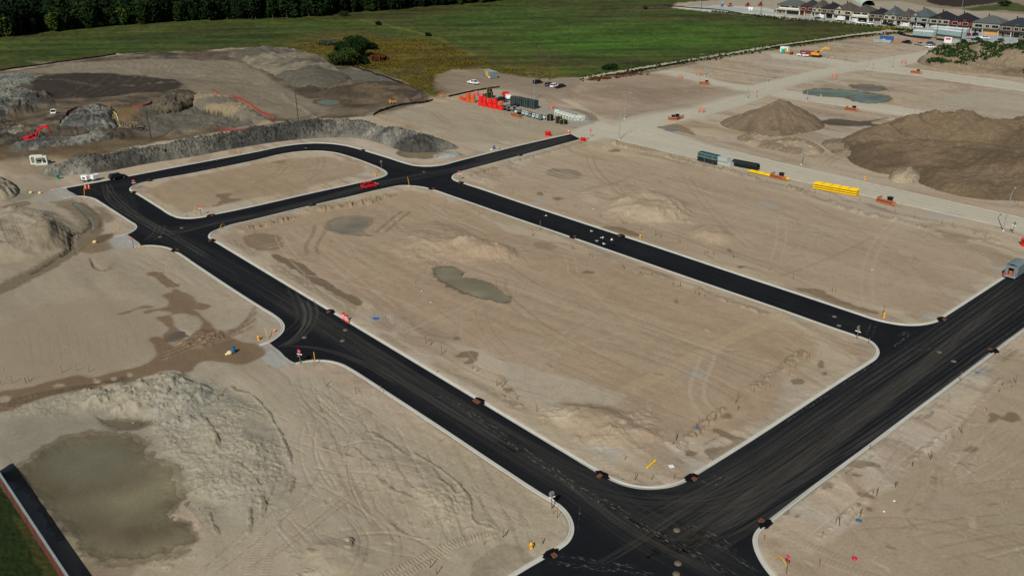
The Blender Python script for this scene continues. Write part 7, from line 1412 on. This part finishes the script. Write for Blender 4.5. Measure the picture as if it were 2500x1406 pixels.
# ================================================================== houses of the far street
M_SH = {k: mat('shingles_'+k, v, .9, 0, .14, 2) for k, v in dict(dark=c(42,48,54), grey=c(78,84,82), brown=c(74,68,62), slate=c(70,80,80), black=c(28,31,36)).items()}
M_WL = {k: mat('facade_'+k, v, .85, 0, .1, 2.5) for k, v in dict(cream=c(166,158,142), brown=c(112,98,84), red=c(124,52,46), grey=c(138,140,134), stone=c(148,141,128), tan=c(126,113,96)).items()}
M_TRIM = mat('house_trim', c(204,204,192), .6, 0, .06); M_GAR = mat('garage_door_panel', c(146,140,128), .6, 0, .08); M_DOOR = mat('house_door', c(44,38,36), .5, 0, .15); M_PLY = mat('plywood_sheet', c(206,150,84), .8, 0, .12)
def house(label, lp, rp, wall, side, roof, style, eave=6.2, rise=4., depth=13., garage='open', upper=None):
    a, b = spot(*lp), spot(*rp); w = (b-a).length*.985; t = thing('house', label, 'house', a, math.atan2(-DB.y, -DB.x)); wm, smt, rm = M_WL[wall], M_WL[side], M_SH[roof]; um = M_WL[upper] if upper else wm
    MB().box(0, w, 0, .25, 0, 2.95).build('front_wall', wm, t); MB().box(0, w, 0, .25, 2.951, eave).build('upper_wall', um, t); MB().box(0, w, .251, depth, 0, eave-.001).build('wall', smt, t)
    o = .45; rx = w*.5 if w < depth else None; h = MB(); e = eave+.02
    if w < depth: r0, r1 = (w/2, w/2), (w/2, depth-w/2)
    else: r0, r1 = (depth/2, depth/2), (w-depth/2, depth/2)
    vs = [(-o, -o, e), (w+o, -o, e), (w+o, depth+o, e), (-o, depth+o, e), (*r0, e+rise), (*r1, e+rise), (-o, -o, e+.22), (w+o, -o, e+.22), (w+o, depth+o, e+.22), (-o, depth+o, e+.22)]
    tri = [(6, 7, 4), (7, 8, 5, 4), (8, 9, 5), (9, 6, 4, 5)] if w < depth else [(6, 7, 5, 4), (7, 8, 5), (8, 9, 4, 5), (9, 6, 4)]
    h.add(vs, tri+[(3, 2, 1, 0), (0, 1, 7, 6), (1, 2, 8, 7), (2, 3, 9, 8), (3, 0, 6, 9)]); rf = h.build('roof', rm, t)
    MB().box(w*.3, w*.3+.5, depth*.6, depth*.6+.5, e+rise*.5, e+rise+.5).build('chimney_vent', M_BLACK, rf)
    def window(x0, x1, z0, z1, y=0., par=t):
        f = MB().box(x0-.12, x1+.12, y-.07, y-.003, z0-.12, z1+.12).build('window', M_TRIM, par); MB().box(x0, (x0+x1)/2-.03, y-.1, y-.071, z0, z1).box((x0+x1)/2+.03, x1, y-.1, y-.071, z0, z1).build('pane', M_GLASS, f)
    def archwin(x, z0, wd, hh, y):
        pr = [(wd*math.cos(R(180*k/8)), hh+wd*math.sin(R(180*k/8))) for k in range(9)]+[(-wd, 0), (wd, 0)]; M = Matrix.Translation((x, y, z0)) @ Matrix.Rotation(R(90), 4, 'X')
        f = MB().prism([(p*1.28, q*1.08-.1) for p, q in pr], .003, .08, M).build('arched_window', M_TRIM, t); MB().prism(pr, .081, .11, M).build('pane', M_GLASS, f)
    def gable(x0, x1, y, z0, hh, m, trim=M_TRIM):
        xm = (x0+x1)/2; MB().prism([(x0, z0), (x1, z0), (xm, z0+hh)], .0, .12, Matrix.Translation((0, y, 0)) @ Matrix.Rotation(R(90), 4, 'X')).build('gable', m, t)
        g = MB(); 
        for xa, s in ((x0-.3, 1), (x1+.3, -1)):
            q = [(xa, z0-.25), (xm, z0+hh+.1), (xm, z0+hh+.3), (xa, z0-.05)]; g.prism(q[::s], -4.2, .4, Matrix.Translation((0, y, 0)) @ Matrix.Rotation(R(90), 4, 'X'))
        g.build('gable_roof', rm, t)
    g0, g1 = w*.44, w*.92
    # porch and garage at the front
    pz = 2.95; po = MB(); po.box(.1, w-.1, -1.6, -.08, pz, pz+.28); po.build('porch_roof', rm if style != 'balcony' else M_TRIM, t)
    for x in (.3, g0-.25, w-.35): MB().box(x-.16, x+.16, -1.5, -1.18, 0, pz-.001).build('column', M_TRIM, t)
    gm = dict(open=M_GLASS, ply=M_PLY, door=M_GAR)[garage]  # open garages: a dark sheet stands in for the shaded inside
    gd = MB(); n = 2 if garage != 'open' else 1
    for k in range(n): gd.box(g0+(g1-g0)*k/n+.08, g0+(g1-g0)*(k+1)/n-.08, -.06, -.003, .05, 2.35)
    gd.build('garage_door_or_opening', gm, t); d = MB().box(w*.12, w*.12+1., -.06, -.003, .2, 2.3).build('front_door', M_DOOR, t); MB().box(w*.12+.8, w*.12+.86, -.09, -.061, 1.1, 1.25).build('handle', M_STEEL, d)
    window(w*.27, w*.38, .9, 2.2)
    if style == 'arch': gable(.1, w*.52, 0, eave-.4, 2.6, um); archwin(w*.28, 3.9, .75, 1.1, 0.); window(w*.62, w*.9, 3.9, 5.3)
    elif style == 'gables': gable(w*.55, w*.95, 0, eave-.6, 2.1, um); gable(w*.05, w*.4, 0, eave-.6, 1.7, um); window(w*.1, w*.34, 3.8, 5.2); window(w*.62, w*.88, 3.8, 5.3)
    elif style == 'dormer': gable(w*.06, w*.42, 0, eave-.7, 2., um); gable(w*.55, w*.92, 0, eave-.7, 2., um); window(w*.13, w*.35, 3.8, 5.3); window(w*.62, w*.85, 3.8, 5.3); window(w*.44, w*.5, 4., 5.)
    elif style == 'balcony':
        MB().box(w*.08, w*.92, -.3, -.002, 3.5, 4.4).build('balcony_front', M_TRIM, t); window(w*.12, w*.5, 4.5, 5.7); window(w*.6, w*.88, 4.5, 5.7)
    else: window(w*.1, w*.36, 3.8, 5.3); window(w*.48, w*.6, 3.8, 5.3); window(w*.7, w*.92, 3.8, 5.3)
    for k in range(2):                            # side windows
        y = depth*(.3+.4*k); f = MB().box(w+.003, w+.07, y-.5, y+.5, 3.8, 5.2).build('window', M_TRIM, t); MB().box(w+.071, w+.1, y-.4, y+.4, 3.9, 5.1).build('pane', M_GLASS, f)
    return t
for a in (('long brown house with white columns at the left end of the row', (1896,33), (1952,38), 'tan', 'tan', 'grey', 'balcony', 6.2, 3.2, 12, 'open'),
          ('narrow red brick house second from the left end', (1953,38), (1981,41), 'red', 'red', 'dark', 'gables', 6.2, 4, 12, 'door'),
          ('narrow pale house with a steep white gable beside the red brick one', (1982,41), (2003,43), 'cream', 'brown', 'brown', 'gables', 6.2, 4.2, 12, 'door'),
          ('brown house with a dark roof left of the white arched house', (2004,43.5), (2033,46.5), 'brown', 'brown', 'black', 'plain', 6.2, 3.6, 12, 'open'),
          ('cream house with one arched window behind the white box truck', (2035,47.5), (2074,51.5), 'cream', 'tan', 'brown', 'arch', 6.4, 4.6, 13, 'open'),
          ('pale stone house with a white balcony right of the arched one', (2076,52), (2118,56), 'stone', 'cream', 'brown', 'balcony', 6.2, 4.2, 13, 'open'),
          ('low looking brown house with a black roof behind two white vans', (2121,56.5), (2152,59.5), 'brown', 'tan', 'black', 'plain', 5.8, 3.2, 12, 'door'),
          ('grey green roofed house with two white gables', (2155,60), (2186,62.5), 'cream', 'stone', 'slate', 'gables', 6.2, 4.4, 12, 'door'),
          ('brown roofed house squeezed between two green roofed houses', (2188,63), (2218,66), 'brown', 'tan', 'brown', 'plain', 5.9, 3.6, 12, 'open'),
          ('blue roofed house with an arched window behind the work pickup', (2220,66), (2262,70), 'grey', 'stone', 'slate', 'arch', 6.4, 4.6, 13, 'open'),
          ('pale house with a wide near black roof left of the dormer house', (2266,70.5), (2313,75), 'stone', 'brown', 'black', 'plain', 6.2, 4.2, 13, 'open', 'stone'),
          ('red brick house with two dormer gables above a grey garage', (2316,75.5), (2366,80), 'red', 'brown', 'black', 'dormer', 6.2, 4.2, 13, 'door'),
          ('wide grey house with orange timber garage doors', (2370,81.5), (2432,88.5), 'grey', 'brown', 'grey', 'plain', 6.2, 3.8, 14, 'ply'),
          ('grey brown house at the right end of the row', (2436,89), (2505,97), 'brown', 'brown', 'dark', 'plain', 6.2, 4., 14, 'open'),
          ('brick house cut off by the right edge nearest the camera', (2483,112), (2560,122), 'brown', 'tan', 'dark', 'gables', 5.8, 3.4, 12, 'door')): house(*a)
# white greenhouse arch behind the roofs and rubble strip
P = smooth(spots([(2080,-12),(2095,-2),(2108,6),(2120,16)]), 5); d = np.gradient(P, axis=0); mb = MB(); vs = []; n = 7
for i, p in enumerate(P):
    q = d[i]/np.hypot(*d[i]); nr = (-q[1], q[0])
    for k in range(n): an = math.pi*k/(n-1); vs.append((p[0]-P[0][0]+nr[0]*5*math.cos(an), p[1]-P[0][1]+nr[1]*5*math.cos(an), 4.5*math.sin(an)-.1))
mb.add(vs, [(i*n+k, i*n+k+1, (i+1)*n+k+1, (i+1)*n+k) for i in range(len(P)-1) for k in range(n-1)], True); o = mb.build('white_tunnel', mat('white_sheeting', c(206,222,214), .5, 0, .05)); o.location = (P[0][0], P[0][1], 0); tag(o, 'long curved white sheeted heap behind the house roofs', 'covered heap')
for x, y, l in ((1856,15,'red machine left of the house row'), (1782,17,'orange machine on the pale rubble strip'), (1825,16,'dark red machine between the orange one and the houses')):
    t = thing('roller_machine', l, 'machine', spot(x, y), .5); m = M_ORANGE if x < 1800 else mat('machine_red', c(150,40,40), .5, 0, .15); MB().box(-1.6, 1., -.9, .9, .7, 1.6, bev=.1).build('body', m, t); MB().box(-.3, .9, -.7, .7, 1.61, 2.6, bev=.06).build('cab', M_BLACK, t); MB().lathe([(.65, -.9), (.65, .9)], 14, Matrix.Translation((1.7, 0, .65)) @ Matrix.Rotation(R(90), 4, 'X')).build('drum', M_STEEL, t); wheels(t, (-1.,), .9, .6, .4)
for x, y in ((1829,28), (1835,28.5)): t = thing('white_tank', 'white upright tank at the far rubble strip', 'tank', spot(x, y), 0, 'white tanks at the rubble strip'); MB().lathe([(0, 0), (.9, 0), (.9, 2.6), (.6, 2.9), (0, 2.95)], 14).build('tank', M_WHITE, t); MB().lathe([(.2, 2.95), (.2, 3.1), (0, 3.1)], 8).build('hatch', M_BLACK, t)
# ================================================================== vegetation
def leaf_mat(name, c1, c2, sc=.35):
    m = mat(name, c1, .85, 0, .2, sc, .12, 0, c2); m.node_tree.nodes['Principled BSDF'].inputs['Roughness'].default_value = .9; return m
rng = np.random.default_rng(5)
def leaves(cen, rad, n, size, shell=.55, flat=0., low=.2):
    """n small quads scattered through an ellipsoid shell"""
    u = rng.normal(size=(n, 3)); u /= np.linalg.norm(u, axis=1)[:, None]; u[:, 2] = np.where(rng.random(n) < low, -np.abs(u[:, 2])*.9, np.abs(u[:, 2])*(1-flat))
    r = shell+(1-shell)*rng.random(n)**.6; p = np.asarray(cen)+u*r[:, None]*np.asarray(rad)
    a = rng.normal(size=(n, 3))+u*.6; a /= np.linalg.norm(a, axis=1)[:, None]; b = np.cross(a, rng.normal(size=(n, 3))); b /= np.linalg.norm(b, axis=1)[:, None]; d = np.cross(a, b); s = size*(.6+.8*rng.random(n))[:, None]
    return np.stack([p+b*s+d*s*.6, p-b*s+d*s*.7, p-b*s*.9-d*s*.6, p+b*s*.8-d*s*.7], 1).reshape(-1, 3)
def crown(h, w, lobes, n, size):
    out = [leaves((0, 0, h*.5), (w*.46, w*.46, h*.46), n, size, low=.42)]
    for k in range(lobes):
        a = 6.283*k/lobes+rng.random(); out.append(leaves((math.cos(a)*w*.32, math.sin(a)*w*.32, h*(.18+.6*rng.random())), (w*.26, w*.26, h*.18), n//lobes, size, .4, low=.4))
    return np.vstack(out)
def quads(V): return np.arange(len(V)).reshape(-1, 4)
LM = [leaf_mat('leaves_dark', c(14,26,15), c(26,44,20)), leaf_mat('leaves_mid', c(20,38,15), c(36,56,22)), leaf_mat('leaves_yellow', c(44,64,20), c(66,82,30)), leaf_mat('leaves_grey', c(48,62,50), c(70,80,66)), leaf_mat('leaves_red', c(80,48,30), c(104,60,36))]
M_BARK = mat('bark', c(86,76,64), .9, 0, .2, 5)
def tree_proto(h, w, m, n=900, size=.42, lobes=7, name='tree', thin=False):
    t = thing(name, 'x', 'tree'); tr = MB(); tr.tube([(0, 0, -.3), (.1, 0, h*.25), (.05, .15, h*.5), (0, 0, h*.8)], .03*w+.08, 7, .05)
    for k in range(5): a = k*1.35; tr.tube([(.05, .05, h*(.25+.08*k)), (math.cos(a)*w*.2, math.sin(a)*w*.2, h*(.42+.08*k)), (math.cos(a)*w*.36, math.sin(a)*w*.36, h*(.55+.07*k))], .09, 5, .03)
    tr.build('trunk', M_BARK, t); V_ = crown(h, w, lobes, n, size); npmesh('crown', V_, quads(V_), m, False, parent=t); return t
PRO = [tree_proto(16, 9, LM[0], 420, .75), tree_proto(18, 10, LM[0], 420, .8), tree_proto(14, 9, LM[1], 420, .7), tree_proto(17, 7, LM[1], 380, .7), tree_proto(12, 8, LM[2], 360, .6), tree_proto(16, 7, LM[3], 150, .5)]
EDGE = smooth(spots([(-420,135),(-200,112),(0,92),(120,78),(240,66),(400,56),(620,47),(760,42),(860,31),(1000,21),(1150,9),(1260,0),(1380,-8)]), 8)
seg = np.concatenate([[0], np.cumsum(np.hypot(*np.diff(EDGE, axis=0).T))])
def along(s): return np.array([np.interp(s, seg, EDGE[:, 0]), np.interp(s, seg, EDGE[:, 1])])
used = set(); rn = random.Random(11); s = 2.
while s < seg[-1]-2:
    p = along(s); q = along(s+1)-p; nr = np.array([-q[1], q[0]])/np.hypot(*q); nr = nr if nr[1] > 0 else -nr; p = p+nr*rn.uniform(-3, 12); k = rn.choices(range(6), (6, 6, 6, 5, 1.4, 1.))[0]
    lab, grp = {4: ('yellow green tree standing out at the dark woodland edge', 'yellow green trees at the woodland edge'), 5: ('thin grey half bare tree at the dark woodland edge', 'grey half bare trees at the woodland edge')}.get(k, ('dark green tree in the front row of the woodland', 'front row of the woodland'))
    sc = rn.uniform(.5, 1.3)
    if k in used: dup(PRO[k], (p[0], p[1], 0), rn.uniform(0, 6), lab, grp, sc)
    else: t = PRO[k]; t.location = (p[0], p[1], 0); t.scale = (sc,)*3; tag(t, lab, None, grp); used.add(k)
    s += rn.uniform(2.5, 5.5)
for k in range(6):
    if k not in used: PRO[k].location = (*along(20+9*k), 0); tag(PRO[k], 'dark green tree in the front row of the woodland', None, 'front row of the woodland')
base = [np.array(ch.data.vertices.foreach_get and [v.co[:] for v in ch.data.vertices]) for r_ in PRO[:4] for ch in r_.children if ch.name.startswith('crown')]
thinb = [b.reshape(-1, 4, 3)[rng.random(len(b)//4) < .42].reshape(-1, 3) for b in base]
ALLV = [[], []]
for s in np.arange(0, seg[-1], 7.):
    p = along(s); q = along(min(s+1, seg[-1]))-along(max(s-1, 0)); nr = np.array([-q[1], q[0]])/np.hypot(*q); nr = nr if nr[1] > 0 else -nr
    for dd in np.arange(8, 150, 7.5):
        pp = p+nr*dd+rng.uniform(-3, 3, 2); B = thinb[rng.integers(4)]; a = rng.random()*6.28; ca, sa = math.cos(a), math.sin(a); k = rng.uniform(.75, 1.4); ALLV[int(rng.random() < .4)].append(np.stack([(B[:, 0]*ca-B[:, 1]*sa)*k*1.1+pp[0], (B[:, 0]*sa+B[:, 1]*ca)*k*1.1+pp[1], B[:, 2]*k], 1))
for i in (0, 1): V_ = np.vstack(ALLV[i]).astype(np.float32); npmesh('woodland', V_, quads(V_), LM[i], False, kind='stuff')
OLV = leaf_mat('olive_leaves', c(38,52,22), c(60,74,32))
# trees and shrubs in the goldenrod
for x, y, h, w, m, l, n in ((875,140,11.5,13,LM[1],'largest dark round tree in the goldenrod field',2600), (838,140,8.5,9,LM[1],'smaller dark tree left of the largest one in the goldenrod',1500), (850,160,9,12,OLV,'olive green tree at the edge of the spoil bank',2000), (822,158,6.5,8,OLV,'low olive shrub at the left of the tree clump',1200), (885,157,4,7,LM[0],'dark low shrub at the right foot of the tree clump',900), (926,148,3.2,9,LM[4],'red brown shrub right of the tree clump',900), (905,122,4,8,LM[0],'dark shrub right behind the largest tree',700), (800,110,2.6,12,LM[3],'pale grey green shrub patch behind the trees',500)):
    t = tree_proto(h, w, m, n, .3, 9, 'shrub' if h < 5 else 'tree'); t.location = spot(x, y); tag(t, l, 'shrub' if h < 5 else 'tree')
for x, y, h, w, m, l in ((924,62,2.6,4,LM[0],'small dark bush on the field strip at the left'), (1046,90,2.4,4,LM[0],'small dark bush midway down the field strip'), (840,40,4,9,LM[1],'bush in front of the woodland corner'), (690,41,5,9,LM[1],'light green bush before the woodland'), (1490,170,2.4,8,LM[1],'green bush on the field edge beside the path'), (1576,24,3,4,LM[2],'small yellow bush by the far pole'), (2452,16,4,9,LM[0],'dark bush on the green bank behind the houses')):
    t = tree_proto(h, w, m, 320, .3, 5, 'shrub'); t.location = spot(x, y); tag(t, l, 'shrub')
def tufts(P, w, n, h, m, name, size=.28, zf=None):
    P = smooth(spots(P), 5); sg = np.concatenate([[0], np.cumsum(np.hypot(*np.diff(P, axis=0).T))]); out = []
    for k in range(n):
        s = rng.random()*sg[-1]; p = np.array([np.interp(s, sg, P[:, 0]), np.interp(s, sg, P[:, 1])])+rng.normal(size=2)*w; hh = h*(.5+rng.random()); out.append(leaves((p[0], p[1], .1), (hh*.7, hh*.7, hh), 14, size, .3))
    V_ = np.vstack(out); npmesh(name, V_, quads(V_), m, False, kind='stuff')
tufts([(1432,198),(1560,174),(1700,150),(1870,123),(1990,106),(2140,86),(2260,77)], 1.6, 520, .7, LM[1], 'verge_weeds'); tufts([(1418,190),(1560,165),(1700,142),(1870,114),(2140,76)], .9, 260, .5, LM[2], 'verge_weeds'); tufts([(1440,197),(1500,189),(1560,182)], 2., 90, .8, LM[4], 'verge_weeds')
tufts([(1730,29),(1860,41),(2000,54),(2100,63),(2170,69),(2215,72)], 1.2, 360, .9, LM[2], 'verge_weeds'); tufts([(2160,70),(2195,73),(2230,76)], 1.5, 150, 1., leaf_mat('goldenrod_bloom', c(150,124,26), c(96,104,30)), 'goldenrod'); tufts([(2180,74),(2240,78)], 1.2, 100, .8, LM[1], 'verge_weeds')
gi = sel(FIELD, 0)
def cover(polyp, n, h, m, name, size, nq):
    P = spots(polyp); a, b = P.min(0), P.max(0); q = rng.uniform(a, b, (n*3, 2)); k = sd_poly(P, q[:, 0], q[:, 1]) < -1; q = q[k][:n]; q = q[fbm(q[:, 0]*.07, q[:, 1]*.07, 3, 71) < .62]
    V_ = np.vstack([leaves((x, y, .1), (1.1, 1.1, h*(.6+.8*rng.random())), nq, size, .2) for x, y in q]); npmesh(name, V_, quads(V_), m, False, kind='stuff')
cover([(690,118),(760,104),(840,92),(1000,95),(1080,103),(1170,140),(1300,162),(1345,190),(1250,186),(1165,170),(1098,174),(1060,190),(1062,232),(1000,212),(900,170),(850,165),(810,160),(775,138)], 2600, .8, leaf_mat('goldenrod_stems', c(122,100,24), c(78,74,28), .2), 'goldenrod', .22, 7)
# weeds on the earth bank
bx, by, bz, bs = gp; ksel = (bz > 1.5) & (fbm(bx*.09, by*.09, 3, 301)+.062*bz > .77); idx = np.nonzero(ksel)[0]; idx = idx[rng.random(len(idx)) < .38]
V_ = np.vstack([leaves((bx[j], by[j], bz[j]), (.9, .9, .9), 7, .42, .2) for j in idx[:14000]]); npmesh('bank_weeds', V_, quads(V_), leaf_mat('bank_leaves', c(30,52,24), c(52,76,36), .25), False, kind='stuff')
# loose stones and clods scattered on the site
def stones(regs, n, smin, smax, m, name):
    out, q = [], []; ico = np.array([(0, 0, 1), (.9, 0, .1), (.2, .85, .2), (-.75, .5, .0), (-.7, -.55, .15), (.3, -.85, .05), (0, 0, -.6)]); F = np.array([(0, 1, 2), (0, 2, 3), (0, 3, 4), (0, 4, 5), (0, 5, 1), (6, 2, 1), (6, 3, 2), (6, 4, 3), (6, 5, 4), (6, 1, 5)]); cnt = 0
    for poly in regs:
        P = spots(poly); a, b = P.min(0), P.max(0); k = 0; pts = rng.uniform(a, b, (n*6, 2)); pts = pts[sd_poly(P, pts[:, 0], pts[:, 1]) < -.3][:n]
        sdd = sd_asphalt(pts[:, 0], pts[:, 1]); pts = pts[sdd > .8]
        for p in pts: s = smin+(smax-smin)*rng.random()**4; an = rng.random()*6.28; rot = np.array([[math.cos(an), -math.sin(an), 0], [math.sin(an), math.cos(an), 0], [0, 0, 1]]); out.append((ico*rng.uniform(.7, 1.2, (7, 1))) @ rot*s+np.array([p[0], p[1], s*.25])); q.append(F+cnt*7); cnt += 1
    npmesh(name, np.vstack(out), np.vstack(q), m, False, kind='stuff')
stones([[(560,600),(1000,460),(1260,560),(2060,820),(2100,850),(1680,1130),(1500,1150),(1000,860)], [(1150,450),(1440,350),(2400,580),(2300,760),(2160,770)], [(800,900),(1350,1240),(1360,1300),(1200,1400),(300,1400),(500,1000)], [(1900,1300),(2500,880),(2500,1400),(1950,1400)], [(0,560),(330,620),(640,780),(560,850),(0,940)], [(370,480),(760,390),(900,430),(470,520)], [(1520,350),(2500,570),(2500,640),(1560,360)]], 170, .03, .2, mat('stone', c(146,134,114), .9, 0, .25, 1.), 'stones')
stones([[(420,540),(800,520),(960,485),(940,470),(600,540)], [(1020,610),(1260,600),(1280,640),(1060,650)], [(1340,1000),(1600,1030),(1620,1080),(1400,1080)], [(1480,500),(1700,500),(1720,560),(1500,545)], [(240,945),(440,912),(560,960),(500,1040),(300,1040)], [(1020,1210),(1120,1180),(1160,1250),(1040,1300)]], 260, .06, .3, mat('earth_clod', c(132,118,98), .95, 0, .25, 1.), 'clods')
stones([[(270,272),(300,270),(345,300),(350,312),(290,318)]], 500, .2, .8, mat('quarry_rock', c(104,93,76), .9, 0, .25, 1.), 'rubble')
